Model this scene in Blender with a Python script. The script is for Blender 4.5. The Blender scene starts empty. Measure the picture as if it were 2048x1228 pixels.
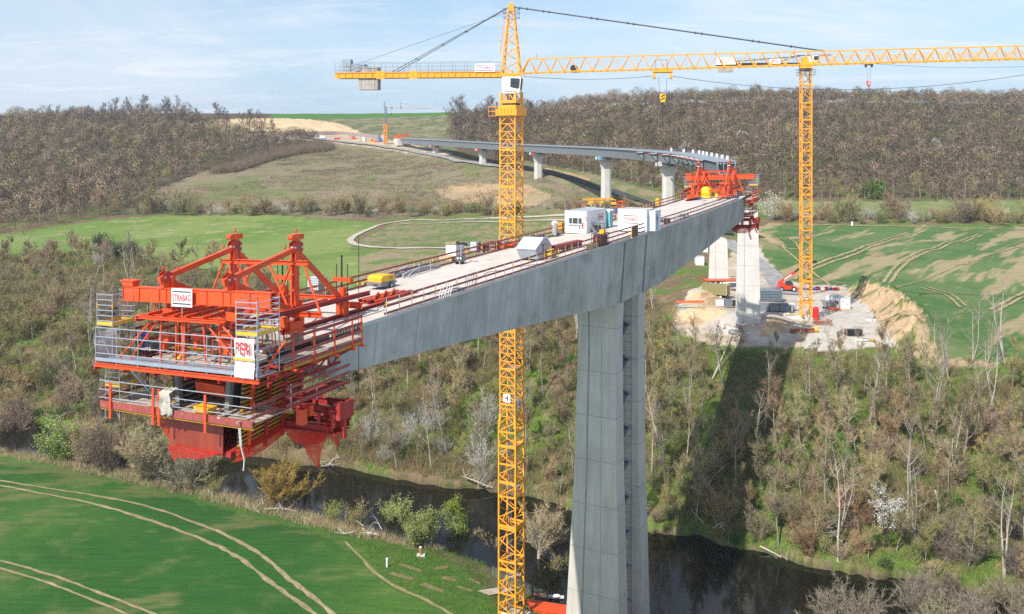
import bpy, math, random
import numpy as np
from mathutils import Vector, Matrix

# ------------------------------------------------------------------ camera, sky, sun
SC = bpy.context.scene
COL = SC.collection
F, YH, CZ = 1800.0, 290.0, 60.0
cam = bpy.data.cameras.new('camera')
cam.sensor_width = 36.0
cam.lens = 36.0 * F / 2048
cam.shift_y = -(614 - YH) / 2048
cam.clip_start = 1.0
cam.clip_end = 6000
camo = bpy.data.objects.new('camera', cam)
COL.objects.link(camo)
camo.location = (0, 0, CZ)
camo.rotation_euler = (math.radians(90), 0, 0)
SC.camera = camo
SC.view_settings.view_transform = 'Standard'
SC.view_settings.look = 'None'
SC.view_settings.exposure = 0.39
SC.view_settings.gamma = 1.0
SC.cycles.max_bounces = 6
SC.cycles.transparent_max_bounces = 12
SC.cycles.use_denoising = False
SC.cycles.sample_clamp_indirect = 3.0

SUN_EL = math.radians(45)
SUN_H = (-0.579, -0.815)
w = bpy.data.worlds.new('World')
SC.world = w
w.use_nodes = True
nt = w.node_tree
nt.nodes.clear()


def N(tree, typ, **kw):
    n = tree.nodes.new(typ)
    for k, v in kw.items():
        if k.startswith('i_'):
            key = k[2:]
            key = int(key) if key.isdigit() else key.replace('_', ' ')
            n.inputs[key].default_value = v
        else:
            setattr(n, k, v)
    return n


def build_world():
    L = nt.links.new
    out = N(nt, 'ShaderNodeOutputWorld')
    bg = N(nt, 'ShaderNodeBackground', i_Strength=0.115)
    sky = N(nt, 'ShaderNodeTexSky', sky_type='NISHITA', sun_disc=False, sun_elevation=SUN_EL,
            sun_rotation=math.atan2(SUN_H[0], SUN_H[1]), altitude=150, air_density=1.0, dust_density=0.6, ozone_density=1.5)
    tc = N(nt, 'ShaderNodeTexCoord')
    sep = N(nt, 'ShaderNodeSeparateXYZ')
    L(tc.outputs['Generated'], sep.inputs[0])
    add = N(nt, 'ShaderNodeMath', operation='ADD', i_1=0.10)
    mx = N(nt, 'ShaderNodeMath', operation='MAXIMUM', i_1=0.0)
    L(sep.outputs['Z'], mx.inputs[0])
    L(mx.outputs[0], add.inputs[0])
    dx = N(nt, 'ShaderNodeMath', operation='DIVIDE')
    dy = N(nt, 'ShaderNodeMath', operation='DIVIDE')
    L(sep.outputs['X'], dx.inputs[0]); L(add.outputs[0], dx.inputs[1])
    L(sep.outputs['Y'], dy.inputs[0]); L(add.outputs[0], dy.inputs[1])
    cmb = N(nt, 'ShaderNodeCombineXYZ')
    L(dx.outputs[0], cmb.inputs[0]); L(dy.outputs[0], cmb.inputs[1])

    def layer(scale, sx, sy, rot, detail, rough, lo, hi, dist):
        mp = N(nt, 'ShaderNodeMapping')
        mp.inputs['Scale'].default_value = (sx, sy, 1)
        mp.inputs['Rotation'].default_value = (0, 0, rot)
        L(cmb.outputs[0], mp.inputs['Vector'])
        nz = N(nt, 'ShaderNodeTexNoise', i_Scale=scale, i_Detail=detail, i_Roughness=rough, i_Distortion=dist)
        L(mp.outputs[0], nz.inputs['Vector'])
        r = N(nt, 'ShaderNodeMapRange', i_1=lo, i_2=hi, interpolation_type='SMOOTHSTEP')
        L(nz.outputs['Fac'], r.inputs[0])
        return r
    a = layer(0.42, 1.0, 0.62, 0.35, 7, 0.62, 0.36, 0.74, 0.6)
    b = layer(1.3, 0.5, 1.25, -0.5, 9, 0.68, 0.46, 0.72, 0.9)
    mm = N(nt, 'ShaderNodeMath', operation='MULTIPLY', i_1=0.55)
    L(b.outputs[0], mm.inputs[0])
    m2 = N(nt, 'ShaderNodeMath', operation='MULTIPLY', i_1=0.72)
    L(a.outputs[0], m2.inputs[0])
    sm = N(nt, 'ShaderNodeMath', operation='ADD', use_clamp=True)
    L(mm.outputs[0], sm.inputs[0]); L(m2.outputs[0], sm.inputs[1])
    mul = N(nt, 'ShaderNodeMath', operation='MULTIPLY', i_1=0.9)
    L(sm.outputs[0], mul.inputs[0])
    hz = N(nt, 'ShaderNodeMapRange', i_1=0.0, i_2=0.20, i_3=0.85, i_4=0.0, interpolation_type='SMOOTHSTEP')
    L(sep.outputs['Z'], hz.inputs[0])
    mh = N(nt, 'ShaderNodeMix', data_type='RGBA')
    L(hz.outputs[0], mh.inputs['Factor'])
    L(sky.outputs[0], mh.inputs['A'])
    mh.inputs['B'].default_value = (2.9, 4.2, 5.9, 1)
    mix = N(nt, 'ShaderNodeMix', data_type='RGBA')
    L(mul.outputs[0], mix.inputs['Factor'])
    L(mh.outputs['Result'], mix.inputs['A'])
    mix.inputs['B'].default_value = (6.2, 6.5, 7.0, 1)
    L(mix.outputs['Result'], bg.inputs['Color'])
    L(bg.outputs[0], out.inputs[0])


build_world()
sl = bpy.data.lights.new('sun', 'SUN')
sl.energy = 4.6
sl.angle = math.radians(0.53)
sl.color = (1.0, 0.945, 0.86)
slo = bpy.data.objects.new('sun', sl)
COL.objects.link(slo)
slo.location = (-60, -80, 200)
SDIR = Vector((SUN_H[0] * math.cos(SUN_EL), SUN_H[1] * math.cos(SUN_EL), math.sin(SUN_EL)))
slo.rotation_euler = SDIR.to_track_quat('Z', 'Y').to_euler()

# ------------------------------------------------------------------ materials
MATS = {}


def mat(name, col, rough=0.65, metal=0.0, var=0.18, scale=1.5, bump=0.0, streak=0.0, dirt=None, objvar=0.0, spec=0.4, trans=0.0):
    """Principled paint/stone/bark with procedural wear: two noise octaves vary the colour, an optional dirt colour sits in patches"""
    if name in MATS:
        return MATS[name]
    m = bpy.data.materials.new(name)
    m.use_nodes = True
    t = m.node_tree
    t.nodes.clear()
    L = t.links.new
    out = N(t, 'ShaderNodeOutputMaterial')
    p = N(t, 'ShaderNodeBsdfPrincipled', i_Roughness=rough, i_Metallic=metal)
    p.inputs['Specular IOR Level'].default_value = spec
    L(p.outputs[0], out.inputs[0])
    g = N(t, 'ShaderNodeNewGeometry')
    nz = N(t, 'ShaderNodeTexNoise', i_Scale=scale, i_Detail=6.0, i_Roughness=0.62)
    L(g.outputs['Position'], nz.inputs['Vector'])
    mr = N(t, 'ShaderNodeMapRange', i_1=0.28, i_2=0.72, i_3=1 - var, i_4=1 + var * 0.8)
    L(nz.outputs['Fac'], mr.inputs[0])
    fac = mr.outputs[0]
    if streak:
        mp = N(t, 'ShaderNodeMapping')
        mp.inputs['Scale'].default_value = (1.6, 1.6, 0.12)
        L(g.outputs['Position'], mp.inputs['Vector'])
        n2 = N(t, 'ShaderNodeTexNoise', i_Scale=1.3, i_Detail=5.0, i_Roughness=0.6)
        L(mp.outputs[0], n2.inputs['Vector'])
        r2 = N(t, 'ShaderNodeMapRange', i_1=0.3, i_2=0.7, i_3=1 - streak, i_4=1 + streak * 0.6)
        L(n2.outputs['Fac'], r2.inputs[0])
        mu = N(t, 'ShaderNodeMath', operation='MULTIPLY')
        L(fac, mu.inputs[0]); L(r2.outputs[0], mu.inputs[1])
        fac = mu.outputs[0]
    if objvar:
        oi = N(t, 'ShaderNodeObjectInfo')
        r3 = N(t, 'ShaderNodeMapRange', i_3=1 - objvar, i_4=1 + objvar)
        L(oi.outputs['Random'], r3.inputs[0])
        mu = N(t, 'ShaderNodeMath', operation='MULTIPLY')
        L(fac, mu.inputs[0]); L(r3.outputs[0], mu.inputs[1])
        fac = mu.outputs[0]
    base = N(t, 'ShaderNodeRGB')
    base.outputs[0].default_value = (*col, 1)
    src = base.outputs[0]
    if objvar:
        hs = N(t, 'ShaderNodeHueSaturation')
        L(src, hs.inputs['Color'])
        oi2 = N(t, 'ShaderNodeObjectInfo')
        wn = N(t, 'ShaderNodeTexWhiteNoise', noise_dimensions='1D')
        L(oi2.outputs['Random'], wn.inputs['W'])
        r4 = N(t, 'ShaderNodeMapRange', i_3=0.5 - objvar * 0.09, i_4=0.5 + objvar * 0.16)
        L(wn.outputs['Value'], r4.inputs[0])
        L(r4.outputs[0], hs.inputs['Hue'])
        r5 = N(t, 'ShaderNodeMapRange', i_3=0.7, i_4=1.25)
        L(wn.outputs['Color'], r5.inputs[0])
        L(r5.outputs[0], hs.inputs['Saturation'])
        src = hs.outputs[0]
    if dirt:
        n3 = N(t, 'ShaderNodeTexNoise', i_Scale=dirt[1], i_Detail=8.0, i_Roughness=0.7)
        L(g.outputs['Position'], n3.inputs['Vector'])
        r6 = N(t, 'ShaderNodeMapRange', i_1=dirt[2], i_2=dirt[2] + 0.14, interpolation_type='SMOOTHSTEP')
        L(n3.outputs['Fac'], r6.inputs[0])
        mm = N(t, 'ShaderNodeMath', operation='MULTIPLY', i_1=dirt[3] if len(dirt) > 3 else 0.8)
        L(r6.outputs[0], mm.inputs[0])
        mx = N(t, 'ShaderNodeMix', data_type='RGBA')
        L(mm.outputs[0], mx.inputs['Factor'])
        L(src, mx.inputs['A'])
        mx.inputs['B'].default_value = (*dirt[0], 1)
        src = mx.outputs['Result']
    vm = N(t, 'ShaderNodeVectorMath', operation='SCALE')
    L(src, vm.inputs[0]); L(fac, vm.inputs['Scale'])
    L(vm.outputs[0], p.inputs['Base Color'])
    if bump:
        bn = N(t, 'ShaderNodeBump', i_Strength=min(1.0, bump), i_Distance=0.05)
        L(nz.outputs['Fac'], bn.inputs['Height'])
        L(bn.outputs[0], p.inputs['Normal'])
    if trans:
        tr = N(t, 'ShaderNodeBsdfTranslucent')
        L(vm.outputs[0], tr.inputs['Color'])
        ms = N(t, 'ShaderNodeMixShader', i_0=trans)
        L(p.outputs[0], ms.inputs[1]); L(tr.outputs[0], ms.inputs[2])
        L(ms.outputs[0], out.inputs[0])
    MATS[name] = m
    return m


orange = mat('orange paint', (0.74, 0.088, 0.018), 0.45, var=0.14, scale=2.2, dirt=((0.50, 0.24, 0.15), 2.6, 0.60, 0.55))
darkred = mat('dark red formwork paint', (0.36, 0.03, 0.022), 0.6, var=0.25, scale=2.5, dirt=((0.20, 0.13, 0.09), 2.0, 0.58))
redwood = mat('red coated boards', (0.33, 0.075, 0.06), 0.7, var=0.25, scale=3.0, dirt=((0.42, 0.34, 0.28), 2.4, 0.58))
craney = mat('crane yellow paint', (0.86, 0.365, 0.03), 0.45, var=0.10, scale=1.4, dirt=((0.5, 0.2, 0.02), 1.6, 0.62, 0.5))
yellow = mat('yellow paint', (0.80, 0.46, 0.025), 0.5, var=0.12, scale=3.0, dirt=((0.35, 0.24, 0.08), 3.0, 0.6, 0.6))
galv = mat('galvanised steel', (0.46, 0.50, 0.54), 0.4, metal=0.55, var=0.15, scale=4.0)
steelg = mat('grey steel', (0.20, 0.23, 0.26), 0.5, metal=0.3, var=0.2, scale=2.0)
darkst = mat('dark steel', (0.035, 0.037, 0.042), 0.5, metal=0.3, var=0.3, scale=3.0)
cable = mat('steel cable', (0.10, 0.115, 0.13), 0.5, metal=0.4, var=0.2, scale=2.0)
white = mat('white paint', (0.80, 0.80, 0.79), 0.45, var=0.06, scale=1.2, dirt=((0.52, 0.48, 0.42), 1.2, 0.66, 0.5))
whitec = mat('white tarpaulin', (0.70, 0.69, 0.66), 0.75, var=0.08, scale=2.0, dirt=((0.5, 0.47, 0.42), 1.5, 0.62, 0.5))
signred = mat('sign red', (0.62, 0.02, 0.02), 0.5, var=0.04)
signblk = mat('sign black', (0.02, 0.02, 0.022), 0.5, var=0.05)
bluep = mat('blue fabric', (0.03, 0.10, 0.36), 0.8, var=0.15, scale=6)
concrete = mat('deck concrete', (0.58, 0.53, 0.475), 0.85, var=0.16, scale=0.45, bump=0.2, dirt=((0.36, 0.32, 0.27), 0.35, 0.56, 0.6))
webconc = mat('girder concrete', (0.43, 0.43, 0.385), 0.8, var=0.24, scale=0.30, bump=0.06, streak=0.16, dirt=((0.22, 0.24, 0.225), 0.20, 0.54, 0.7))
pierconc = mat('pier concrete', (0.54, 0.51, 0.445), 0.8, var=0.12, scale=0.3, bump=0.05, streak=0.13, dirt=((0.36, 0.34, 0.30), 0.35, 0.60, 0.5))
paleconc = mat('pale concrete', (0.60, 0.58, 0.54), 0.8, var=0.08, scale=0.4, bump=0.05, streak=0.08)
joint = mat('dark joint line', (0.30, 0.295, 0.275), 0.9, var=0.2, scale=1.0)  # dark colour of joints, grooves and tie plugs
darkconc = mat('dark concrete strip', (0.19, 0.195, 0.185), 0.8, var=0.2, scale=0.6, streak=0.2)  # darker concrete of the web strips above the pier legs
black = mat('black rubber', (0.018, 0.018, 0.02), 0.7, var=0.3, scale=4)
glass = mat('dark glass', (0.03, 0.037, 0.045), 0.08, var=0.1, spec=0.9)
timber = mat('timber', (0.36, 0.25, 0.14), 0.8, var=0.25, scale=3.0)
plank = mat('weathered planks', (0.44, 0.37, 0.30), 0.85, var=0.28, scale=2.5, dirt=((0.25, 0.2, 0.16), 2.0, 0.55, 0.8))
ywood = mat('yellow formwork beams', (0.46, 0.23, 0.02), 0.7, var=0.3, scale=2.5)
slategrey = mat('grey blue steel plate', (0.25, 0.29, 0.33), 0.5, var=0.10, scale=0.6, streak=0.08)
netred = None

# ------------------------------------------------------------------ mesh helpers


class MB:
    """collects quads and tubes; build() links them as one mesh object"""

    def __init__(self):
        self.v = []; self.f = []; self.mi = []; self.cur = 0

    def add(self, vs, fs):
        o = len(self.v)
        self.v.extend([tuple(x) for x in vs])
        for q in fs:
            self.f.append(tuple(i + o for i in q)); self.mi.append(self.cur)
        return self

    def hexa(self, c):
        """eight corners: bottom ring 0-3, top ring 4-7"""
        return self.add(c, [(3, 2, 1, 0), (4, 5, 6, 7), (0, 1, 5, 4), (1, 2, 6, 5), (2, 3, 7, 6), (3, 0, 4, 7)])

    def box(self, c, sx, sy, sz, rz=0.0, up=(0, 0, 1)):
        c = Vector(c)
        a = Vector((math.cos(rz), math.sin(rz), 0)) * sx / 2
        b = Vector((-math.sin(rz), math.cos(rz), 0)) * sy / 2
        z = Vector((0, 0, sz / 2))
        return self.hexa([c - a - b - z, c + a - b - z, c + a + b - z, c - a + b - z, c - a - b + z, c + a - b + z, c + a + b + z, c - a + b + z])

    def bar(self, a, b, w, h=None, up=(0, 0, 1)):
        a = Vector(a); b = Vector(b)
        h = w if h is None else h
        d = (b - a)
        if d.length < 1e-6:
            return self
        d.normalize()
        u = Vector(up)
        s = d.cross(u)
        if s.length < 1e-3:
            s = d.cross(Vector((1, 0, 0)))
        s.normalize()
        t = s.cross(d).normalized()
        s = s * w / 2; t = t * h / 2
        return self.hexa([a - s - t, a + s - t, b + s - t, b - s - t, a - s + t, a + s + t, b + s + t, b - s + t])

    def ibeam(self, a, b, w, h, tf=0.03, tw=0.025, up=(0, 0, 1)):
        a = Vector(a); b = Vector(b); u = Vector(up).normalized()
        self.bar(a + u * (h / 2 - tf / 2), b + u * (h / 2 - tf / 2), w, tf, up)
        self.bar(a - u * (h / 2 - tf / 2), b - u * (h / 2 - tf / 2), w, tf, up)
        self.bar(a, b, tw, h - 2 * tf, up)
        return self

    def tube(self, a, b, r, n=6, r2=None, cap=True):
        a = Vector(a); b = Vector(b)
        r2 = r if r2 is None else r2
        d = b - a
        if d.length < 1e-6:
            return self
        d.normalize()
        s = d.cross(Vector((0, 0, 1)))
        if s.length < 1e-3:
            s = Vector((1, 0, 0))
        s.normalize()
        t = d.cross(s)
        vs = []
        for k in range(n):
            an = 2 * math.pi * k / n
            vs.append(a + (s * math.cos(an) + t * math.sin(an)) * r)
        for k in range(n):
            an = 2 * math.pi * k / n
            vs.append(b + (s * math.cos(an) + t * math.sin(an)) * r2)
        fs = [(k, (k + 1) % n, n + (k + 1) % n, n + k) for k in range(n)]
        if cap:
            fs.append(tuple(range(n - 1, -1, -1))); fs.append(tuple(range(n, 2 * n)))
        return self.add(vs, fs)

    def path(self, pts, r, n=5):
        for a, b in zip(pts[:-1], pts[1:]):
            self.tube(a, b, r, n)
        return self

    def prism(self, poly, off):
        """closed polygon (3-D points) pushed along the vector off"""
        off = Vector(off)
        n = len(poly)
        p = [Vector(x) for x in poly]
        vs = p + [x + off for x in p]
        fs = [tuple(range(n - 1, -1, -1)), tuple(range(n, 2 * n))] + [(k, (k + 1) % n, n + (k + 1) % n, n + k) for k in range(n)]
        return self.add(vs, fs)

    def ball(self, c, rx, ry, rz, n=10, m=7):
        c = Vector(c)
        vs = []
        for j in range(m + 1):
            th = math.pi * j / m
            for i in range(n):
                ph = 2 * math.pi * i / n
                vs.append(c + Vector((rx * math.sin(th) * math.cos(ph), ry * math.sin(th) * math.sin(ph), rz * math.cos(th))))
        fs = []
        for j in range(m):
            for i in range(n):
                fs.append((j * n + i, (j + 1) * n + i, (j + 1) * n + (i + 1) % n, j * n + (i + 1) % n))
        return self.add(vs, fs)

    def build(self, name, m, parent=None, smooth=False):
        me = bpy.data.meshes.new(name)
        me.from_pydata(self.v, [], self.f)
        ms = m if isinstance(m, (list, tuple)) else [m]
        for x in ms:
            me.materials.append(x)
        if len(ms) > 1:
            me.polygons.foreach_set('material_index', self.mi)
        if smooth:
            me.polygons.foreach_set('use_smooth', [True] * len(me.polygons))
        me.update()
        ob = bpy.data.objects.new(name, me)
        COL.objects.link(ob)
        if parent is not None:
            ob.parent = parent
        return ob


def tag(o, label=None, cat=None, group=None, kind=None):
    if label: o['label'] = label
    if cat: o['category'] = cat
    if group: o['group'] = group
    if kind: o['kind'] = kind
    return o


def thing(name, label, cat, group=None, loc=(0, 0, 0), rz=0.0):
    o = bpy.data.objects.new(name, None)
    COL.objects.link(o)
    o.empty_display_size = 0.5
    o.location = loc
    o.rotation_euler = (0, 0, rz)
    return tag(o, label, cat, group)


def recentre(root):
    """move a thing's Empty from the world origin to its own base without moving its parts"""
    lo = Vector((1e9, 1e9, 1e9)); hi = -lo
    kids = list(root.children)
    for k in kids:
        if k.type == 'MESH':
            a = np.empty(len(k.data.vertices) * 3); k.data.vertices.foreach_get('co', a); a = a.reshape(-1, 3)
            if len(a):
                lo = Vector([min(lo[i], a[:, i].min()) for i in range(3)]); hi = Vector([max(hi[i], a[:, i].max()) for i in range(3)])
    base = Vector(((lo.x + hi.x) / 2, (lo.y + hi.y) / 2, lo.z))
    root.location = base

    def shift(o):
        if o.type == 'MESH':
            o.data.transform(Matrix.Translation(-base))
        for c in o.children:
            shift(c)
    for k in kids:
        shift(k)
    return root


def copy_tree(o, parent=None):
    c = o.copy()
    COL.objects.link(c)
    if parent is not None:
        c.parent = parent
    for ch in list(o.children):
        copy_tree(ch, c)
    return c


def W(px, py, Y):
    return Vector(((px - 1024) / F * Y, Y, CZ - (py - YH) / F * Y))


def text_mesh(name, s, size, mtl, parent, origin, xdir, updir, depth=0.012, squash=1.0, fit=None):
    """raised lettering whose baseline starts at origin and runs along xdir"""
    cu = bpy.data.curves.new(name, 'FONT')
    cu.body = s
    cu.size = size
    cu.extrude = depth
    cu.resolution_u = 3
    tmp = bpy.data.objects.new(name, cu)
    COL.objects.link(tmp)
    bpy.context.view_layer.update()
    me = bpy.data.meshes.new_from_object(tmp.evaluated_get(bpy.context.evaluated_depsgraph_get()))
    bpy.data.objects.remove(tmp)
    x = Vector(xdir).normalized(); u = Vector(updir).normalized(); n = x.cross(u)
    a = np.empty(len(me.vertices) * 3); me.vertices.foreach_get('co', a); a = a.reshape(-1, 3)
    if fit:
        a[:, 0] -= a[:, 0].min()
        a[:, 0] *= fit[0] / a[:, 0].max()
        a[:, 1] -= a[:, 1].min()
        a[:, 1] *= fit[1] / a[:, 1].max()
    else:
        a[:, 0] *= squash
    o = np.array(origin)
    b = o + a[:, :1] * np.array(x) + a[:, 1:2] * np.array(u) + a[:, 2:3] * np.array(n)
    me.vertices.foreach_set('co', b.ravel())
    me.materials.clear()
    me.materials.append(mtl)
    me.update()
    ob = bpy.data.objects.new(name, me)
    COL.objects.link(ob)
    if parent is not None:
        ob.parent = parent
    return ob


# ------------------------------------------------------------------ terrain
def _hash(ix, iy, seed):
    h = (ix.astype(np.int64) * 374761393 + iy.astype(np.int64) * 668265263 + seed * 1442695041) & 0xFFFFFFFF
    h = ((h ^ (h >> 13)) * 1274126177) & 0xFFFFFFFF
    return ((h ^ (h >> 16)) & 0xFFFF) / 65535.0


def vnoise(x, y, seed=0):
    x = np.asarray(x, float); y = np.asarray(y, float)
    ix = np.floor(x); iy = np.floor(y)
    fx = x - ix; fy = y - iy
    fx = fx * fx * (3 - 2 * fx); fy = fy * fy * (3 - 2 * fy)
    a = _hash(ix, iy, seed); b = _hash(ix + 1, iy, seed); c = _hash(ix, iy + 1, seed); d = _hash(ix + 1, iy + 1, seed)
    return (a * (1 - fx) + b * fx) * (1 - fy) + (c * (1 - fx) + d * fx) * fy


def fbm(x, y, seed=0, oct=4, rough=0.55):
    s = 0; a = 1; t = 0
    for k in range(oct):
        s = s + a * vnoise(x * 2 ** k + 17.3 * k, y * 2 ** k - 9.1 * k, seed + k); t += a; a *= rough
    return s / t


def in_poly(x, y, poly):
    x = np.asarray(x); y = np.asarray(y)
    r = np.zeros(x.shape, bool)
    n = len(poly)
    for i in range(n):
        x1, y1 = poly[i]; x2, y2 = poly[(i + 1) % n]
        if y1 == y2:
            continue
        c = ((y1 > y) != (y2 > y)) & (x < (x2 - x1) * (y - y1) / (y2 - y1) + x1)
        r ^= c
    return r


# terrain control points: (bearing as photo column, distance, depth below the camera)
CTRL = []


def cp(px, Y, d): CTRL.append((px, Y, d))


def cg(px, py, d): CTRL.append((px, F * d / (py - YH), d))


for px in (-900, -400, 0, 400, 800, 1200, 1700, 2300, 2900):
    cp(px, 45, 54); cp(px, 75, 54 if px < 1300 else 55.5)
for px, Y in ((-400, 150), (0, 150), (300, 138), (640, 124), (300, 115), (640, 105), (-400, 110), (0, 115)):
    cp(px, Y, 54)
cp(1000, 108, 55.3); cp(1060, 104, 55.3); cp(900, 112, 54.6)
FOOT = [(-900, 195), (-400, 188), (0, 182), (100, 180), (300, 170), (640, 157), (850, 149), (990, 145), (1150, 138), (1310, 129.5), (1400, 128), (1500, 124), (1620, 120), (1830, 115), (2048, 110), (2400, 104), (2900, 98)]
for px, Y in FOOT:
    cp(px, Y, 55)
for px, Y, d in ((1310, 158, 47), (1310, 180, 42), (1500, 140, 48.5), (1500, 158, 42), (1800, 133, 47.5), (1800, 152, 42), (2048, 125, 47.5), (2048, 145, 41.5), (2400, 120, 47), (2400, 140, 41), (2900, 115, 47), (2900, 140, 41)):
    cp(px, Y, d)
for px, py in ((1340, 640), (1420, 685), (1500, 690), (1650, 695), (1780, 695), (1600, 620), (1700, 610), (1500, 560), (1560, 570), (1900, 640), (2048, 640), (2400, 650), (1700, 540), (1900, 540), (2048, 540), (2400, 540), (2900, 560), (1600, 480), (1800, 480), (2048, 480), (2400, 480)):
    cg(px, py, 38)
cg(2048, 722, 38); cg(2400, 735, 38)
for px in (1550, 1800, 2048, 2400, 2900):
    cg(px, 453, 37); cp(px, 440, 33); cp(px, 470, 31.5)
# left slope and terrace
for px, Y, d in ((-400, 235, 49), (0, 230, 48.5), (-400, 300, 43), (300, 220, 46), (300, 175, 54), (0, 300, 42.5), (300, 275, 42), (640, 172, 50), (700, 200, 44), (700, 240, 40.5), (1000, 163, 48), (1000, 190, 41), (1000, 240, 37.5), (1150, 170, 42), (1150, 200, 39), (1250, 240, 37)):
    cp(px, Y, d)
for px, py, d in ((0, 500, 40), (300, 516, 40), (-400, 510, 41), (500, 545, 39.5), (700, 545, 38), (1000, 500, 35.5), (1150, 490, 35.5), (0, 471, 40), (-400, 480, 41), (200, 442, 37.5), (400, 431, 36), (560, 433, 36), (720, 446, 36), (1000, 432, 33.5), (1130, 430, 33), (1290, 430, 31), (1420, 470, 34), (1440, 562, 37)):
    cg(px, py, d)
# meadow hill
for px, Y, d in ((300, 520, 31.8), (150, 560, 28), (0, 520, 33), (-400, 540, 33), (500, 640, 14.2), (560, 520, 30), (650, 740, 0.5), (700, 500, 30.2), (700, 580, 19.3), (820, 640, 12), (800, 720, 1.0), (875, 640, 7.0), (963, 560, 12.6), (1074, 485, 18.9), (1208, 400, 24.9), (1335, 330, 28), (900, 500, 28.5), (1000, 450, 29.5), (1130, 410, 28), (820, 560, 22), (1290, 370, 26), (1420, 330, 29)):
    cp(px, Y, d)
for px, Y, d in ((560, 790, -7.5), (640, 800, -8.0), (720, 790, -5.5), (780, 765, -4.5), (600, 850, -19), (500, 850, -18), (700, 880, -21), (700, 940, -29), (900, 930, -30), (900, 870, -20), (850, 780, -3), (900, 740, 0)):
    cp(px, Y, d)
for px, Y, d in ((-900, 800, -8), (-400, 800, -10), (0, 800, -13), (200, 820, -19), (400, 860, -24), (300, 680, 6), (0, 650, 10), (-400, 650, 10), (480, 760, -4)):
    cp(px, Y, d)
for px, Y, d in ((1050, 620, 5), (1000, 720, -10), (1100, 850, -30), (1250, 560, 10), (1400, 800, -35), (1400, 600, 4), (1600, 600, 4), (1800, 780, -31.5), (1800, 600, 5), (2048, 760, -28), (2048, 600, 6), (2400, 760, -28), (2400, 600, 6), (2900, 760, -28), (2900, 600, 6), (1200, 460, 24), (1400, 480, 22), (1600, 520, 18), (2000, 520, 18)):
    cp(px, Y, d)
for px in (-900, -400, 0, 400, 700, 1000, 1400, 1800, 2300, 2900):
    cp(px, 1300, -38); cp(px, 2300, -45)

_C = np.array(CTRL)


def _tu(px, Y):
    return np.stack([(np.asarray(px) - 1024) / F * 2.2, np.log(np.asarray(Y)) * 2.2], -1)


_A = _tu(_C[:, 0], _C[:, 1])


def _phi(r2):
    return np.where(r2 > 1e-12, 0.5 * r2 * np.log(np.maximum(r2, 1e-12)), 0)


def _fit():
    n = len(_A)
    D = ((_A[:, None] - _A[None]) ** 2).sum(-1)
    K = _phi(D) + np.eye(n) * 0.0015
    Pm = np.concatenate([np.ones((n, 1)), _A], 1)
    M_ = np.zeros((n + 3, n + 3))
    M_[:n, :n] = K; M_[:n, n:] = Pm; M_[n:, :n] = Pm.T
    return np.linalg.solve(M_, np.concatenate([_C[:, 2], np.zeros(3)]))


_Wt = _fit()


def depth_raw(px, Y):
    a = _tu(px, Y)
    sh = a.shape[:-1]
    a = a.reshape(-1, 2)
    out = np.empty(len(a))
    for i in range(0, len(a), 20000):
        b = a[i:i + 20000]
        D = ((b[:, None] - _A[None]) ** 2).sum(-1)
        out[i:i + 20000] = _phi(D) @ _Wt[:len(_A)] + _Wt[-3] + b @ _Wt[-2:]
    return out.reshape(sh)


# river: far bank follows FOOT, near bank given by distance
NEARB = [(-900, 170), (-400, 166), (0, 163), (100, 160), (300, 152), (430, 146), (590, 137), (700, 131.5), (800, 127.5), (880, 125), (1000, 119), (1140, 108), (1250, 98), (1400, 90), (1700, 80), (2048, 74), (2900, 66)]
WATER_D = 56.0


def river_depth(px, Y, d):
    fb = np.interp(px, [a for a, _ in FOOT], [b for _, b in FOOT])
    nb = np.interp(px, [a for a, _ in NEARB], [b for _, b in NEARB])
    wob = (fbm(px * 0.02, Y * 0.0 + 3.3, 5, 3) - 0.5) * 5
    fb = fb + wob
    nb = nb + (fbm(px * 0.03, Y * 0.0 + 8.1, 9, 3) - 0.5) * 3
    ins = np.minimum(Y - nb, fb - Y)
    k = np.clip((ins + 1.0) / 2.4, 0, 1)
    k = k * k * (3 - 2 * k)
    return d * (1 - k) + 58.6 * k


def seg_dist(x, y, pts):
    best = np.full(np.shape(x), 1e9)
    for (x1, y1), (x2, y2) in zip(pts[:-1], pts[1:]):
        dx, dy = x2 - x1, y2 - y1
        t = np.clip(((x - x1) * dx + (y - y1) * dy) / (dx * dx + dy * dy + 1e-9), 0, 1)
        best = np.minimum(best, np.hypot(x - x1 - t * dx, y - y1 - t * dy))
    return best


PX0, PX1, NX = -760.0, 2820.0, 800
LY0, LY1, NY = math.log(56), math.log(2200), 640
gpx = np.linspace(PX0, PX1, NX)
gY = np.exp(np.linspace(LY0, LY1, NY))
GP, GY = np.meshgrid(gpx, gY)
GD = depth_raw(GP, GY)
GX = (GP - 1024) / F * GY
_woods = 1.0


def flat_px(px, py, d):
    Y = F * d / (py - YH)
    return ((px - 1024) / F * Y, Y)


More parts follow.
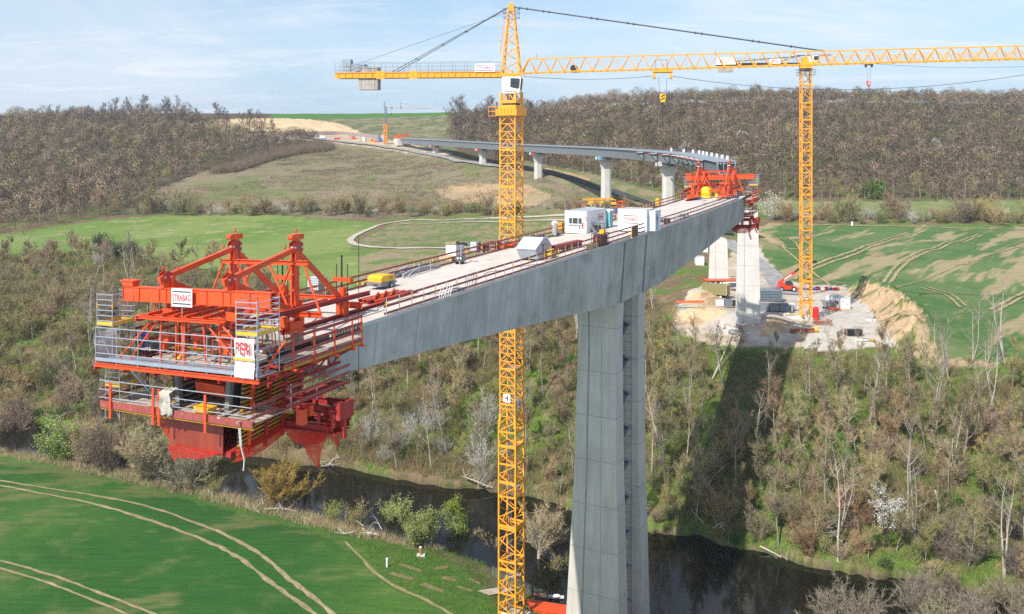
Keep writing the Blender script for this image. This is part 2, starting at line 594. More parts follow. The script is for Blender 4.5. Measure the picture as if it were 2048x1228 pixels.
MOUND = [flat_px(*a, 38) for a in ((1733, 585), (1772, 602), (1803, 628), (1822, 655), (1834, 690))]
HEAPS = [((1385, 605), 2.6, 6.0), ((1372, 628), 2.2, 6.0), ((1545, 655), 1.6, 4.0), ((1438, 640), 1.4, 5.0), ((1400, 590), 2.0, 6.0)]
md = seg_dist(GX, GY, MOUND)
GD -= 4.0 * np.exp(-(md / 4.2) ** 2) * (0.5 + 1.0 * fbm(GX * 0.4, GY * 0.4, 77, 4))
for (hx, hy), hh, hr in HEAPS:
    x_, y_ = flat_px(hx, hy, 38)
    GD -= hh * np.exp(-(((GX - x_) ** 2 + (GY - y_) ** 2) / hr ** 2))
GD -= (fbm(GX * 0.05, GY * 0.05, 3, 4) - 0.5) * np.clip((GY - 120) / 200, 0.25, 1.0) * 1.6
GD = river_depth(GP, GY, GD)
GPY = YH + F * GD / GY      # photo row of each ground vertex


def TD(px, Y):
    """bilinear depth of the ground below the camera"""
    u = np.clip((np.asarray(px, float) - PX0) / (PX1 - PX0) * (NX - 1), 0, NX - 1.001)
    v = np.clip((np.log(np.asarray(Y, float)) - LY0) / (LY1 - LY0) * (NY - 1), 0, NY - 1.001)
    i = u.astype(int); j = v.astype(int)
    a = u - i; b = v - j
    return (GD[j, i] * (1 - a) + GD[j, i + 1] * a) * (1 - b) + (GD[j + 1, i] * (1 - a) + GD[j + 1, i + 1] * a) * b


def TZ(x, y):
    x = np.asarray(x, float); y = np.asarray(y, float)
    return CZ - TD(1024 + F * x / y, y)


_ys = np.exp(np.linspace(math.log(58), math.log(1800), 3000))


def G(px, py, ymin=58):
    """where the line of sight through a photo point first meets the ground"""
    ys = _ys[_ys >= ymin]
    td = TD(np.full(len(ys), px), ys)
    rd = (py - YH) / F * ys
    k = np.argmax(rd >= td)
    Y = ys[k]
    return Vector(((px - 1024) / F * Y, Y, CZ - float(TD(px, Y))))


def mesh_np(name, V, Q, mats, parent=None, smooth=True, col=None, mi=None):
    me = bpy.data.meshes.new(name)
    V = np.asarray(V, np.float32); Q = np.asarray(Q, np.int32)
    k = Q.shape[1]
    me.vertices.add(len(V)); me.vertices.foreach_set('co', V.ravel())
    me.loops.add(Q.size); me.loops.foreach_set('vertex_index', Q.ravel())
    me.polygons.add(len(Q))
    me.polygons.foreach_set('loop_start', np.arange(0, Q.size, k, dtype=np.int32))
    me.polygons.foreach_set('loop_total', np.full(len(Q), k, np.int32))
    if smooth:
        me.polygons.foreach_set('use_smooth', np.ones(len(Q), bool))
    for m in (mats if isinstance(mats, (list, tuple)) else [mats]):
        me.materials.append(m)
    if mi is not None:
        me.polygons.foreach_set('material_index', np.asarray(mi, np.int32))
    if col is not None:
        at = me.attributes.new('tone', 'FLOAT_COLOR', 'POINT')
        c4 = np.ones((len(V), 4), np.float32); c4[:, :3] = col
        at.data.foreach_set('color', c4.ravel())
    me.update(calc_edges=True)
    me.validate()
    ob = bpy.data.objects.new(name, me)
    COL.objects.link(ob)
    if parent is not None:
        ob.parent = parent
    return ob


def tone_mat(name, rough=0.9, var=0.3, scale=0.7, bump=0.6, fine=6.0, sheen=0.0, trans=0.0, bdist=0.25, stretch=None):
    """surface whose own colour is stored per vertex (soil, crop, stone), broken up by procedural noise"""
    m = bpy.data.materials.new(name)
    m.use_nodes = True
    t = m.node_tree; t.nodes.clear(); L = t.links.new
    out = N(t, 'ShaderNodeOutputMaterial')
    p = N(t, 'ShaderNodeBsdfPrincipled', i_Roughness=rough)
    p.inputs['Specular IOR Level'].default_value = 0.15
    L(p.outputs[0], out.inputs[0])
    at = N(t, 'ShaderNodeAttribute', attribute_name='tone')
    g = N(t, 'ShaderNodeNewGeometry')
    pos = g.outputs['Position']
    if stretch:
        mp = N(t, 'ShaderNodeMapping')
        mp.inputs['Rotation'].default_value = (0, 0, stretch[0])
        mp.inputs['Scale'].default_value = stretch[1]
        L(pos, mp.inputs['Vector']); pos = mp.outputs[0]
    n1 = N(t, 'ShaderNodeTexNoise', i_Scale=scale, i_Detail=8.0, i_Roughness=0.7)
    n2 = N(t, 'ShaderNodeTexNoise', i_Scale=fine, i_Detail=4.0, i_Roughness=0.7)
    L(pos, n1.inputs['Vector']); L(g.outputs['Position'], n2.inputs['Vector'])
    r1 = N(t, 'ShaderNodeMapRange', i_1=0.3, i_2=0.7, i_3=1 - var, i_4=1 + var)
    r2 = N(t, 'ShaderNodeMapRange', i_1=0.3, i_2=0.7, i_3=1 - var * 0.8, i_4=1 + var * 0.8)
    L(n1.outputs['Fac'], r1.inputs[0]); L(n2.outputs['Fac'], r2.inputs[0])
    mu = N(t, 'ShaderNodeMath', operation='MULTIPLY')
    L(r1.outputs[0], mu.inputs[0]); L(r2.outputs[0], mu.inputs[1])
    vm = N(t, 'ShaderNodeVectorMath', operation='SCALE')
    L(at.outputs['Color'], vm.inputs[0]); L(mu.outputs[0], vm.inputs['Scale'])
    L(vm.outputs[0], p.inputs['Base Color'])
    if bump:
        b = N(t, 'ShaderNodeBump', i_Strength=bump, i_Distance=bdist)
        L(n2.outputs['Fac'], b.inputs['Height'])
        L(b.outputs[0], p.inputs['Normal'])
    if trans:
        tr = N(t, 'ShaderNodeBsdfTranslucent')
        L(vm.outputs[0], tr.inputs['Color'])
        ms = N(t, 'ShaderNodeMixShader', i_0=trans)
        L(p.outputs[0], ms.inputs[1]); L(tr.outputs[0], ms.inputs[2])
        L(ms.outputs[0], out.inputs[0])
    MATS[name] = m
    return m


# zones of the ground, as photo outlines laid on the terrain once
GRASSC = np.array((0.085, 0.155, 0.03)); STRAW = np.array((0.38, 0.30, 0.18)); SAND = np.array((0.60, 0.45, 0.28)); EARTH = np.array((0.40, 0.27, 0.15))
sx = GP + (fbm(GX * 0.35, GY * 0.35, 21, 3) - 0.5) * 2.4 * F / GY
sy = GPY + (fbm(GX * 0.35, GY * 0.35, 31, 3) - 0.5) * 1.2 * F / GY
n_big = fbm(GX * 0.03, GY * 0.03, 41, 4)
n_mid = fbm(GX * 0.12, GY * 0.12, 51, 4)
n_fin = fbm(GX * 0.5, GY * 0.5, 61, 4)
n_str = fbm(GX * 0.09 + GY * 0.035, GY * 0.30 - GX * 0.09, 71, 4)


def lerp(a, b, k):
    k = np.clip(k, 0, 1)[..., None]
    return np.asarray(a) * (1 - k) + np.asarray(b) * k


def sstep(x, a, b):
    k = np.clip((x - a) / (b - a), 0, 1)
    return k * k * (3 - 2 * k)


TONE = lerp((0.17, 0.125, 0.070), (0.11, 0.175, 0.032), sstep(n_mid + 0.10 * (GP > 1280) * (GY < 200), 0.45, 0.60))
TONE = lerp(TONE, (0.23, 0.18, 0.10), sstep(n_fin, 0.58, 0.75))
farw = sstep(GY, 420, 520)
TONE = lerp(TONE, lerp((0.10, 0.075, 0.045), (0.085, 0.085, 0.03), sstep(n_mid, 0.5, 0.65)), farw)
ZONE = np.zeros(GP.shape, int)
ZNAMES = ['woodland_floor']


def zone(name, poly, tone, warp=True):
    k = in_poly(sx if warp else GP, sy if warp else GPY, poly)
    if name not in ZNAMES:
        ZNAMES.append(name)
    ZONE[k] = ZNAMES.index(name)
    TONE[k] = tone[k] if tone.ndim == 3 else tone
    return k


bankd = np.interp(GP, [a for a, _ in NEARB], [b for _, b in NEARB]) - GY
vg = lerp((0.075, 0.150, 0.028), (0.13, 0.19, 0.04), sstep(n_mid, 0.4, 0.65))
vg = lerp(vg, (0.33, 0.26, 0.15), sstep(n_mid * 0.5 + n_fin * 0.5 + np.clip((5 - bankd) / 12, -0.3, 0.3), 0.52, 0.66))
zone('riverside_grass', [(-1200, 700), (-700, 760), (0, 893), (100, 912), (330, 962), (590, 1026), (740, 1066), (880, 1090), (1000, 1116), (1140, 1180), (1400, 1700), (1100, 2400), (-1200, 2400)], vg)
cf = lerp((0.030, 0.105, 0.018), (0.050, 0.130, 0.022), sstep(n_big, 0.35, 0.65))
cf = lerp(cf, (0.15, 0.165, 0.055), 0.75 * sstep(n_str + 0.16 * sstep(bankd, 30, 8), 0.56, 0.72))
cf = lerp(cf, (0.13, 0.17, 0.05), 0.35 * sstep(n_fin * 0.6 + n_mid * 0.4, 0.5, 0.7))
cf = lerp(cf, (0.10, 0.19, 0.03), sstep(GP, 560, 820) * 0.55)
zone('crop_field', [(-1200, 720), (-700, 785), (-300, 858), (0, 914), (100, 934), (170, 948), (330, 987), (470, 1024), (600, 1058), (690, 1086), (728, 1122), (765, 1166), (840, 1204), (905, 1234), (1000, 1330), (1150, 1600), (1300, 2400), (-1200, 2400)], cf)
ps = lerp((0.135, 0.215, 0.045), (0.19, 0.25, 0.07), sstep(n_big, 0.38, 0.62))
ps = lerp(ps, (0.34, 0.31, 0.15), 0.8 * sstep(n_str, 0.62, 0.76))
zone('pasture', [(-1200, 560), (-200, 490), (0, 472), (100, 457), (200, 441), (300, 433), (400, 429), (560, 431), (720, 443), (762, 447), (703, 478), (700, 500), (735, 530), (720, 575), (600, 575), (450, 545), (300, 520), (100, 505), (-200, 520), (-1200, 600)], ps)
dg = lerp((0.27, 0.22, 0.13), (0.12, 0.19, 0.045), sstep(n_mid, 0.42, 0.6))
zone('rough_grass', [(700, 482), (740, 500), (1130, 488), (1290, 500), (1300, 600), (1160, 640), (760, 640), (715, 560), (725, 530)], dg)
pl = lerp((0.23, 0.20, 0.11), (0.12, 0.17, 0.05), sstep(n_fin * 0.6 + n_mid * 0.4, 0.44, 0.56))
zone('rough_grass', [(716, 482), (785, 449), (1150, 436), (1150, 491), (1000, 498), (780, 498), (722, 492)], pl)
zone('rough_grass', [(757, 447), (800, 442), (1150, 424), (1150, 437), (790, 449)], lerp((0.14, 0.19, 0.06), (0.24, 0.22, 0.11), sstep(n_mid, 0.45, 0.6)))
me_ = lerp((0.235, 0.185, 0.125), (0.185, 0.185, 0.085), sstep(n_str, 0.42, 0.66))
me_ = lerp(me_, (0.11, 0.082, 0.06), 0.75 * sstep(fbm(GX * 0.05, GY * 0.14, 91, 4), 0.60, 0.68))
me_ = lerp(me_, (0.14, 0.175, 0.055), 0.8 * sstep(n_big, 0.58, 0.68))
me_ = lerp(me_, (0.15, 0.11, 0.08), 0.5 * sstep(n_fin * 0.5 + n_mid * 0.5, 0.52, 0.66))
zone('meadow', [(280, 405), (330, 372), (400, 345), (510, 325), (560, 302), (650, 284), (700, 284), (820, 300), (930, 320), (1000, 335), (1100, 345), (1180, 370), (1290, 385), (1420, 440), (1300, 440), (1130, 424), (1000, 424), (720, 440), (560, 428), (430, 424), (290, 428)], me_)
zone('meadow', [(990, 318), (1050, 322), (1180, 345), (1320, 385), (1420, 420), (1420, 450), (1290, 415), (1180, 385), (1080, 352)], lerp((0.14, 0.17, 0.06), (0.24, 0.20, 0.12), sstep(n_mid, 0.45, 0.6)))
em = lerp((0.115, 0.135, 0.06), (0.25, 0.21, 0.13), sstep(n_str, 0.45, 0.62))
zone('embankment', [(560, 240), (640, 238), (900, 226), (912, 300), (860, 296), (800, 284), (720, 276), (600, 275)], em)
zone('plateau_field', [(540, 200), (960, 200), (960, 229.5), (900, 230.5), (730, 236), (600, 239), (540, 240)], lerp((0.06, 0.16, 0.025), (0.07, 0.18, 0.03), n_big))
zone('sand_cut', [(400, 258), (420, 240), (500, 236.5), (560, 236), (620, 239), (680, 247), (712, 260), (730, 271), (700, 273), (600, 272), (480, 268)], lerp((0.62, 0.48, 0.30), (0.50, 0.38, 0.22), sstep(n_str, 0.45, 0.65)))
zone('haul_road_earth', [(545, 268), (720, 271), (800, 283), (860, 297), (905, 306), (870, 314), (790, 302), (700, 290), (560, 276)], lerp((0.50, 0.40, 0.27), (0.36, 0.30, 0.22), sstep(n_mid, 0.45, 0.6)))
zone('bare_earth', [(868, 380), (905, 372), (965, 366), (1060, 372), (1105, 392), (1065, 413), (960, 413), (885, 394)], lerp((0.42, 0.29, 0.16), (0.33, 0.26, 0.15), sstep(n_mid, 0.45, 0.6)))
zone('bare_earth', [(1090, 335), (1160, 350), (1185, 362), (1150, 358), (1085, 343)], lerp((0.45, 0.30, 0.16), (0.35, 0.24, 0.14), n_mid))
n_row = fbm((GX * .6 + GY * .8) * .020, (GX * .8 - GY * .6) * .17, 97, 5, .66)
rf = lerp((0.065, 0.145, 0.038), (0.105, 0.175, 0.058), sstep(n_big, 0.4, 0.6))
rf = lerp(rf, (0.36, 0.285, 0.165), 0.9 * sstep(n_row + sstep(GP, 1650, 2050) * .05 + .04 * sstep(GPY, 480, 520) - sstep(GPY, 545, 600) * .09 - .03, 0.51, 0.62))
rf = lerp(rf, (0.19, 0.21, 0.085), 0.3 * sstep(n_fin * 0.5 + n_mid * 0.5, 0.45, 0.65))
zone('farm_field', [(1525, 505), (1500, 460), (1540, 446), (1800, 450), (2048, 454), (2900, 466), (2900, 900), (2300, 790), (2048, 728), (1870, 716), (1832, 650), (1790, 602), (1690, 572), (1575, 562)], rf)
zone('farm_track', [(1508, 455), (1545, 470), (1570, 490), (1545, 500), (1520, 495)], lerp((0.42, 0.32, 0.18), (0.2, 0.2, 0.09), sstep(n_mid, 0.5, 0.6)))
zone('pasture', [(1530, 430), (1500, 405), (1560, 401), (1750, 403), (2048, 401), (2900, 405), (2900, 436), (2048, 432), (1700, 428)], lerp((0.15, 0.20, 0.065), (0.22, 0.235, 0.10), sstep(n_mid, 0.4, 0.6)))
yd = lerp((0.50, 0.46, 0.40), (0.44, 0.36, 0.27), sstep(n_mid, 0.45, 0.62))
yd = lerp(yd, (0.32, 0.28, 0.22), 0.7 * sstep(n_fin, 0.6, 0.75))
zone('construction_yard', [(1345, 650), (1352, 615), (1385, 580), (1430, 555), (1470, 500), (1500, 470), (1520, 500), (1562, 555), (1600, 568), (1688, 572), (1740, 620), (1770, 660), (1796, 694), (1650, 700), (1540, 694), (1420, 688), (1370, 672)], yd)
hp = lerp(SAND, EARTH, sstep(n_fin, 0.52, 0.68))
zone('sand_heap', [(1345, 640), (1360, 605), (1395, 582), (1430, 575), (1436, 600), (1455, 625), (1420, 640), (1380, 648)], hp)
zone('sand_heap', [(1520, 660), (1535, 640), (1570, 640), (1580, 655), (1550, 672), (1525, 672)], hp)
zone('earth_mound', [(1700, 573), (1745, 566), (1805, 584), (1852, 636), (1885, 712), (1805, 708), (1775, 665), (1748, 625), (1712, 594)], lerp(lerp((0.52, 0.37, 0.22), (0.42, 0.30, 0.18), sstep(n_mid, 0.4, 0.6)), (0.10, 0.14, 0.03), sstep(n_fin * 0.7 + n_mid * 0.3 + sstep(GPY, 620, 700) * 0.10, 0.55, 0.61)))
zone('farm_track', [(1835, 640), (1850, 650), (1880, 715), (2000, 722), (1990, 735), (1850, 730), (1820, 712)], lerp((0.42, 0.31, 0.19), (0.30, 0.24, 0.14), n_mid))
bk = (GD > 55.25) & (GD < 56.6) & (GY > 90)
TONE[bk] = lerp((0.15, 0.115, 0.07), (0.085, 0.095, 0.035), sstep(n_fin, 0.4, 0.6))[bk]
TONE[GD >= 56.6] = (0.05, 0.045, 0.025)

soil = tone_mat('ground cover', 0.95, 0.28, 0.9, 0.7, 3.5)
cropm = tone_mat('crop rows', 0.9, 0.26, 0.8, 0.6, 5.0, stretch=(0.43, (0.22, 2.6, 1)))
farmm = tone_mat('thin crop rows', 0.9, 0.24, 0.6, 0.5, 4.0, stretch=(-0.93, (0.15, 1.8, 1)))
smoothm = tone_mat('compacted ground', 0.9, 0.14, 0.6, 0.3, 3.0)
ZM = {'crop_field': cropm, 'farm_field': farmm, 'pasture': cropm, 'construction_yard': smoothm, 'plateau_field': cropm}


def build_ground():
    VZ = CZ - GD
    V = np.stack([GX, GY, VZ], -1).reshape(-1, 3)
    T = TONE.reshape(-1, 3)
    idx = np.arange(NX * NY).reshape(NY, NX)
    Q = np.stack([idx[:-1, :-1], idx[:-1, 1:], idx[1:, 1:], idx[1:, :-1]], -1).reshape(-1, 4)
    zf = ZONE[:-1, :-1].reshape(-1)
    for i, nm in enumerate(ZNAMES):
        q = Q[zf == i]
        if not len(q):
            continue
        u, inv = np.unique(q, return_inverse=True)
        o = mesh_np(nm, V[u], inv.reshape(-1, 4), ZM.get(nm, soil), col=T[u])
        tag(o, kind='structure')


build_ground()


def ribbon(name, pts_px, width, tone, m, lift=0.06, px=True, wob=0.0, kind='structure', seed=0, ymin=58, edge=None):
    """a band laid on the ground along photo points"""
    P_ = [G(a, b, ymin) if px else Vector((a, b, 0)) for a, b in pts_px]
    # dense resample (Catmull-Rom)
    pts = []
    Q = [P_[0] * 2 - P_[1]] + P_ + [P_[-1] * 2 - P_[-2]]
    for i in range(1, len(Q) - 2):
        a, b, c, d = Q[i - 1], Q[i], Q[i + 1], Q[i + 2]
        n = max(3, int((c - b).length / 1.2))
        for k in range(n):
            t = k / n
            pts.append(0.5 * ((2 * b) + (c - a) * t + (2 * a - 5 * b + 4 * c - d) * t * t + (3 * b - a - 3 * c + d) * t ** 3))
    pts.append(P_[-1])
    A = np.array([[p.x, p.y] for p in pts])
    tn = np.gradient(A, axis=0); tn /= np.maximum(np.linalg.norm(tn, axis=1, keepdims=True), 1e-6)
    nr = np.stack([-tn[:, 1], tn[:, 0]], 1)
    nacross = 5
    vs = []; cs = []
    rs = np.random.RandomState(seed)
    wv = width * (1 + wob * (rs.rand(len(A), 2) - 0.5))
    for j in range(nacross):
        f = j / (nacross - 1) - 0.5
        ww = np.where(f < 0, wv[:, 0], wv[:, 1])
        B_ = A + nr * (f * ww)[:, None]
        z = TZ(B_[:, 0], B_[:, 1]) + lift * (1 + B_[:, 1] / 250)
        vs.append(np.concatenate([B_, z[:, None]], 1))
        c = np.tile(np.array(tone), (len(A), 1)) * (0.8 + 0.4 * rs.rand(len(A), 1))
        if edge is not None:
            k_ = np.clip((1.0 if j in (0, nacross - 1) else .35) * rs.rand(len(A), 1) * 1.5 - .12, 0, 1)
            c = c * (1 - k_) + np.array(edge) * k_
        cs.append(c)
    n = len(A)
    V = np.concatenate(vs)
    q = []
    for j in range(nacross - 1):
        i = np.arange(n - 1)
        q.append(np.stack([j * n + i, j * n + i + 1, (j + 1) * n + i + 1, (j + 1) * n + i], 1))
    q = np.concatenate(q)[:, ::-1]
    # keep faces up
    o = mesh_np(name, V, q, m, col=np.concatenate(cs))
    return tag(o, kind=kind)


# water
def build_water():
    m = bpy.data.materials.new('river water')
    m.use_nodes = True
    t = m.node_tree; L = t.links.new
    p = t.nodes['Principled BSDF']
    p.inputs['Base Color'].default_value = (0.007, 0.0075, 0.004, 1)
    p.inputs['Roughness'].default_value = 0.06
    p.inputs['IOR'].default_value = 1.33
    g = N(t, 'ShaderNodeNewGeometry')
    mp = N(t, 'ShaderNodeMapping'); mp.inputs['Scale'].default_value = (0.5, 1.4, 1)
    L(g.outputs['Position'], mp.inputs[0])
    nz = N(t, 'ShaderNodeTexNoise', i_Scale=0.9, i_Detail=4.0)
    L(mp.outputs[0], nz.inputs['Vector'])
    b = N(t, 'ShaderNodeBump', i_Strength=0.07, i_Distance=0.10)
    L(nz.outputs['Fac'], b.inputs['Height']); L(b.outputs[0], p.inputs['Normal'])
    px = np.linspace(-760, 2820, 60)
    nb = np.interp(px, [a for a, _ in NEARB], [b_ for _, b_ in NEARB]) - 6
    fb = np.interp(px, [a for a, _ in FOOT], [b_ for _, b_ in FOOT]) + 5
    V = []
    for k in range(6):
        Y = nb + (fb - nb) * k / 5
        V.append(np.stack([(px - 1024) / F * Y, Y, np.full(len(px), CZ - WATER_D)], 1))
    V = np.concatenate(V)
    n = len(px)
    q = []
    for k in range(5):
        i = np.arange(n - 1)
        q.append(np.stack([k * n + i, k * n + i + 1, (k + 1) * n + i + 1, (k + 1) * n + i], 1))
    tag(mesh_np('river_water', V, np.concatenate(q), m), kind='structure')


build_water()

trackm = tone_mat('wheel tracks', 0.95, 0.25, 1.2, 0.4, 4.0)
roadm = tone_mat('road surface', 0.85, 0.10, 0.5, 0.2, 4.0)
TRK = (0.34, 0.265, 0.155)
for i, t_ in enumerate(([(-200, 935), (0, 962), (150, 985), (300, 1015), (430, 1062), (520, 1110), (580, 1160), (650, 1216), (720, 1270), (800, 1350)],
                        [(-200, 945), (0, 972), (150, 1000), (280, 1035), (400, 1078), (480, 1118), (540, 1165), (600, 1207), (660, 1252), (730, 1330)],
                        [(-200, 1075), (0, 1122), (100, 1150), (220, 1195), (310, 1230), (400, 1270), (520, 1340)],
                        [(-200, 1085), (0, 1138), (100, 1168), (200, 1207), (280, 1242), (380, 1290), (480, 1350)])):
    ribbon('tractor_track', t_, 0.62 if i < 2 else 0.42, TRK, trackm, lift=0.04, wob=0.9, seed=i, edge=(0.05, 0.12, 0.022))
ribbon('field_edge_track', [(690, 1084), (735, 1130), (757, 1152), (800, 1178), (850, 1200), (905, 1232), (950, 1262)], 0.5, TRK, trackm, lift=0.04, wob=0.9, seed=9, edge=(0.08, 0.15, 0.03))
for i, (t_, wd) in enumerate((([(1560, 475), (1600, 500), (1610, 520), (1590, 560)], 0.8), ([(1620, 588), (1660, 575), (1620, 540), (1560, 490)], 0.7), ([(1620, 535), (1700, 505), (1770, 480), (1815, 465)], 1.0), ([(1622, 541), (1705, 511), (1775, 484), (1818, 468)], 1.0), ([(1740, 558), (1800, 525), (1880, 490), (1955, 470)], 1.0), ([(1755, 560), (1812, 528), (1890, 493), (1962, 472)], 1.0), ([(1600, 545), (1640, 562), (1690, 568)], 0.8),
                            ([(1840, 575), (1890, 590), (1920, 615)], 0.6), ([(1850, 573), (1900, 588), (1932, 612)], 0.6), ([(1980, 620), (2048, 585), (2120, 560)], 1.0), ([(1990, 625), (2060, 588), (2130, 564)], 1.0), ([(1545, 452), (1700, 452), (1900, 457), (2048, 460), (2300, 466)], 1.6), ([(1930, 530), (2000, 505), (2060, 490)], 0.8), ([(1700, 600), (1850, 560), (1950, 520), (2048, 480)], 0.5), ([(1535, 470), (1560, 486), (1600, 500)], 0.9))):
    ribbon('farm_track', t_, wd, (0.40, 0.315, 0.18), trackm, lift=0.08, wob=0.8, seed=20 + i, edge=(0.15, 0.17, 0.06))
PATH = (0.46, 0.415, 0.34)
ribbon('gravel_path', [(1180, 430), (1000, 437), (860, 441), (800, 444), (755, 452), (722, 466), (701, 480), (716, 491), (780, 496.5), (900, 497), (1010, 496), (1150, 486)], 2.6, PATH, roadm, lift=0.12, wob=0.1)
ribbon('gravel_path', [(800, 447.5), (900, 446), (1010, 445.5), (1180, 440)], 1.4, PATH, roadm, lift=0.12)
ribbon('haul_road', [(600, 276), (650, 281), (700, 287), (760, 294), (830, 305), (890, 316), (940, 326), (985, 333), (1045, 336)], 5.0, (0.27, 0.265, 0.255), roadm, lift=0.25)
ribbon('asphalt_road', [(1040, 338), (1090, 345), (1130, 354), (1180, 371), (1230, 386), (1280, 402), (1330, 420), (1400, 445), (1452, 470)], 5.5, (0.055, 0.058, 0.065), roadm, lift=0.25)
ribbon('asphalt_road', [(1452, 480), (1475, 500), (1510, 520), (1540, 545), (1560, 570), (1580, 590)], 5.5, (0.30, 0.295, 0.285), roadm, lift=0.10)

# ------------------------------------------------------------------ concrete bridge: coordinates along it
def BY(s): return 60 + 0.8792 * s


def Bxy(s):
    Y = BY(s)
    X = 0.5422 * Y - 41.42
    if Y > 105:
        X -= 0.0008 * (Y - 105) ** 2
    return X, Y


NB = Vector((0.879, -0.4766, 0)); UB = Vector((0.4766, 0.879, 0))
RZB = math.atan2(UB.y, UB.x)


def B(s, q, h):
    """point on the bridge: s along it, q across from the near edge, h above the deck"""
    X, Y = Bxy(s)
    return Vector((X - NB.x * q, Y - NB.y * q, CZ - 13.34 + 0.0303 * Y - 0.044 * q + h))


def proj(p): return 1024 + F * p.x / p.y, YH - F * (p.z - CZ) / p.y


def D(px, py, h=0.0):
    """deck coordinates seen at a photo point"""
    s, q = 30.0, 4.0
    for _ in range(40):
        x0, y0 = proj(B(s, q, h)); e = 0.01
        xs, ys = proj(B(s + e, q, h)); xq, yq = proj(B(s, q + e, h))
        a, b, c, d = (xs - x0) / e, (xq - x0) / e, (ys - y0) / e, (yq - y0) / e
        det = a * d - b * c
        rx, ry = px - x0, py - y0
        s += max(-8, min(8, (d * rx - b * ry) / det)); q += max(-8, min(8, (-c * rx + a * ry) / det))
    return s, q


DW = 9.7
GDEP = ([-8, -5, 12, 30, 44, 58, 79, 92, 106], [2.45, 2.75, 4.15, 5.8, 7.15, 7.15, 5.6, 4.6, 4.0])


def gdep(s): return float(np.interp(s, *GDEP))


def qbot(s): return 0.12 + 0.06 * gdep(s)


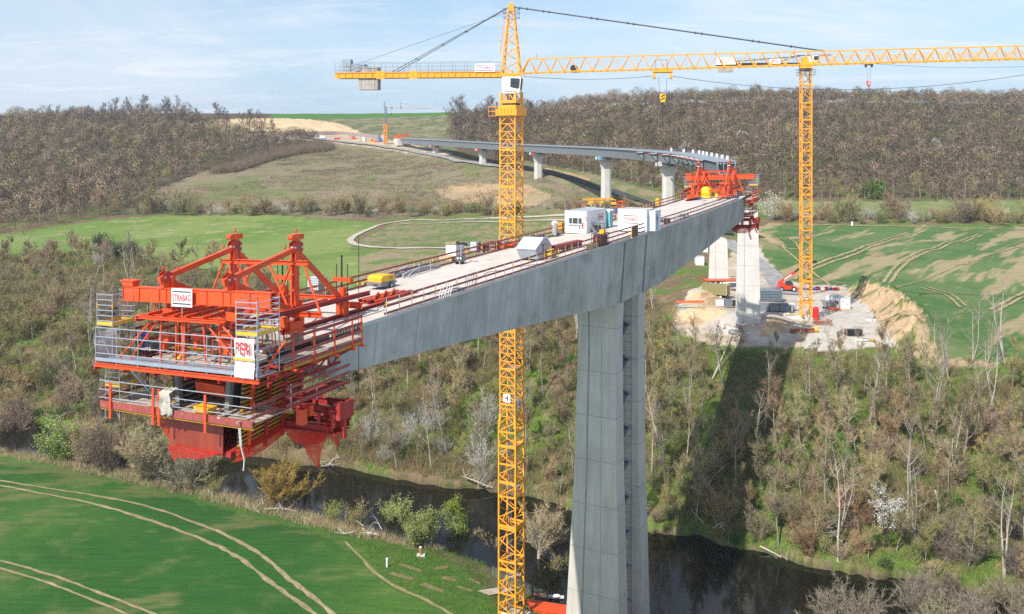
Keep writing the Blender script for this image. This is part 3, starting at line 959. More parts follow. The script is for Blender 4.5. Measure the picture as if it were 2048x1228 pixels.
def build_bridge():
    t = thing('concrete_bridge', 'long grey concrete box girder bridge arm on a tall twin-legged pier beside the river', 'bridge')
    S0, S1 = -5.0, 106.0
    ss = np.concatenate([np.arange(S0, S1, 1.25), [S1]])
    mb = MB()
    rings = []
    for s in ss:
        d = gdep(s); qb = qbot(s)
        rings.append([B(s, 0.02, -0.24), B(s, DW - 0.02, -0.24), B(s, DW - qb, -d), B(s, qb, -d)])
    vs = [p for r in rings for p in r]
    fs = []
    for i in range(len(ss) - 1):
        for k in range(4):
            a, b = i * 4 + k, i * 4 + (k + 1) % 4
            fs.append((a, b, b + 4, a + 4))
    fs.append((3, 2, 1, 0)); m = (len(ss) - 1) * 4
    fs.append((m, m + 1, m + 2, m + 3))
    mb.add(vs, fs)
    # every pour has its own tone
    for i in range(len(ss) - 1):
        seg = int((ss[i] + 5.2) / 4.9)
        for k in range(4):
            mb.mi[i * 4 + k] = (0, 3, 0, 4, 3, 0, 4)[seg % 7]
    # construction joints every segment: thin dark lines let into both webs
    mb.cur = 1
    for s in list(np.arange(-0.2, 44, 4.9)) + list(np.arange(61, 100, 4.4)):
        d = gdep(s); qb = qbot(s)
        mb.bar(B(s, 0.02, -0.3), B(s, qb, -d), 0.03, 0.016, up=NB)
    mb.cur = 2
    for s, w_ in ((44.9, 0.62), (51.9, 0.62)):
        d = gdep(s); qb = qbot(s)
        mb.bar(B(s, 0.05, -0.45), B(s, qb, -d), w_, 0.03, up=NB)
    # small anchor plates and form-tie plugs
    mb.cur = 1
    rnd = random.Random(4)
    for s in np.arange(0.8, 100, 1.22):
        for f in (0.25, 0.55, 0.82):
            d = gdep(s); qb = qbot(s)
            p = B(s, 0.02 + (qb - 0.02) * f, -0.24 - (d - 0.24) * f)
            if rnd.random() < 0.55:
                mb.box(p, 0.05, 0.07, 0.07, RZB)
    mb.build('box_girder', [webconc, joint, darkconc,
             mat('girder concrete pale pour', (0.46, 0.455, 0.41), 0.8, var=0.22, scale=0.30, bump=0.06, streak=0.16, dirt=((0.26, 0.28, 0.26), 0.20, 0.56, 0.6)),
             mat('girder concrete dark pour', (0.39, 0.39, 0.35), 0.8, var=0.24, scale=0.30, bump=0.06, streak=0.18, dirt=((0.20, 0.22, 0.205), 0.20, 0.54, 0.7))], t)
    dk = MB()
    sd = np.concatenate([np.arange(-4.9, S1, 1.0), [S1]])
    vs = []; fs = []
    for s in sd:
        vs += [B(s, -0.06, 0), B(s, DW + 0.06, 0), B(s, DW + 0.06, -0.235), B(s, -0.06, -0.235)]
    for i in range(len(sd) - 1):
        for k in range(4):
            a, b = i * 4 + k, i * 4 + (k + 1) % 4
            fs.append((a, a + 4, b + 4, b))
    m = (len(sd) - 1) * 4
    fs += [(0, 1, 2, 3), (m + 3, m + 2, m + 1, m)]
    dk.add(vs, fs)
    dk.build('deck_slab', concrete, t)
    # two pier legs, each a hollow-looking shaft that widens downwards and flares under the girder
    for s0, s1, nm in ((43.9, 46.0, 0), (50.9, 53.0, 1)):
        pm = MB()
        zt = B(s0, 1.0, -gdep(s0)).z + 0.3
        lev = [(zt, .60, 5.5), (zt - 2.6, .7, 5.3), (zt - 5.2, .76, 5.25), (zt - 20, .6, 5.7), (CZ - 56, .15, 6.8)]
        rg = []
        for z, qa, qc in lev:
            ex = 0.25 * max(0, (zt - 6 - z)) / 30
            c = []
            for s_, q_ in ((s0 - ex, qa), (s0 - ex, qc), (s1 + ex, qc), (s1 + ex, qa)):
                p = B(s_, q_, 0); c.append(Vector((p.x, p.y, z)))
            rg.append(c)
        vs = [p for r in rg for p in r]
        fs = []
        for i in range(len(lev) - 1):
            for k in range(4):
                a, b = i * 4 + k, i * 4 + (k + 1) % 4
                fs.append((a + 4, b + 4, b, a))
        fs.append((0, 1, 2, 3))
        pm.add(vs, fs)
        pm.cur = 1

        def at(z, f):
            for i in range(len(lev) - 1):
                if lev[i][0] >= z >= lev[i + 1][0]:
                    k = (lev[i][0] - z) / (lev[i][0] - lev[i + 1][0])
                    a = rg[i][0].lerp(rg[i][1], f); b = rg[i + 1][0].lerp(rg[i + 1][1], f)
                    return a.lerp(b, k)
            return rg[-1][0].lerp(rg[-1][1], f)
        zs = [l[0] for l in lev]
        for f, w_ in ((0.70, 0.20), (0.36, 0.045)):
            for a, b in zip(zs[:-1], zs[1:]):
                pm.bar(at(a, f), at(b, f), w_, 0.03, up=UB)
        z = zt - 3.0
        while z > CZ - 55:
            a = at(z, 0.0); b = at(z, 1.0)
            pm.bar(a - UB * 0.0, b, 0.03, 0.045, up=(0, 0, 1))
            pm.bar(a + NB * 0.005, a + UB * (s1 - s0) + NB * 0.005, 0.03, 0.045)
            z -= 4.95
        pm.build('pier_leg', [pierconc, joint], t)
    recentre(t)
    # stair tower of scaffolding between the legs
    st = thing('scaffold_stair_tower', 'narrow grey scaffold stair tower climbing between the two legs of the tall bridge pier', 'scaffold')
    zt = B(50, 3, -gdep(50)).z - 0.3
    zb = CZ - 55
    fr = MB()
    cs = []
    for s_, q_ in ((46.4, 1.4), (46.4, 2.6), (50.4, 2.6), (50.4, 1.4)):
        p = B(s_, q_, 0); cs.append((p.x, p.y))
    for x, y in cs:
        fr.tube((x, y, zb), (x, y, zt), 0.035, 5)
    z = zb; k = 0
    while z < zt - 2:
        for i in range(4):
            fr.tube((*cs[i], z), (*cs[(i + 1) % 4], z), 0.025, 4)
            fr.tube((*cs[i], z + 1.0), (*cs[(i + 1) % 4], z + 1.0), 0.02, 4)
        a, b = (cs[0], cs[3]) if k % 2 == 0 else (cs[3], cs[0])
        m0 = Vector(((cs[0][0] + cs[1][0]) / 2, (cs[0][1] + cs[1][1]) / 2, z)); m1 = Vector(((cs[2][0] + cs[3][0]) / 2, (cs[2][1] + cs[3][1]) / 2, z))
        if k % 2: m0, m1 = m1, m0
        m1 = m1 + Vector((0, 0, 2.0))
        stp = MB(); pl_ = MB()
        stp.bar(m0, m1, 0.6, 0.06)
        pl_.bar(m1 - (m1 - m0) * 0.0 - Vector((0, 0, 0.03)), m1 + (m1 - m0).normalized() * 0.5, 0.9, 0.04)
        stp.build('stair_flight', steelg, st); pl_.build('landing', galv, st)
        z += 2.0; k += 1
    fr.build('frame', steelg, st)
    recentre(st)


build_bridge()


def guardrail(q, s0, s1, label, out):
    t = thing('deck_guardrail', label, 'guardrail', 'guardrails along the bridge deck')
    ss = np.arange(s0, s1, 1.5)
    post = None
    proto = None
    for i, s in enumerate(ss):
        mb = MB()
        a = B(s, q, -0.12)
        mb.bar(a, a + Vector((0, 0, 1.25)), 0.05, 0.05)
        mb.box(a + Vector((0, 0, 0.06)) + NB * 0.05 * out, 0.10, 0.16, 0.14, RZB)
        mb.cur = 1
        if i % 2 == 0:
            mb.box(a + Vector((0, 0, 0.86)), 0.065, 0.065, 0.3, RZB)
        mb.build('post', [galv, yellow], t)
    for h in (0.10, 0.56, 1.02):
        mb = MB()
        rnd = random.Random(int(h * 100))
        s = s0 - 0.2
        while s < s1:
            L_ = 4.5
            e = min(s + L_, s1)
            j = rnd.uniform(-0.012, 0.012)
            mb.bar(B(s, q + 0.05 * out, h + j), B(e, q + 0.05 * out, h + j + rnd.uniform(-0.01, 0.01)), 0.035, 0.15)
            s = e
        mb.build('board', redwood, t)
    recentre(t)


guardrail(0.10, 1.0, 100, 'red board guardrail on light posts along the near edge of the bridge deck', 1)
guardrail(DW - 0.10, 3.0, 101, 'red board guardrail on light posts along the far edge of the bridge deck', -1)

# ------------------------------------------------------------------ far steel bridge and its piers
FB = [(800, 278, 720), (875, 281, 640), (963, 286, 560), (1074, 291.5, 485), (1208, 297.5, 400), (1335, 306.5, 325), (1385, 314, 302), (1433, 324.5, 284)]


def spline(P, n):
    Q = [P[0] * 2 - P[1]] + P + [P[-1] * 2 - P[-2]]
    out = []
    for i in range(1, len(Q) - 2):
        a, b, c, d = Q[i - 1], Q[i], Q[i + 1], Q[i + 2]
        for k in range(n):
            t = k / n
            out.append(0.5 * ((2 * b) + (c - a) * t + (2 * a - 5 * b + 4 * c - d) * t * t + (3 * b - a - 3 * c + d) * t ** 3))
    out.append(P[-1])
    return out


FPTS = spline([W(*p) for p in FB], 14)


def fframe(i):
    a = FPTS[max(0, i - 1)]; b = FPTS[min(len(FPTS) - 1, i + 1)]
    u = (b - a); u.z = 0; u.normalize()
    n = Vector((u.y, -u.x, 0))
    if n.y > 0: n = -n        # towards the camera side
    return FPTS[i], u, n


def build_far_bridge():
    t = thing('steel_bridge', 'long grey steel box girder bridge curving away to the abutment on the hill', 'bridge')
    mb = MB(); rings = []
    Wd, Dp = 6.6, 3.7
    for i in range(len(FPTS)):
        p, u, n = fframe(i)
        up = Vector((0, 0, 1))
        top_near = p - up * 0.0
        rings.append([p, p - n * Wd + up * (0.30), p - n * (Wd - 1.0) - up * (Dp - 0.1), p - n * 1.0 - up * Dp])
    vs = [q for r in rings for q in r]
    fs = []
    for i in range(len(rings) - 1):
        for k in range(4):
            a, b = i * 4 + k, i * 4 + (k + 1) % 4
            fs.append((a, b, b + 4, a + 4))
    fs.append((0, 1, 2, 3))
    mb.add(vs, fs)
    mb.build('box_girder', slategrey, t)
    fl = MB()
    for i in range(len(rings) - 1):
        fl.bar(rings[i][0] + Vector((0, 0, 0.06)), rings[i + 1][0] + Vector((0, 0, 0.06)), 0.9, 0.10)
        fl.bar(rings[i][1] + Vector((0, 0, 0.06)), rings[i + 1][1] + Vector((0, 0, 0.06)), 0.9, 0.10)
    fl.build('top_flange', galv, t)
    rb = MB()
    for i in range(len(rings) - 1):
        for k in range(5):
            f = k / 5
            a = rings[i][0].lerp(rings[i + 1][0], f); b = rings[i][3].lerp(rings[i + 1][3], f)
            _, u, n = fframe(i)
            rb.bar(a + n * 0.02 - Vector((0, 0, 0.1)), b + n * 0.02, 0.06, 0.05, up=n)
            if k % 2 == 0:
                q = rings[i][1].lerp(rings[i + 1][1], f)
                rb.bar(q, q + Vector((0, 0, 1.1)), 0.08, 0.08)
    rb.build('web_stiffener', steelg, t)
    # open front end of the box with its frame
    p, u, n = fframe(len(FPTS) - 1)
    en = MB()
    c = rings[-1]
    ctr = (c[0] + c[1] + c[2] + c[3]) / 4
    inner = [x.lerp(ctr, 0.06) + u * 0.03 for x in c]
    en.add(inner, [(0, 1, 2, 3)])  # dark sheet stands for the shade inside the open box
    en.build('end_shade_sheet', darkst, t)
    e2 = MB()
    for a, b in ((0, 1), (1, 2), (2, 3), (3, 0)):
        e2.bar(c[a] + u * 0.08, c[b] + u * 0.08, 0.25, 0.25)
    for f in (0.33, 0.56):
        e2.bar(c[0].lerp(c[1], f) + u * 0.1, c[3].lerp(c[2], f) + u * 0.1, 0.22, 0.22, up=u)
    e2.build('end_frame', galv, t)
    lp = MB()
    for f in (0.08, 0.2, 0.42, 0.66, 0.8, 0.92):
        lp.box(c[0].lerp(c[1], f) - Vector((0, 0, 0.55)) + u * 0.12, 0.28, 0.28, 0.25)
    lp.build('lighting', white, t)
    # cantilever brackets on the camera side and upright white plates on the far side
    L_ = len(FPTS) - 1
    for k in range(9):
        i = L_ - 34 + k * 3 + (k > 5)
        i = max(0, min(L_ - 3, i))
        q, u, n = fframe(i)
        b = MB()
        b.hexa([q + n * 0.1 - Vector((0, 0, 2.9)), q + n * 0.1 - Vector((0, 0, 2.9)) + u * 1.6, q + n * 0.5 - Vector((0, 0, 2.9)) + u * 1.6, q + n * 0.5 - Vector((0, 0, 2.9)),
                q + n * 0.1 - Vector((0, 0, 0.5)), q + n * 0.1 - Vector((0, 0, 0.5)) + u * 1.6, q + n * 2.6 - Vector((0, 0, 0.6)) + u * 1.6, q + n * 2.6 - Vector((0, 0, 0.6))])
        br = b.build('bracket', slategrey, t)
        b = MB()
        b.box(q + n * 1.4 + u * 0.8 - Vector((0, 0, 0.38)), 2.9, 2.7, 0.22, math.atan2(u.y, u.x))
        b.cur = 1
        b.box(q + n * 2.8 + u * 0.8 - Vector((0, 0, 0.40)), 2.95, 0.1, 0.26, math.atan2(u.y, u.x))
        b.build('edge_platform', [white, signred], br)
    for k in range(10):
        i = L_ - 31 + k * 3
        i = max(0, min(L_ - 1, i))
        q, u, n = fframe(i)
        b = MB()
        b.box(q - n * (Wd - 0.4) + Vector((0, 0, 0.95)), 1.3, 0.3, 1.2, math.atan2(u.y, u.x))
        b.build('edge_plate', white, t)
    recentre(t)


build_far_bridge()


FARP = [(875, 'shortest pier of the far steel bridge, nearest the hillside abutment', 'red'), (963, 'short concrete pier of the far steel bridge second from the abutment', 'red'),
        (1074, 'concrete pier of the far steel bridge just right of the tower crane mast', 'red'), (1208, 'fluted concrete pier of the far steel bridge with a light blue jack on top', 'blue'),
        (1335, 'tallest flared concrete pier of the far steel bridge, behind the near bridge deck', 'white')]
for px, lab, jc in FARP:
    i = min(range(len(FPTS)), key=lambda i: abs(proj(FPTS[i] - fframe(i)[2] * 3.3)[0] - px))
    p, u, n = fframe(i)
    t = thing('bridge_pier', lab, 'bridge pier', 'piers of the far steel bridge')
    c = p - n * 3.3 - Vector((0, 0, 3.9))
    zt = c.z - 1.3
    zb = float(TZ(c.x, c.y)) - 0.5
    m = MB()
    H = zt - zb
    rz = math.atan2(u.y, u.x)
    lev = [(zb, 1.25, 2.35), (zb + H * 0.65, 1.15, 2.15), (zt - min(4, H * 0.35), 1.2, 2.2), (zt - 0.9, 1.5, 2.9), (zt, 1.6, 3.1)]
    vs = []
    fs = []
    for z, hu, hn in lev:
        k = 0.45
        base = Vector((c.x, c.y, z))
        ring = [(-hu, -hn * .55), (-hu, -hn * .12), (-hu + .35, -hn * .06), (-hu + .35, hn * .06), (-hu, hn * .12), (-hu, hn * .55), (-hu * .55, hn), (hu * .55, hn), (hu, hn * .55), (hu, -hn * .55), (hu * .55, -hn), (-hu * .55, -hn)]
        vs += [base + u * a + n * b for a, b in ring]
    K = 12
    for a in range(len(lev) - 1):
        for k in range(K):
            fs.append((a * K + k, a * K + (k + 1) % K, (a + 1) * K + (k + 1) % K, (a + 1) * K + k))
    fs.append(tuple(range((len(lev) - 1) * K, len(lev) * K)))
    m.add(vs, fs)
    m.build('shaft', paleconc, t)
    h = MB(); h.box(Vector((c.x, c.y, zt + 0.15)), 7.5, 8.5, 0.28, rz)
    for a in range(8):
        for b in (-1, 1):
            h.bar(Vector((c.x, c.y, zt + 0.2)) + u * (a - 3.5) + n * 4.1 * b, Vector((c.x, c.y, zt + 1.2)) + u * (a - 3.5) + n * 4.1 * b, 0.07)
    h.build('work_platform', steelg, t)
    wq = MB(); wq.box(Vector((c.x, c.y, zt + 0.75)) - u * 3.6 * (1 if u.x > 0 else -1) + n * 3.4, 1.6, 0.3, 1.3, rz)
    wq.build('white_panel', white, t)
    j = MB()
    ctr = Vector((c.x, c.y, zt + 0.85)) + n * 3.2
    j.box(ctr, 1.0, 1.2, 1.2, rz); j.box(ctr + Vector((0, 0, 0.75)), 1.5, 0.9, 0.35, rz); j.box(ctr - Vector((0, 0, .35)) + u * 0.7, 0.7, 0.8, .5, rz)
    j.build('jack', {'red': signred, 'blue': mat('light blue sheeting', (0.22, 0.55, 0.72), 0.6), 'white': whitec}[jc], t)
    wp = MB()
    wp.box(Vector((c.x, c.y, zt + 0.75)) + u * 1.2 * (1 if u.x > 0 else -1), 2.6, 3.0, 1.0, rz)
    wp.build('bearing_block', steelg, t)
    recentre(t)


# two piers waiting below the end of the concrete bridge
def slab_pier(px, py_base, Y, w0, w1, ztop, lab, round_top=False, th=2.2):
    t = thing('bridge_pier', lab, 'bridge pier', 'tall piers waiting on the building site')
    base = W(px, py_base, Y)
    zb = base.z - 2.5
    m = MB()
    dirq = Vector((0.97, -0.24, 0)); diru = Vector((0.24, 0.97, 0))
    lev = [(zb, w0 / 2 * 1.02), (ztop - 0.0, w1 / 2)]
    nl = 8
    vs = []; fs = []
    for k in range(nl + 1):
        z = zb + (ztop - zb) * k / nl
        hw = w0 / 2 + (w1 - w0) / 2 * k / nl
        b = Vector((base.x, base.y, z))
        vs += [b - dirq * hw, b + dirq * hw, b + dirq * hw + diru * th, b - dirq * hw + diru * th]
    for k in range(nl):
        for e in range(4):
            fs.append((k * 4 + e, k * 4 + (e + 1) % 4, k * 4 + 4 + (e + 1) % 4, k * 4 + 4 + e))
    fs.append((nl * 4, nl * 4 + 1, nl * 4 + 2, nl * 4 + 3))
    m.add(vs, fs)
    if round_top:
        hw = w1 / 2
        pts = [Vector((base.x, base.y, ztop)) + dirq * hw * math.cos(math.pi * k / 10) + Vector((0, 0, 0.9 * math.sin(math.pi * k / 10))) for k in range(11)]
        m.prism(pts, diru * th)
    m.cur = 1
    hw_at = lambda z: w0 / 2 + (w1 - w0) / 2 * (z - zb) / (ztop - zb)
    for f, wd in ((-0.32, 0.09),):
        a = Vector((base.x, base.y, zb)) + dirq * hw_at(zb) * f * 1.0; b = Vector((base.x, base.y, ztop)) + dirq * hw_at(ztop) * f
        m.bar(a, b, wd, 0.03, up=diru)
    z = ztop - 3.0
    while z > zb:
        b = Vector((base.x, base.y, z))
        m.bar(b - dirq * hw_at(z), b + dirq * hw_at(z), 0.025, 0.04)
        z -= 4.1
    m.build('shaft', [paleconc, joint], t)
    recentre(t)


slab_pier(1496, 662, 185, 5.3, 3.9, B(100, 5, 0).z - 4.5, 'pale concrete pier standing in front under the far end of the bridge arm')
slab_pier(1437, 566, 232, 5.2, 4.4, W(1437, 482, 232).z, 'pale concrete pier with a rounded top standing behind the front one', True)

# ------------------------------------------------------------------ form travellers


def net_material():
    m = bpy.data.materials.new('red safety net')
    m.use_nodes = True
    t = m.node_tree; t.nodes.clear(); L = t.links.new
    out = N(t, 'ShaderNodeOutputMaterial')
    d = N(t, 'ShaderNodeBsdfPrincipled', i_Roughness=0.8)
    d.inputs['Base Color'].default_value = (0.72, 0.035, 0.018, 1)
    tl = N(t, 'ShaderNodeBsdfTranslucent'); tl.inputs['Color'].default_value = (0.88, 0.06, 0.028, 1)
    tr = N(t, 'ShaderNodeBsdfTransparent')
    m1 = N(t, 'ShaderNodeMixShader', i_0=0.5)
    L(d.outputs[0], m1.inputs[1]); L(tl.outputs[0], m1.inputs[2])
    g = N(t, 'ShaderNodeNewGeometry')
    nz = N(t, 'ShaderNodeTexNoise', i_Scale=1.6, i_Detail=5.0, i_Roughness=0.6)
    L(g.outputs['Position'], nz.inputs['Vector'])
    r = N(t, 'ShaderNodeMapRange', i_1=0.35, i_2=0.7, i_3=0.10, i_4=0.45)
    L(nz.outputs['Fac'], r.inputs[0])
    m2 = N(t, 'ShaderNodeMixShader')
    L(r.outputs[0], m2.inputs[0]); L(m1.outputs[0], m2.inputs[1]); L(tr.outputs[0], m2.inputs[2])
    L(m2.outputs[0], out.inputs[0])
    return m


netred = net_material()
redplate = mat('rust red form plate', (0.30, 0.05, 0.022), 0.55, var=0.2, scale=0.8, streak=0.25)
darkwood = mat('dark form boards', (0.05, 0.045, 0.04), 0.8, var=0.3, scale=2.5)
SIGNC = {}


def sign_board(parent, origin, xdir, up, wd, ht, text, name='sign_board', bars=True, tcol=None, th=0.05):
    x = Vector(xdir).normalized(); u = Vector(up).normalized(); n = x.cross(u)
    o = Vector(origin)
    m = MB()
    m.hexa([o - n * th, o + x * wd - n * th, o + x * wd, o, o + u * ht - n * th, o + x * wd + u * ht - n * th, o + x * wd + u * ht, o + u * ht])
    sg = m.build(name, white, parent)
    if bars:
        for f in (0.14, 0.80):
            b = MB()
            p = o + x * wd * 0.06 + u * ht * f + n * 0.012
            b.hexa([p - n * 0.008, p + x * wd * 0.88 - n * 0.008, p + x * wd * 0.88 + n * 0.01, p + n * 0.01] + [q + u * ht * 0.06 for q in (p - n * 0.008, p + x * wd * 0.88 - n * 0.008, p + x * wd * 0.88 + n * 0.01, p + n * 0.01)])
            b.build('stripe', signblk, sg)
    text_mesh('lettering', text, 1, tcol or signred, sg, o + x * wd * 0.06 + u * ht * (0.32 if bars else 0.2) + n * 0.012, x, u, depth=0.01, fit=(wd * 0.88, ht * (0.36 if bars else 0.6)))
    return sg


def wall_sheet(name, rows, m, parent):
    """grid of points -> one sheet"""
    b = MB()
    nc = len(rows[0])
    vs = [p for r in rows for p in r]
    fs = [(i * nc + j, i * nc + j + 1, (i + 1) * nc + j + 1, (i + 1) * nc + j) for i in range(len(rows) - 1) for j in range(nc - 1)]
    b.add(vs, fs)
    return b.build(name, m, parent, smooth=True)


def scaffold_tower(t, P, a0, a1, q0, q1, h0, h1, hp, n_r=5, name='scaffold_tower'):
    st = MB()
    cs = [(a0, q0), (a0, q1), (a1, q1), (a1, q0)]
    for a, q in cs:
        st.tube(P(a, q, h0), P(a, q, h1), 0.03, 6)
    for k in range(n_r + 1):
        h = hp + 0.25 + (h1 - hp - 0.35) * k / n_r
        for i in range(4):
            st.tube(P(*cs[i], h), P(*cs[(i + 1) % 4], h), 0.026 if i != 0 else 0.034, 5)
    st.tube(P(a0, q0, h0 + 0.1), P(a0, q1, hp - 0.1), 0.022, 5)
    st.tube(P(a1, q0, h0 + 0.1), P(a1, q1, hp - 0.1), 0.022, 5)
    st.cur = 1
    for i in range(4):
        st.bar(P(*cs[i], hp + 0.1), P(*cs[(i + 1) % 4], hp + 0.1), 0.035, 0.17)
    for a, q in cs:
        st.tube(P(a, q, hp + 1.0), P(a, q, hp + 1.3), 0.036, 6)
    o = st.build(name, [galv, yellow], t)
    d = MB(); d.hexa([P(a0, q0, hp - .04), P(a0, q1, hp - .04), P(a1, q1, hp - .04), P(a1, q0, hp - .04), P(a0, q0, hp), P(a0, q1, hp), P(a1, q1, hp), P(a1, q0, hp)])
    d.build('deck_board', plank, o)
    return o


def traveller(stip, dr, label, near):
    t = thing('form_traveller', label, 'form traveller', 'form travellers at the bridge arm ends')

    def P(a, q, h): return B(stip + dr * a, q, h)
    UF = UB * dr
    QF, QR = 2.8, 8.1
    up = Vector((0, 0, 1))
    # --- two main frames
    for q in (QF, QR):
        f = MB()
        pk = P(-0.1, q, 5.3)
        ft = P(5.5, q, 4.15); base = P(0, q, 0.35); rear = P(-4.6, q, 1.15); low = P(0.3, q, 1.3)
        f.bar(ft + UF * 0.5 - up * 0.12, pk - up * 0.1, 0.24, 0.32)
        f.bar(pk - up * 0.2, rear, 0.24, 0.32)
        f.bar(low, rear + up * 0.05, 0.24, 0.30)
        f.bar(ft - up * 0.15, low + up * 0.1, 0.24, 0.30)
        post = f
        for o in (-0.16, 0.16):
            f.bar(P(0.0, q + o, 0.9), P(0.0, q + o, 5.1), 0.11, 0.34, up=UB)
        for hh in (1.6, 2.6, 3.6, 4.6):
            f.box(P(0.0, q, hh), 0.42, 0.5, 0.10, RZB)
        mf = f.build('main_frame', orange, t)
        for p, r in ((pk, 0.52), (low, 0.45), (ft, 0.42), (rear, 0.46)):
            nn = NB
            g = MB()
            poly = [p + UB * r * math.cos(k * math.pi / 3 + .5) + up * r * 0.95 * math.sin(k * math.pi / 3 + .5) for k in range(6)]
            for s_ in (-0.19, 0.16):
                g.prism([v + nn * s_ for v in poly], nn * 0.035)
            g.build('gusset_plate', mat('deep orange paint', (0.50, 0.045, 0.015), 0.45, var=0.12), mf)
        pn = MB()
        for p in (pk + UB * 0.3, pk - UB * 0.3, low + UB * 0.2, low - UB * 0.25, ft + UB * 0.2, ft - UB * 0.2, rear):
            pn.tube(p - NB * 0.24, p + NB * 0.24, 0.075, 8)
        pn.build('pin', galv, mf)
        c = MB()
        c.box(pk + up * 0.66, 0.8, 0.36, 0.36, RZB)
        for e in (-1, 1):
            c.tube(pk + up * 0.66 + UB * 0.4 * e - NB * 0.18, pk + up * 0.66 + UB * 0.4 * e + NB * 0.18, 0.18, 10)
        c.bar(pk + up * 0.4, pk + up * 0.75, 0.34, 0.34)
        cap = c.build('peak_block', orange, mf)
        r = MB()
        for base_ in (pk + up * 1.05, ft.lerp(pk, 0.82) + up * 0.33, ft + up * 0.52 + UF * 0.2, rear.lerp(pk, 0.9) + up * 0.3, ft + up * .35 - UF * 0.9):
            pts = [base_ + UB * 0.10 * math.cos(k * math.pi / 4) + up * (0.12 * math.sin(k * math.pi / 4)) for k in range(9)]
            r.path(pts, 0.032, 5)
        r.build('lifting_eye', orange, mf)
        j = MB()
        j.box(P(0.3, q, 0.45), 1.1, 0.8, 0.5, RZB); j.box(P(0.3, q, 0.12), 1.5, 0.9, 0.2, RZB)
        j.box(P(0.9, q, 0.7), 0.35, 0.5, 0.7, RZB); j.box(P(-0.4, q, 0.7), 0.4, 0.5, 0.8, RZB)
        j.cur = 1; j.tube(P(-0.4, q + .1, 1.0), P(-0.4, q + .1, 1.5), 0.12, 8)
        j.build('bearing_shoe', [orange, galv], mf)
        rb = MB()
        rb.box(P(-4.7, q, 0.85), 0.55, 0.6, 1.5, RZB); rb.box(P(-4.7, q, 1.75), 0.35, 0.4, 0.5, RZB)
        rb.box(P(-4.6, q - .1, 2.55), 0.34, 1.5, 0.26, RZB); rb.cur = 1
        for o in (-0.5, 0.0, 0.45):
            rb.tube(P(-4.6, q + o, 0.0), P(-4.6, q + o, 3.6 + (o == 0) * 0.6), 0.03 + 0.03 * (o == 0), 6)
        rb.cur = 0
        rb.ibeam(P(-5.7, q - 0.9, 0.62), P(-5.7, q + 0.8, 0.62), 0.3, 0.42)
        rb.build('rear_anchor', [orange, darkst], mf)
        # slide rail on the deck
        s = MB(); s.ibeam(P(1.2, q, 0.12), P(-9.5, q, 0.12), 0.28, 0.22)
        s.build('slide_rail', darkred, t)
    # --- cross bracing between the frames
    c = MB()
    c.ibeam(P(0.15, QF - 1.2, 4.35), P(0.15, QR + 0.9, 4.35), 0.24, 0.28)
    c.ibeam(P(0.15, QF - 2.3, 1.15), P(0.15, QR + 1.2, 1.15), 0.24, 0.28)
    c.build('portal_beam', orange, t)
    for a, b in (((QF - 0.9, 4.2), (QF - 2.2, 1.25)), ((QF + 0.2, 4.2), (QF + 1.7, 1.25)), ((QR - 0.5, 4.2), (QR - 2.3, 1.25)), ((QR + .8, 4.2), (QR + 2.3, 1.25)), ((QF + 2.0, 4.2), (QF + .3, 1.3)), ((QR - 1.9, 4.2), (QR - .2, 1.3))):
        c = MB(); c.tube(P(0.15, *a), P(0.15, *b), 0.075, 8); c.build('brace', orange, t)
    c = MB(); c.ibeam(P(-4.4, QF - 1.0, 1.35), P(-4.4, QR + 0.8, 1.35), 0.2, 0.24); c.build('rear_cross_beam', orange, t)
    # --- the big front cross beam
    fb = MB()
    a0 = 5.5
    for sd in (0.17, -0.17):
        fb.bar(P(a0 + sd, -0.6, 3.06), P(a0 + sd, 11.7, 3.06), 0.03, 0.80)
    fb.bar(P(a0, -0.6, 3.48), P(a0, 11.7, 3.48), 0.48, 0.05)
    fb.bar(P(a0, -0.6, 2.64), P(a0, 11.7, 2.64), 0.48, 0.05)
    for q in (-0.58, 1.0, QF - 0.3, QF + 0.3, 4.4, 6.4, QR - 0.3, QR + 0.3, 10.2, 11.68):
        for sd in (0.2, -0.2):
            fb.box(P(a0 + sd, q, 3.06), 0.12, 0.03, 0.80, RZB)
    fb.cur = 1
    rnd = random.Random(1)
    for k in range(26):
        q = -0.3 + k * 0.47
        for h in (2.75, 3.3):
            fb.box(P(a0 + 0.19, q, h + rnd.uniform(-.03, .03)), 0.05, 0.035, 0.035, RZB)
    fb.build('front_cross_beam', [orange, galv], t)
    for q in (QF, QR):
        h_ = MB()
        for o in (-0.22, 0.22):
            h_.bar(P(a0 - .35, q + o, 2.0), P(a0 - .35, q + o, 4.2), 0.13, 0.22, up=UB)
        h_.box(P(a0 - .35, q, 1.95), 0.5, 0.8, 0.5, RZB); h_.box(P(a0, q, 3.75), 0.6, 0.3, 0.5, RZB)
        h_.build('hanger_post', orange, t)
    e = MB(); e.box(P(a0, 11.25, 3.68), 0.5, 0.95, 0.26, RZB); e.box(P(a0, 11.25, 3.86), 0.62, 1.15, 0.07, RZB); e.build('hanger_block', orange, t)
    for a, q, h0, h1 in ((5.5, 11.4, -3.6, 6.9), (2.4, 5.2, 2.0, 6.1), (-1.6, -1.0, -4.0, 5.9), (5.2, 1.0, -3.6, 2.6), (5.2, 4.5, -4, 2.6), (5.2, 6.7, -4, 2.6), (5.2, 10.0, -3.6, 2.6), (5.3, 2.0, -.8, 2.6), (5.3, 8.8, -.8, 2.6), (-4.2, 10.2, -3.5, 1.2), (4.9, 3.1, -.5, 2.6), (4.9, 7.6, -.5, 2.6)):
        r = MB(); r.tube(P(a, q, h0), P(a, q, h1), 0.022, 5); r.build('tie_rod', darkst, t)
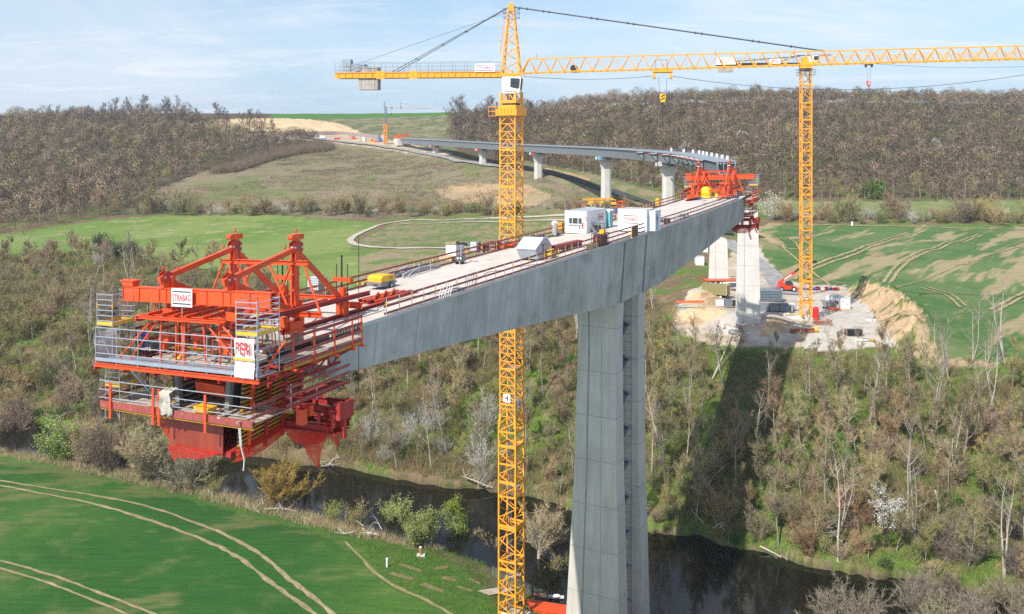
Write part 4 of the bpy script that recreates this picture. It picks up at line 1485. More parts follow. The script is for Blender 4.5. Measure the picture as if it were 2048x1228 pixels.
    if near:
        sign_board(t, P(5.98, 7.05, 2.5), (B(-11, 6.0, 0) - B(-11, 7.0, 0)), up, 1.72, 1.08, 'STRABAG')
        br = MB(); br.bar(P(5.93, 6.2, 1.7), P(5.93, 6.2, 2.7), 0.08, 0.05); br.build('sign_post', timber, t)
    # --- carrier grid
    g = MB()
    for q in (4.0, 5.4, 6.4, 7.4, 8.6):
        g.ibeam(P(6.4, q, 2.02), P(-1.5, q, 2.02), 0.14, 0.2)
    g.build('carrier_beam', orange, t)
    for a in (6.5, 6.0, 4.9, 2.6):
        g = MB(); g.ibeam(P(a, 2.6, 1.86), P(a, 9.6, 1.86), 0.16, 0.18); g.build('carrier_cross_beam', orange, t)
    for sd, q in ((1, 1.5), (-1, 9.4)):
        g = MB(); g.ibeam(P(6.6, q, 1.75), P(-6.0, q, 1.45), 0.2, 0.3); g.build('side_carrier', darkred, t)
    # --- front platform
    pl_ = MB()
    for k in range(5):
        a = 5.9 + k * 0.29
        pl_.bar(P(a, -1.1, -0.80), P(a, 12.15, -0.80), 0.27, 0.05)
    pl_.build('front_platform_deck', galv, t)
    for a in (5.8, 7.25):
        g = MB(); g.ibeam(P(a, -1.2, -1.02), P(a, 12.25, -1.02), 0.2, 0.24); g.build('platform_beam', orange, t)
    for q in (-1.0, 1.6, 4.2, 6.8, 9.4, 12.0):
        g = MB(); g.ibeam(P(7.5, q, -1.2), P(2.8, q, -1.2), 0.14, 0.16); g.build('platform_joist', darkred, t)
    rl = MB()
    for h in (-0.3, 0.2, 0.7, 1.25):
        rl.tube(P(7.3, -1.1, h), P(7.3, 12.15, h), 0.032, 6)
    rl.bar(P(7.32, -1.1, -0.66), P(7.32, 12.15, -0.66), 0.03, 0.2)
    for q in np.linspace(-1.1, 12.15, 8):
        rl.tube(P(7.3, q, -0.9), P(7.3, q, 1.3), 0.028, 6)
    for h in (-0.3, 0.2, 0.7):
        rl.tube(P(7.3, 12.15, h), P(3.2, 12.15, h), 0.026, 6)
        rl.tube(P(7.3, -1.1, h), P(4.6, -1.1, h), 0.026, 6)
    rl.build('platform_railing', galv, t)
    scaffold_tower(t, P, 7.2, 5.6, 10.75, 12.15, -0.85, 3.35, 1.4)
    scaffold_tower(t, P, 7.3, 5.6, -1.1, 0.45, -0.85, 3.35, 1.45)
    ws = []
    for i in range(8):
        ws.append([P(7.3 - j * 0.5, 12.28 + 0.10 * math.sin(i * 1.3 + j), 0.9 - i * 0.32) for j in range(4)])
    wall_sheet('end_sheet', ws, whitec, t)
    if near:
        rows = []
        for i in range(9):
            rows.append([P(7.42 + 0.05 * math.sin(i * 1.1 + j * 1.7), 0.42 - j * 0.205, 1.32 - i * 0.27) for j in range(8)])
        bn = wall_sheet('banner', rows, whitec, t)
        x = (B(-12, -1, 0) - B(-12, 0.45, 0)).normalized()
        text_mesh('lettering', 'PERI', 1, signred, bn, P(7.53, 0.24, 0.45), x, up, depth=0.008, fit=(1.08, 0.66))
        s = MB(); s.bar(P(7.51, 0.4, 0.20), P(7.51, -1.0, 0.20), 0.02, 0.12); s.build('stripe', yellow, bn)
    # struts between platform and carrier grid
    for a, b in (((6.2, 7.7, -0.8), (6.2, 7.7, 1.9)), ((6.2, 6.4, -0.8), (6.2, 6.4, 1.9)), ((6.2, 5.9, -0.8), (6.2, 5.9, 1.9)), ((6.2, 5.7, -0.8), (6.2, 5.7, 1.9)), ((6.2, 3.9, -0.8), (6.2, 4.2, 1.9)), ((6.0, 3.0, -.9), (6.0, 3.1, 1.6)),
                 ((6.2, 8.4, 1.7), (6.2, 11.4, -0.8)), ((6.2, 7.9, 1.7), (6.2, 10.4, -0.8)), ((6.2, 4.1, 1.8), (6.2, 1.0, -0.8)), ((6.2, 2.9, 1.8), (6.2, 0.7, 0.1)), ((5.6, 9.6, 0.3), (5.4, 9.1, 2.5)), ((6.4, -0.6, -0.8), (5.6, -1.6, 0.9)), ((3.5, 6.9, -.2), (3.4, 7.1, 1.9)), ((3.5, 4.9, -.2), (3.4, 4.7, 1.9)), ((2.5, 5.9, .1), (1.4, 6.6, 1.9))):
        r = MB(); r.tube(P(*a), P(*b), 0.06, 7); r.build('strut', orange, t)
    for q, h in ((3.6, 0.75), (8.7, 0.3), (3.4, 0.3), (5.9, 0.55)):
        k = MB()
        k.box(P(5.0, q, h), 0.35, 0.9, 0.35, RZB)
        k.box(P(4.9, q + .2, h - .45), 0.3, 0.3, 0.5, RZB)
        k.build('jack_frame', orange, t)
    rnd = random.Random(21)
    for k in range(26):
        a = rnd.uniform(0.8, 5.6); q = rnd.uniform(2.0, 9.2)
        r = MB()
        if k % 3: r.tube(P(a, q, -.8), P(a + rnd.uniform(-.1, .1), q + rnd.uniform(-.3, .3), rnd.uniform(.8, 1.8)), .035, 5); r.build('prop', (steelg, darkst, orange)[k % 3], t)
        else: r.bar(P(a, q, rnd.uniform(.2, 1.5)), P(a - rnd.uniform(.8, 2), q + rnd.uniform(-.6, .6), rnd.uniform(.2, 1.6)), .09, .12); r.build('loose_beam', (darkred, orange)[k % 2], t)
    # inner formwork deck between platform and concrete
    d = MB()
    d.hexa([P(5.6, 1.6, -0.95), P(5.6, 9.2, -0.95), P(-0.1, 9.2, -0.95), P(-0.1, 1.6, -0.95), P(5.6, 1.6, -0.75), P(5.6, 9.2, -0.75), P(-0.1, 9.2, -0.75), P(-0.1, 1.6, -0.75)])
    d.build('inner_form_deck', plank, t)
    d = MB()
    rnd = random.Random(8)
    for k in range(26):
        a = rnd.uniform(0.5, 5.4); q = rnd.uniform(1.8, 9.0); an = rnd.choice((RZB, RZB + 1.57, RZB + rnd.uniform(-.5, .5)))
        d.cur = rnd.choice((0, 0, 1, 2, 3))
        d.box(P(a, q, -0.68 + rnd.uniform(0, .08)), rnd.uniform(0.6, 2.2), rnd.uniform(.1, .45), rnd.uniform(.06, .2), an)
    d.build('loose_material', [timber, galv, whitec, yellow], t)
    # --- near and far side cantilever forms with their walkways
    for sg, q0, q1 in ((1, -1.3, 0.15), (-1, DW + 1.3, DW - 0.15)):
        b = MB()
        for kk in range(3):
            q = q0 + (q1 - q0) * (kk + 0.5) / 3
            b.bar(P(5.4, q, -0.42), P(-1.6, q, -0.42), abs(q1 - q0) / 3 - 0.02, 0.05)
        w_ = b.build('side_walkway', plank, t)
        b = MB()
        for h in (-0.62, -0.05, 0.42, 0.85):
            b.bar(P(5.4, q0, h), P(-1.6, q0, h), 0.04, 0.17 if h > -0.5 else 0.2)
        b.build('walkway_board', redwood, t)
        b = MB(); b.bar(P(5.4, q0 + .03 * sg, -0.80), P(-1.5, q0 + .03 * sg, -0.80), 0.05, 0.2); b.build('form_edge_beam', ywood, t)
        for a in (4.7, 2.9, 1.1, -0.6, -1.5):
            b = MB(); b.bar(P(a, q0 - 0.06 * sg, -0.95), P(a, q0 - 0.06 * sg + .1 * sg, 0.95), 0.06, 0.09); b.box(P(a, q0 - 0.0 * sg, -0.98), 0.14, 0.55, 0.1, RZB)
            b.build('walkway_post', orange, t)
        b = MB()
        for k in range(30):
            b.box(P(5.2 - k * 0.28, q1 - 0.12 * sg, -0.2), 0.04, 0.3, 0.36, RZB)
        b.build('stop_end_comb', darkst, t)
        # bracket trusses under the cantilever
        for a in (4.2, 1.6, -0.8):
            b = MB()
            qo = q0; qi = q1 + 0.9 * sg
            b.bar(P(a, qo, -1.05), P(a, qi, -1.05), 0.12, 0.14)
            b.bar(P(a, qo + .4 * sg, -1.1), P(a, qi, -2.1), 0.10, 0.12)
            b.bar(P(a, qi, -1.0), P(a, qi, -2.3), 0.10, 0.12)
            b.build('side_bracket', darkred, t)
        b = MB()
        b.bar(P(5.2, q0 + .5 * sg, -1.08), P(-1.4, q0 + .5 * sg, -1.08), 0.14, 0.16)
        b.bar(P(5.2, q0 + .8 * sg, -1.9), P(-.4, q0 + .8 * sg, -1.8), 0.12, 0.14)
        for a in (4, 2.6, 1.2):
            b.bar(P(a, q0 + .5 * sg, -1.1), P(a - 0.7, q0 + .8 * sg, -1.85), 0.09, 0.1)
            b.bar(P(a - 1.4, q0 + .5 * sg, -1.1), P(a - 0.7, q0 + .8 * sg, -1.85), 0.09, 0.1)
        b.build('side_truss', darkred, t)
    # --- outer web forms: boards behind stacked walers and steel soldiers
    HB = -6.15
    for sg, qa, qb in ((1, 1.9, 2.45), (-1, DW - 1.9, DW - 2.45)):
        b = MB()
        b.hexa([P(5.3, qa, -1.0), P(0.05, qa, -1.0), P(0.05, qb, HB + .7), P(5.3, qb, HB), P(5.3, qa + .06 * sg, -1.0), P(0.05, qa + .06 * sg, -1.0), P(0.05, qb + .06 * sg, HB + .7), P(5.3, qb + .06 * sg, HB)])
        wf = b.build('web_form', darkwood, t)
        n_ = 20
        for k in range(n_):
            f = (k + 0.5) / n_
            q = qa + (qb - qa) * f - 0.12 * sg
            h = -1.0 + (HB + 1.0) * f
            b = MB(); b.bar(P(5.35, q, h), P(.1, q, h + 0.6 * f), 0.2, 0.10); b.build('waler', ywood, wf)
        for a in (4.7, 3.3, 1.9, 0.5):
            b = MB(); b.bar(P(a, qa - .28 * sg, -0.95), P(a, qb - .28 * sg, HB - 0.1 + 0.1 * (5 - a)), 0.16, 0.2, up=UB); b.build('soldier', darkred if a < 4 else orange, wf)
        # inner face form
        b = MB()
        qi = qa + 0.55 * sg; qj = qb + 0.5 * sg
        b.hexa([P(5.2, qi, -1.1), P(0.2, qi, -1.1), P(0.2, qj, -3.9), P(5.2, qj, -3.9), P(5.2, qi + .06 * sg, -1.1), P(0.2, qi + .06 * sg, -1.1), P(0.2, qj + .06 * sg, -3.9), P(5.2, qj + .06 * sg, -3.9)])
        fi = b.build('inner_web_form', darkwood, t)
        for k in range(8):
            f = (k + .5) / 8
            b = MB(); b.bar(P(5.25, qi + (qj - qi) * f + .14 * sg, -1.2 - 2.6 * f), P(0.3, qi + (qj - qi) * f + .14 * sg, -1.2 - 2.6 * f), 0.18, 0.08); b.build('waler', timber, fi)
    for q in (2.75, 7.15):
        b = MB(); b.bar(P(5.45, q, -1.0), P(5.45, q + (.2 if q < 5 else -.2), -3.6), .34, .3, up=UB); b.build('end_post', mat('grey timber post', (.22, .21, .20), .85, var=.3, scale=3), t)
    # --- lower front platform
    LH = -3.62
    b = MB()
    for k in range(8):
        b.bar(P(3.2 + k * 0.42, -0.1, LH), P(3.2 + k * 0.42, 12.4, LH), 0.40, 0.06)
    b.build('lower_platform_deck', plank, t)
    b = MB(); b.bar(P(6.72, -0.2, LH + .02), P(6.72, 12.5, LH + .02), 0.05, 0.42); b.build('toe_board', redwood, t)
    b = MB(); b.bar(P(6.6, -0.2, LH - .26), P(6.6, 12.5, LH - .26), 0.1, 0.14); b.bar(P(3.4, -0.2, LH - .2), P(3.4, 12.5, LH - .2), 0.16, 0.24); b.build('platform_beam', ywood, t)
    b = MB()
    for h in (0.45, 0.95, 1.5):
        b.tube(P(6.78, -0.2, LH + h), P(6.78, 12.5, LH + h), 0.03, 6)
    b.build('platform_railing', galv, t)
    for q in (11.4, 7.6, 7.1, 3.3):
        b = MB(); b.bar(P(6.86, q, LH - 0.75), P(6.86, q, LH + 1.4), 0.1, 0.13); b.build('railing_post', orange, t)
    for q in (12.4, -0.1):
        b = MB()
        for h in (0.35, 0.95):
            b.bar(P(6.7, q, LH + h), P(3.2, q, LH + h), 0.04, 0.18)
        for a in (6.5, 4.9, 3.4):
            b.bar(P(a, q, LH), P(a, q, LH + 1.2), 0.05)
        b.build('end_railing', redwood, t)
    scaffold_tower(t, P, 6.5, 4.6, 11.0, 12.3, LH - 0.9, LH + 2.4, LH + 1.1, 3)
    ld = MB()
    for o in (0, 0.4):
        ld.bar(P(6.2, 10.6 - o * .0, LH + 2.3), P(5.2 - o, 9.2, LH + .05), 0.05, 0.07)
    for k in range(8):
        f = (k + .5) / 8
        ld.bar(P(6.2, 10.6, LH + 2.3).lerp(P(5.2, 9.2, LH + .05), f), P(6.2, 10.6, LH + 2.3).lerp(P(4.8, 9.2, LH + .05), f), 0.04)
    ld.build('ladder', galv, t)
    rnd = random.Random(12)
    b = MB()
    for k in range(30):
        b.cur = rnd.choice((0, 0, 1, 2))
        b.box(P(rnd.uniform(3.4, 6.3), rnd.uniform(0.6, 9.0), LH + 0.08 + rnd.uniform(0, .12)), rnd.uniform(.6, 2.4), rnd.uniform(.1, .3), rnd.uniform(.05, .12), RZB + rnd.choice((0, 1.57)) + rnd.uniform(-.2, .2))
    b.build('loose_material', [plank, galv, timber], t)
    if near:
        b = MB()
        for k in range(5):
            b.box(P(5.0, 4.6 + k * .02, LH + 0.9 + k * 0.13), 0.5, 2.4, 0.11, RZB)
        b.build('strapped_bundle', orange, t)
        b = MB()
        c = P(6.2, 4.0, LH + .03)
        o = [(-.55, -.35), (.55, -.35), (.55, .35), (-.55, .35)]
        x = -NB
        lo = [c + x * a * .8 + UB * d_ * .8 for a, d_ in o]; hi = [c + x * a * 1.1 + UB * d_ * 1.1 + up * .5 for a, d_ in o]
        b.add(lo + hi, [(3, 2, 1, 0), (0, 1, 5, 4), (1, 2, 6, 5), (2, 3, 7, 6), (3, 0, 4, 7), (4, 5, 6, 7)])
        b.build('yellow_trough', yellow, t)
        rows = []
        for i in range(9):
            rows.append([P(6.9 + 0.14 * math.sin(j * 1.9 + i * .4) - (0.5 if i == 0 else 0), 6.9 - j * 0.13 + 0.08 * math.sin(i * 1.7), LH + 1.45 - i * 0.19 - 0.06 * math.sin(j * 1.3) * (i > 6)) for j in range(8)])
        wall_sheet('white_sheet', rows, mat('cream cloth', (.47, .44, .37), .85, var=.25, scale=3.0), t)
        for q, z0, a in ((0.6, LH - .2, 6.9),):
            pts = [P(a, q, z0), P(a + .05, q - .15, z0 - 0.9), P(a - .02, q - .35, z0 - 1.7), P(a, q - .3, z0 - 2.3)]
            b = MB()
            for p0, p1 in zip(pts[:-1], pts[1:]):
                b.bar(p0, p1, 0.12, 0.03)
            b.build('lifting_strap', whitec, t)
    # --- bottom form and side walkway below
    b = MB()
    b.hexa([P(5.6, 2.6, HB), P(5.6, 7.2, HB + .2), P(-2.4, 7.2, HB + 1.3), P(-2.4, 2.6, HB + 1.3), P(5.6, 2.6, HB + .3), P(5.6, 7.2, HB + .5), P(-2.4, 7.2, HB + 1.6), P(-2.4, 2.6, HB + 1.6)])
    b.build('bottom_form', darkred, t)
    b = MB()
    p4 = [P(5.75, 7.9, LH - .4), P(5.75, 3.0, LH - .5), P(5.75, 3.0, HB + .1), P(5.75, 7.2, HB + .35)]
    b.prism(p4, UF * 0.08)
    b.build('front_form_plate', redplate, t)
    b = MB()
    for k in range(3):
        b.bar(P(5.0, -0.9 + k * .42, LH + .5), P(-0.6, -0.9 + k * .42, LH + .55), 0.4, 0.06)
    b.build('lower_side_walkway', darkred, t)
    b = MB()
    for h in (0.65, 1.15, 1.6):
        b.bar(P(5.0, -1.1, LH + h), P(-.6, -1.1, LH + h + .05), 0.04, 0.17)
    b.build('walkway_board', redwood, t)
    for a in (4.6, 2.4, -.5):
        b = MB(); b.bar(P(a, -1.05, LH + .3), P(a, -1.05, LH + 1.8), 0.05); b.build('walkway_post', galv, t)
    b = MB(); b.box(P(3.2, -0.6, LH - .5), 0.4, 0.5, 0.9, RZB); b.box(P(2.6, -0.6, LH - .3), 0.3, 0.5, 0.6, RZB); b.build('suspension_block', orange, t)
    # rear transverse girder under the finished concrete
    for a in (1.7, 0.2):
        b = MB()
        b.ibeam(P(a, -1.7, -4.1), P(a, DW + 2.0, -4.1), 0.26, 0.4); b.ibeam(P(a, -1.7, -5.25), P(a, DW + 2.0, -5.25), 0.26, 0.4)
        for q in (-1.7, -0.6, 0.8, 2.4, 4.85, 7.3, 9.0, 10.4, 11.6):
            b.bar(P(a, q, -4.3), P(a, q, -5.1), 0.2, 0.2)
        b.build('rear_cross_girder', darkred, t)
    b = MB()
    for q in (-1.7, -1.2):
        b.ibeam(P(2.0, q, -4.3), P(-.2, q, -4.3), 0.3, 0.55)
    b.box(P(1.0, -1.9, -4.2), 1.3, 0.5, 1.0, RZB); b.bar(P(1.0, -1.9, -3.7), P(1.0, -1.9, -5.9), 0.3, 0.25, up=UB)
    b.build('suspension_frame', darkred, t)
    b = MB()
    for k in range(3):
        b.bar(P(1.6 - k * .5, -1.9, -5.5), P(1.6 - k * .5, 2.4, -5.5), 0.46, 0.06)
    b.build('rear_platform', darkred, t)
    # red nets: a flank at the far corner, a fringe under the front plate, a belly round the near form, two loose flaps
    rows = []
    for i in range(7):
        f = i / 6
        rows.append([P(5.8 - .2 * f, (9.6 + (7.35 - 9.6) * f ** .7) * (1 - j / 5) + (7.95 - .7 * f) * j / 5, LH - .5 - f * (HB + .3 - LH + .5) * -1 + .12 * math.sin(j + i)) for j in range(6)])
    wall_sheet('safety_net', rows, netred, t)
    rows = []
    for i in range(5):
        f = i / 4
        rows.append([P(5.97 + .04 * math.sin(j * 2 + i), 7.35 - j * .48, HB + .40 - f * (.62 * math.sin((j + .6) / 10 * math.pi) ** .6 + .25 - .05 * j + (j == 1) * .35)) for j in range(10)])
    wall_sheet('safety_net', rows, netred, t)
    rows = []
    for i in range(8):
        f = i / 7
        rows.append([P(5.85 - j * .70, 2.1 - .45 * math.sin(f * 2.6) + .5 * f, HB + .55 + .08 * j - f * (1.15 * math.sin((j + 2.5) / 12 * math.pi))) for j in range(9)])
    wall_sheet('safety_net', rows, netred, t)
    rows = []
    for i in range(10):
        f = i / 9
        c0 = P(1.7, 1.7, HB + .5).lerp(P(1.0, -1.8, -4.4), f) - up * .55 * math.sin(f * math.pi)
        rows.append([c0 + up * (.25 - .26 * j) + UF * (.10 * math.sin(i + j) + .2 - .1 * j) for j in range(5)])
    wall_sheet('safety_net', rows, netred, t)
    for c0, w0, L_ in ((P(1.7, -.1, -5.4), .8, 2.2), (P(1.2, -1.2, -4.9), .55, 1.5)):
        rows = []
        for i in range(8):
            f = i / 7
            rows.append([c0 - up * L_ * f - NB * -.5 * f - UF * w0 * (1.05 - f ** 1.3) * (j - 1.5) + NB * .12 * math.sin(j * 2 + i) for j in range(4)])
        wall_sheet('safety_net', rows, netred, t)
    recentre(t)
    return t


traveller(-5.0, -1, 'large orange form traveller with scaffolds and red nets at the near end of the bridge', True)
traveller(106.0, 1, 'orange form traveller at the far end of the bridge arm near the tall yellow mast', False)

# ------------------------------------------------------------------ tower cranes


def lattice_mast(name, t, m, c, w, z0, z1, d1, bay, style, chord=0.11, dia=0.06):
    """square lattice column round the axis c; d1 is the direction of its left-hand face"""
    d1 = Vector(d1).normalized(); d2 = Vector((-d1.y, d1.x, 0))
    cs = [Vector((c[0], c[1], 0)) + d1 * a * w / 2 + d2 * b * w / 2 for a, b in ((-1, -1), (1, -1), (1, 1), (-1, 1))]
    b = MB()
    Z = lambda p, z: Vector((p.x, p.y, z))
    for p in cs:
        b.bar(Z(p, z0), Z(p, z1), chord, chord, up=d1)
    n = max(1, int(round((z1 - z0) / bay)))
    h = (z1 - z0) / n
    for i in range(4):
        p, q = cs[i], cs[(i + 1) % 4]
        mid = (p + q) / 2
        for k in range(n):
            a, e = z0 + k * h, z0 + (k + 1) * h
            if style == 'K' and i in (0, 2):
                b.bar(Z(p, e), Z(q, e), dia, dia)
                b.bar(Z(p, a), Z(mid, e), dia, dia); b.bar(Z(q, a), Z(mid, e), dia, dia)
            else:
                if k % 2 == 0:
                    b.bar(Z(p, a), Z(q, e), dia, dia)
                else:
                    b.bar(Z(q, a), Z(p, e), dia, dia)
                if style != 'K' and k % 3 == 0:
                    b.bar(Z(p, a), Z(q, a), dia * 1.5, dia * 1.8)
    return b.build(name, m, t), cs


def lattice_jib(name, t, m, p0, p1, hgt, wid, bay, taper=0.75, chord=0.10, dia=0.055, start=1.6):
    p0 = Vector(p0); p1 = Vector(p1)
    d = (p1 - p0); L_ = d.length; d.normalize()
    s = d.cross(Vector((0, 0, 1))).normalized(); u = Vector((0, 0, 1))
    n = int(L_ / bay)
    b = MB()
    top = []; bl = []; br = []
    for k in range(n + 1):
        f = k / n
        k_ = 1 - (1 - taper) * f
        c = p0 + d * L_ * f
        bl.append(c - s * wid / 2); br.append(c + s * wid / 2)
        top.append(c + u * hgt * k_ - d * bay * 0.5)
    for P_ in (bl, br):
        b.bar(P_[0], P_[-1], chord, chord)
    b.bar(top[1], top[-1], chord * 1.05, chord * 1.05)
    b.bar(bl[0], top[1], chord, chord); b.bar(br[0], top[1], chord, chord)
    for k in range(1, n + 1):
        for P_ in (bl, br):
            b.bar(P_[k - 1], top[k], dia, dia); b.bar(top[k], P_[k], dia, dia)
        b.bar(bl[k - 1], br[k], dia * .8, dia * .8); b.bar(bl[k], br[k], dia * .8, dia * .8)
    return b.build(name, m, t), top, d, s


def hook_block(t, top, drop, col, rope_gap, strap=0.0, size=1.0):
    u = Vector((0, 0, 1)); x = Vector((1, 0, 0))
    c = Vector(top) - u * drop
    r = MB()
    for sgn in (-1, 1):
        r.tube(Vector(top) + x * rope_gap * sgn, c + x * rope_gap * .7 * sgn + u * 0.5, 0.022, 5)
    r.build('hoist_rope', cable, t)
    b = MB()
    z = size
    b.prism([c + x * a * z + u * e * z - Vector((0, .12, 0)) for a, e in ((-.3, .45), (.3, .45), (.36, .1), (.22, -.5), (-.22, -.5), (-.36, .1))], (0, 0.24 * z, 0))
    hb = b.build('hook_block', col, t)
    s = MB()
    for o in (-0.18, 0.16):
        s.prism([c + x * a * z + u * e * z - Vector((0, .135, 0)) for a, e in ((-.22, o - .12), (.24, o + .14), (.24, o + .28), (-.22, o + .02))], (0, 0.01, 0))
    s.build('stripe', signblk if col is yellow else white, hb)
    h = MB()
    h.tube(c - u * .5 * z, c - u * .75 * z, 0.07 * z, 6)
    pts = [c - u * (0.95 * z) + x * 0.2 * z * math.sin(a) + u * 0.2 * z * math.cos(a) for a in np.linspace(0, 4.2, 9)]
    h.path(pts, 0.05 * z, 5)
    if strap:
        h.tube(c - u * 1.1 * z, c - u * (1.1 * z + strap), 0.05, 5)
    h.build('hook', darkst if strap else white, hb)
    return hb


def crane_four():
    t = thing('tower_crane', 'tall yellow tower crane with white cab and number 4 plates rising beside the bridge arm', 'crane')
    Y0 = 106.0
    S_ = F / Y0
    X0 = (1022.8 - 1024) / S_
    zy = lambda y: CZ + (YH - y) / S_
    c = (X0, Y0)
    d1 = (0.89, -0.456, 0)
    lattice_mast('upper_mast', t, craney, c, 1.95, zy(845), zy(232), d1, 0.93, 'K', 0.14, 0.085)
    lattice_mast('lower_mast', t, craney, c, 2.18, zy(1245), zy(838), d1, 1.25, 'Z', 0.17, 0.09)
    D1 = Vector(d1).normalized(); D2 = Vector((-D1.y, D1.x, 0)); C = Vector((X0, Y0, 0)); u = Vector((0, 0, 1))
    Z = lambda y: Vector((X0, Y0, zy(y)))
    # collar where the mast gets wider
    b = MB()
    for a, e in ((-1, -1), (1, -1), (1, 1), (-1, 1)):
        p = C + D1 * a * 1.03 + D2 * e * 1.03
        b.bar(Vector((p.x, p.y, zy(850))), Vector((p.x, p.y, zy(826))) - (D1 * a + D2 * e) * 0.08, 0.26, 0.26, up=D1)
        b.bar(Vector((p.x, p.y, zy(888))), Vector((p.x, p.y, zy(878))), 0.22, 0.22, up=D1)
    b.build('adapter_collar', craney, t)
    # heavier frames at section joints
    for y in (300, 372, 442, 515, 590, 660, 735, 805):
        b = MB()
        for e in (-1, 1):
            b.bar(C + D1 * -.97 + D2 * e * .97 + u * zy(y), C + D1 * .97 + D2 * e * .97 + u * zy(y), 0.09, 0.22)
            b.bar(C + D2 * -.97 + D1 * e * .97 + u * zy(y), C + D2 * .97 + D1 * e * .97 + u * zy(y), 0.09, 0.22)
        b.build('section_frame', craney, t)
    for y in (888, 960, 1047, 1133, 1220):
        b = MB()
        for e in (-1, 1):
            b.bar(C + D1 * -1.09 + D2 * e * 1.09 + u * zy(y), C + D1 * 1.09 + D2 * e * 1.09 + u * zy(y), 0.1, 0.3)
            b.bar(C + D2 * -1.09 + D1 * e * 1.09 + u * zy(y), C + D2 * 1.09 + D1 * e * 1.09 + u * zy(y), 0.1, 0.3)
        b.build('section_frame', craney, t)
    # inside: ladders and small grey landings
    for i, y in enumerate((288, 345, 412, 480, 655, 735, 800, 893, 972, 1058, 1150)):
        b = MB()
        b.box(Z(y) + D1 * (0.2) + D2 * 0.1, 1.2, 1.3, 0.05, math.atan2(D1.y, D1.x))
        b.bar(Z(y) + D1 * -.4 - D2 * .5 + u * 0.5, Z(y) + D1 * .8 - D2 * .5 + u * .5, .03)
        b.build('landing', galv, t)
    b = MB()
    for o in (-.22, .18):
        b.bar(Z(1240) + D1 * (-.35 + o) + D2 * .3, Z(240) + D1 * (-.35 + o) + D2 * .3, 0.045)
    z = zy(1240)
    while z < zy(240):
        b.bar(C + D1 * -.57 + D2 * .3 + u * z, C + D1 * -.17 + D2 * .3 + u * z, 0.03)
        z += 0.3
    b.build('ladder', steelg, t)
    # number plates
    for org, x in ((Z(800) - D1 * 0.5 - D2 * 1.12, D1), (Z(813) + D1 * 1.12 - D2 * 0.55, D2)):
        sg = sign_board(t, org, x, u, 0.95, 0.95 if x == D1 else 1.15, '', 'number_plate', bars=False) if False else None
        m = MB(); n = x.cross(u)
        o = Vector(org)
        m.hexa([o, o + x * .92, o + x * .92 - n * .04, o - n * .04] + [q + u * .95 for q in (o, o + x * .92, o + x * .92 - n * .04, o - n * .04)])
        sg = m.build('number_plate', white, t)
        text_mesh('lettering', '4', 1, signblk, sg, o + x * .22 + u * .16 + n * .01, x, u, .01, fit=(.5, .64))
    b = MB(); b.box(Z(1223) - D1 * .2 - D2 * 1.14, 1.0, 0.08, 0.55, math.atan2(D1.y, D1.x)); b.build('base_plate', white, t)
    b = MB(); gz = float(TZ(X0, Y0)); b.box((X0, Y0, gz - .5), 3.4, 3.4, 1.0, math.atan2(D1.y, D1.x)); b.build('foundation', paleconc, t)
    # turntable and cab carrier
    b = MB()
    b.box(Z(225), 2.7, 2.7, 0.75, math.atan2(D1.y, D1.x)); b.box(Z(215), 2.3, 2.3, 0.5, math.atan2(D1.y, D1.x))
    for k in range(6):
        b.box(Z(222) + D1 * (-1.1 + .44 * k) - D2 * 1.38, 0.10, 0.08, .55, math.atan2(D1.y, D1.x))
    b.build('slewing_platform', craney, t)
    b = MB(); b.tube(Z(214), Z(207), 1.05, 20); b.build('slewing_ring', darkst, t)
    b = MB()
    for a, e in ((-1, -1), (1, -1), (1, 1), (-1, 1)):
        b.bar(Z(207) + D1 * a * .95 + D2 * e * .85, Z(184) + D1 * a * .95 + D2 * e * .8, 0.28, 0.28, up=D1)
    for e in (-.85, .85):
        b.bar(Z(206) + D1 * -.9 + D2 * e, Z(186) + D1 * -.1 + D2 * e, .1); b.bar(Z(206) + D1 * .9 + D2 * e, Z(186) + D1 * .1 + D2 * e, .1)
    b.box(Z(204), 2.1, 1.9, 0.35, math.atan2(D1.y, D1.x))
    b.cur = 1; b.tube(Z(204), Z(150), .22, 10)
    b.build('slewing_tower', [craney, steelg], t)
    b = MB()
    for hh in (0, .55, 1.1):
        for p, q in (((-1.4, -1.3), (-2.4, -1.3)), ((-2.4, -1.3), (-2.4, -.2)), ((-2.4, -.2), (-1.4, -.2))):
            b.bar(Z(232) + D1 * p[0] + D2 * p[1] + u * hh, Z(232) + D1 * q[0] + D2 * q[1] + u * hh, .05)
    for p in ((-2.4, -1.3), (-2.4, -.2), (-1.45, -1.3)):
        b.bar(Z(232) + D1 * p[0] + D2 * p[1], Z(232) + D1 * p[0] + D2 * p[1] + u * 1.1, .05)
    b.build('access_basket', craney, t)
    # jib direction
    JD = Vector((0.985, -0.165, 0)); JS = Vector((0.165, 0.985, 0))
    jr = math.atan2(JD.y, JD.x)
    # cab
    cb = MB()
    o = Z(187.5) - JS * 1.05 - JD * .95
    prof = [(0, 0), (1.95, 0), (2.12, .35), (2.25, 1.75), (2.15, 1.95), (0, 2.0)]
    cb.prism([o + JD * a + u * e for a, e in prof], JS * 1.55)
    cabo = cb.build('cab', white, t)
    w_ = MB()
    w_.prism([o - JS * .012 + JD * a + u * e for a, e in ((.98, .72), (1.85, .5), (2.06, .58), (2.14, 1.62), (2.05, 1.72), (1.02, 1.78))], JS * .02)
    w_.prism([o + JD * 2.13 + JS * .12 + u * .42, o + JD * 2.13 + JS * 1.43 + u * .42, o + JD * 2.26 + JS * 1.43 + u * 1.72, o + JD * 2.26 + JS * .12 + u * 1.72], JD * .012)
    wo = w_.build('window', glass, cabo)
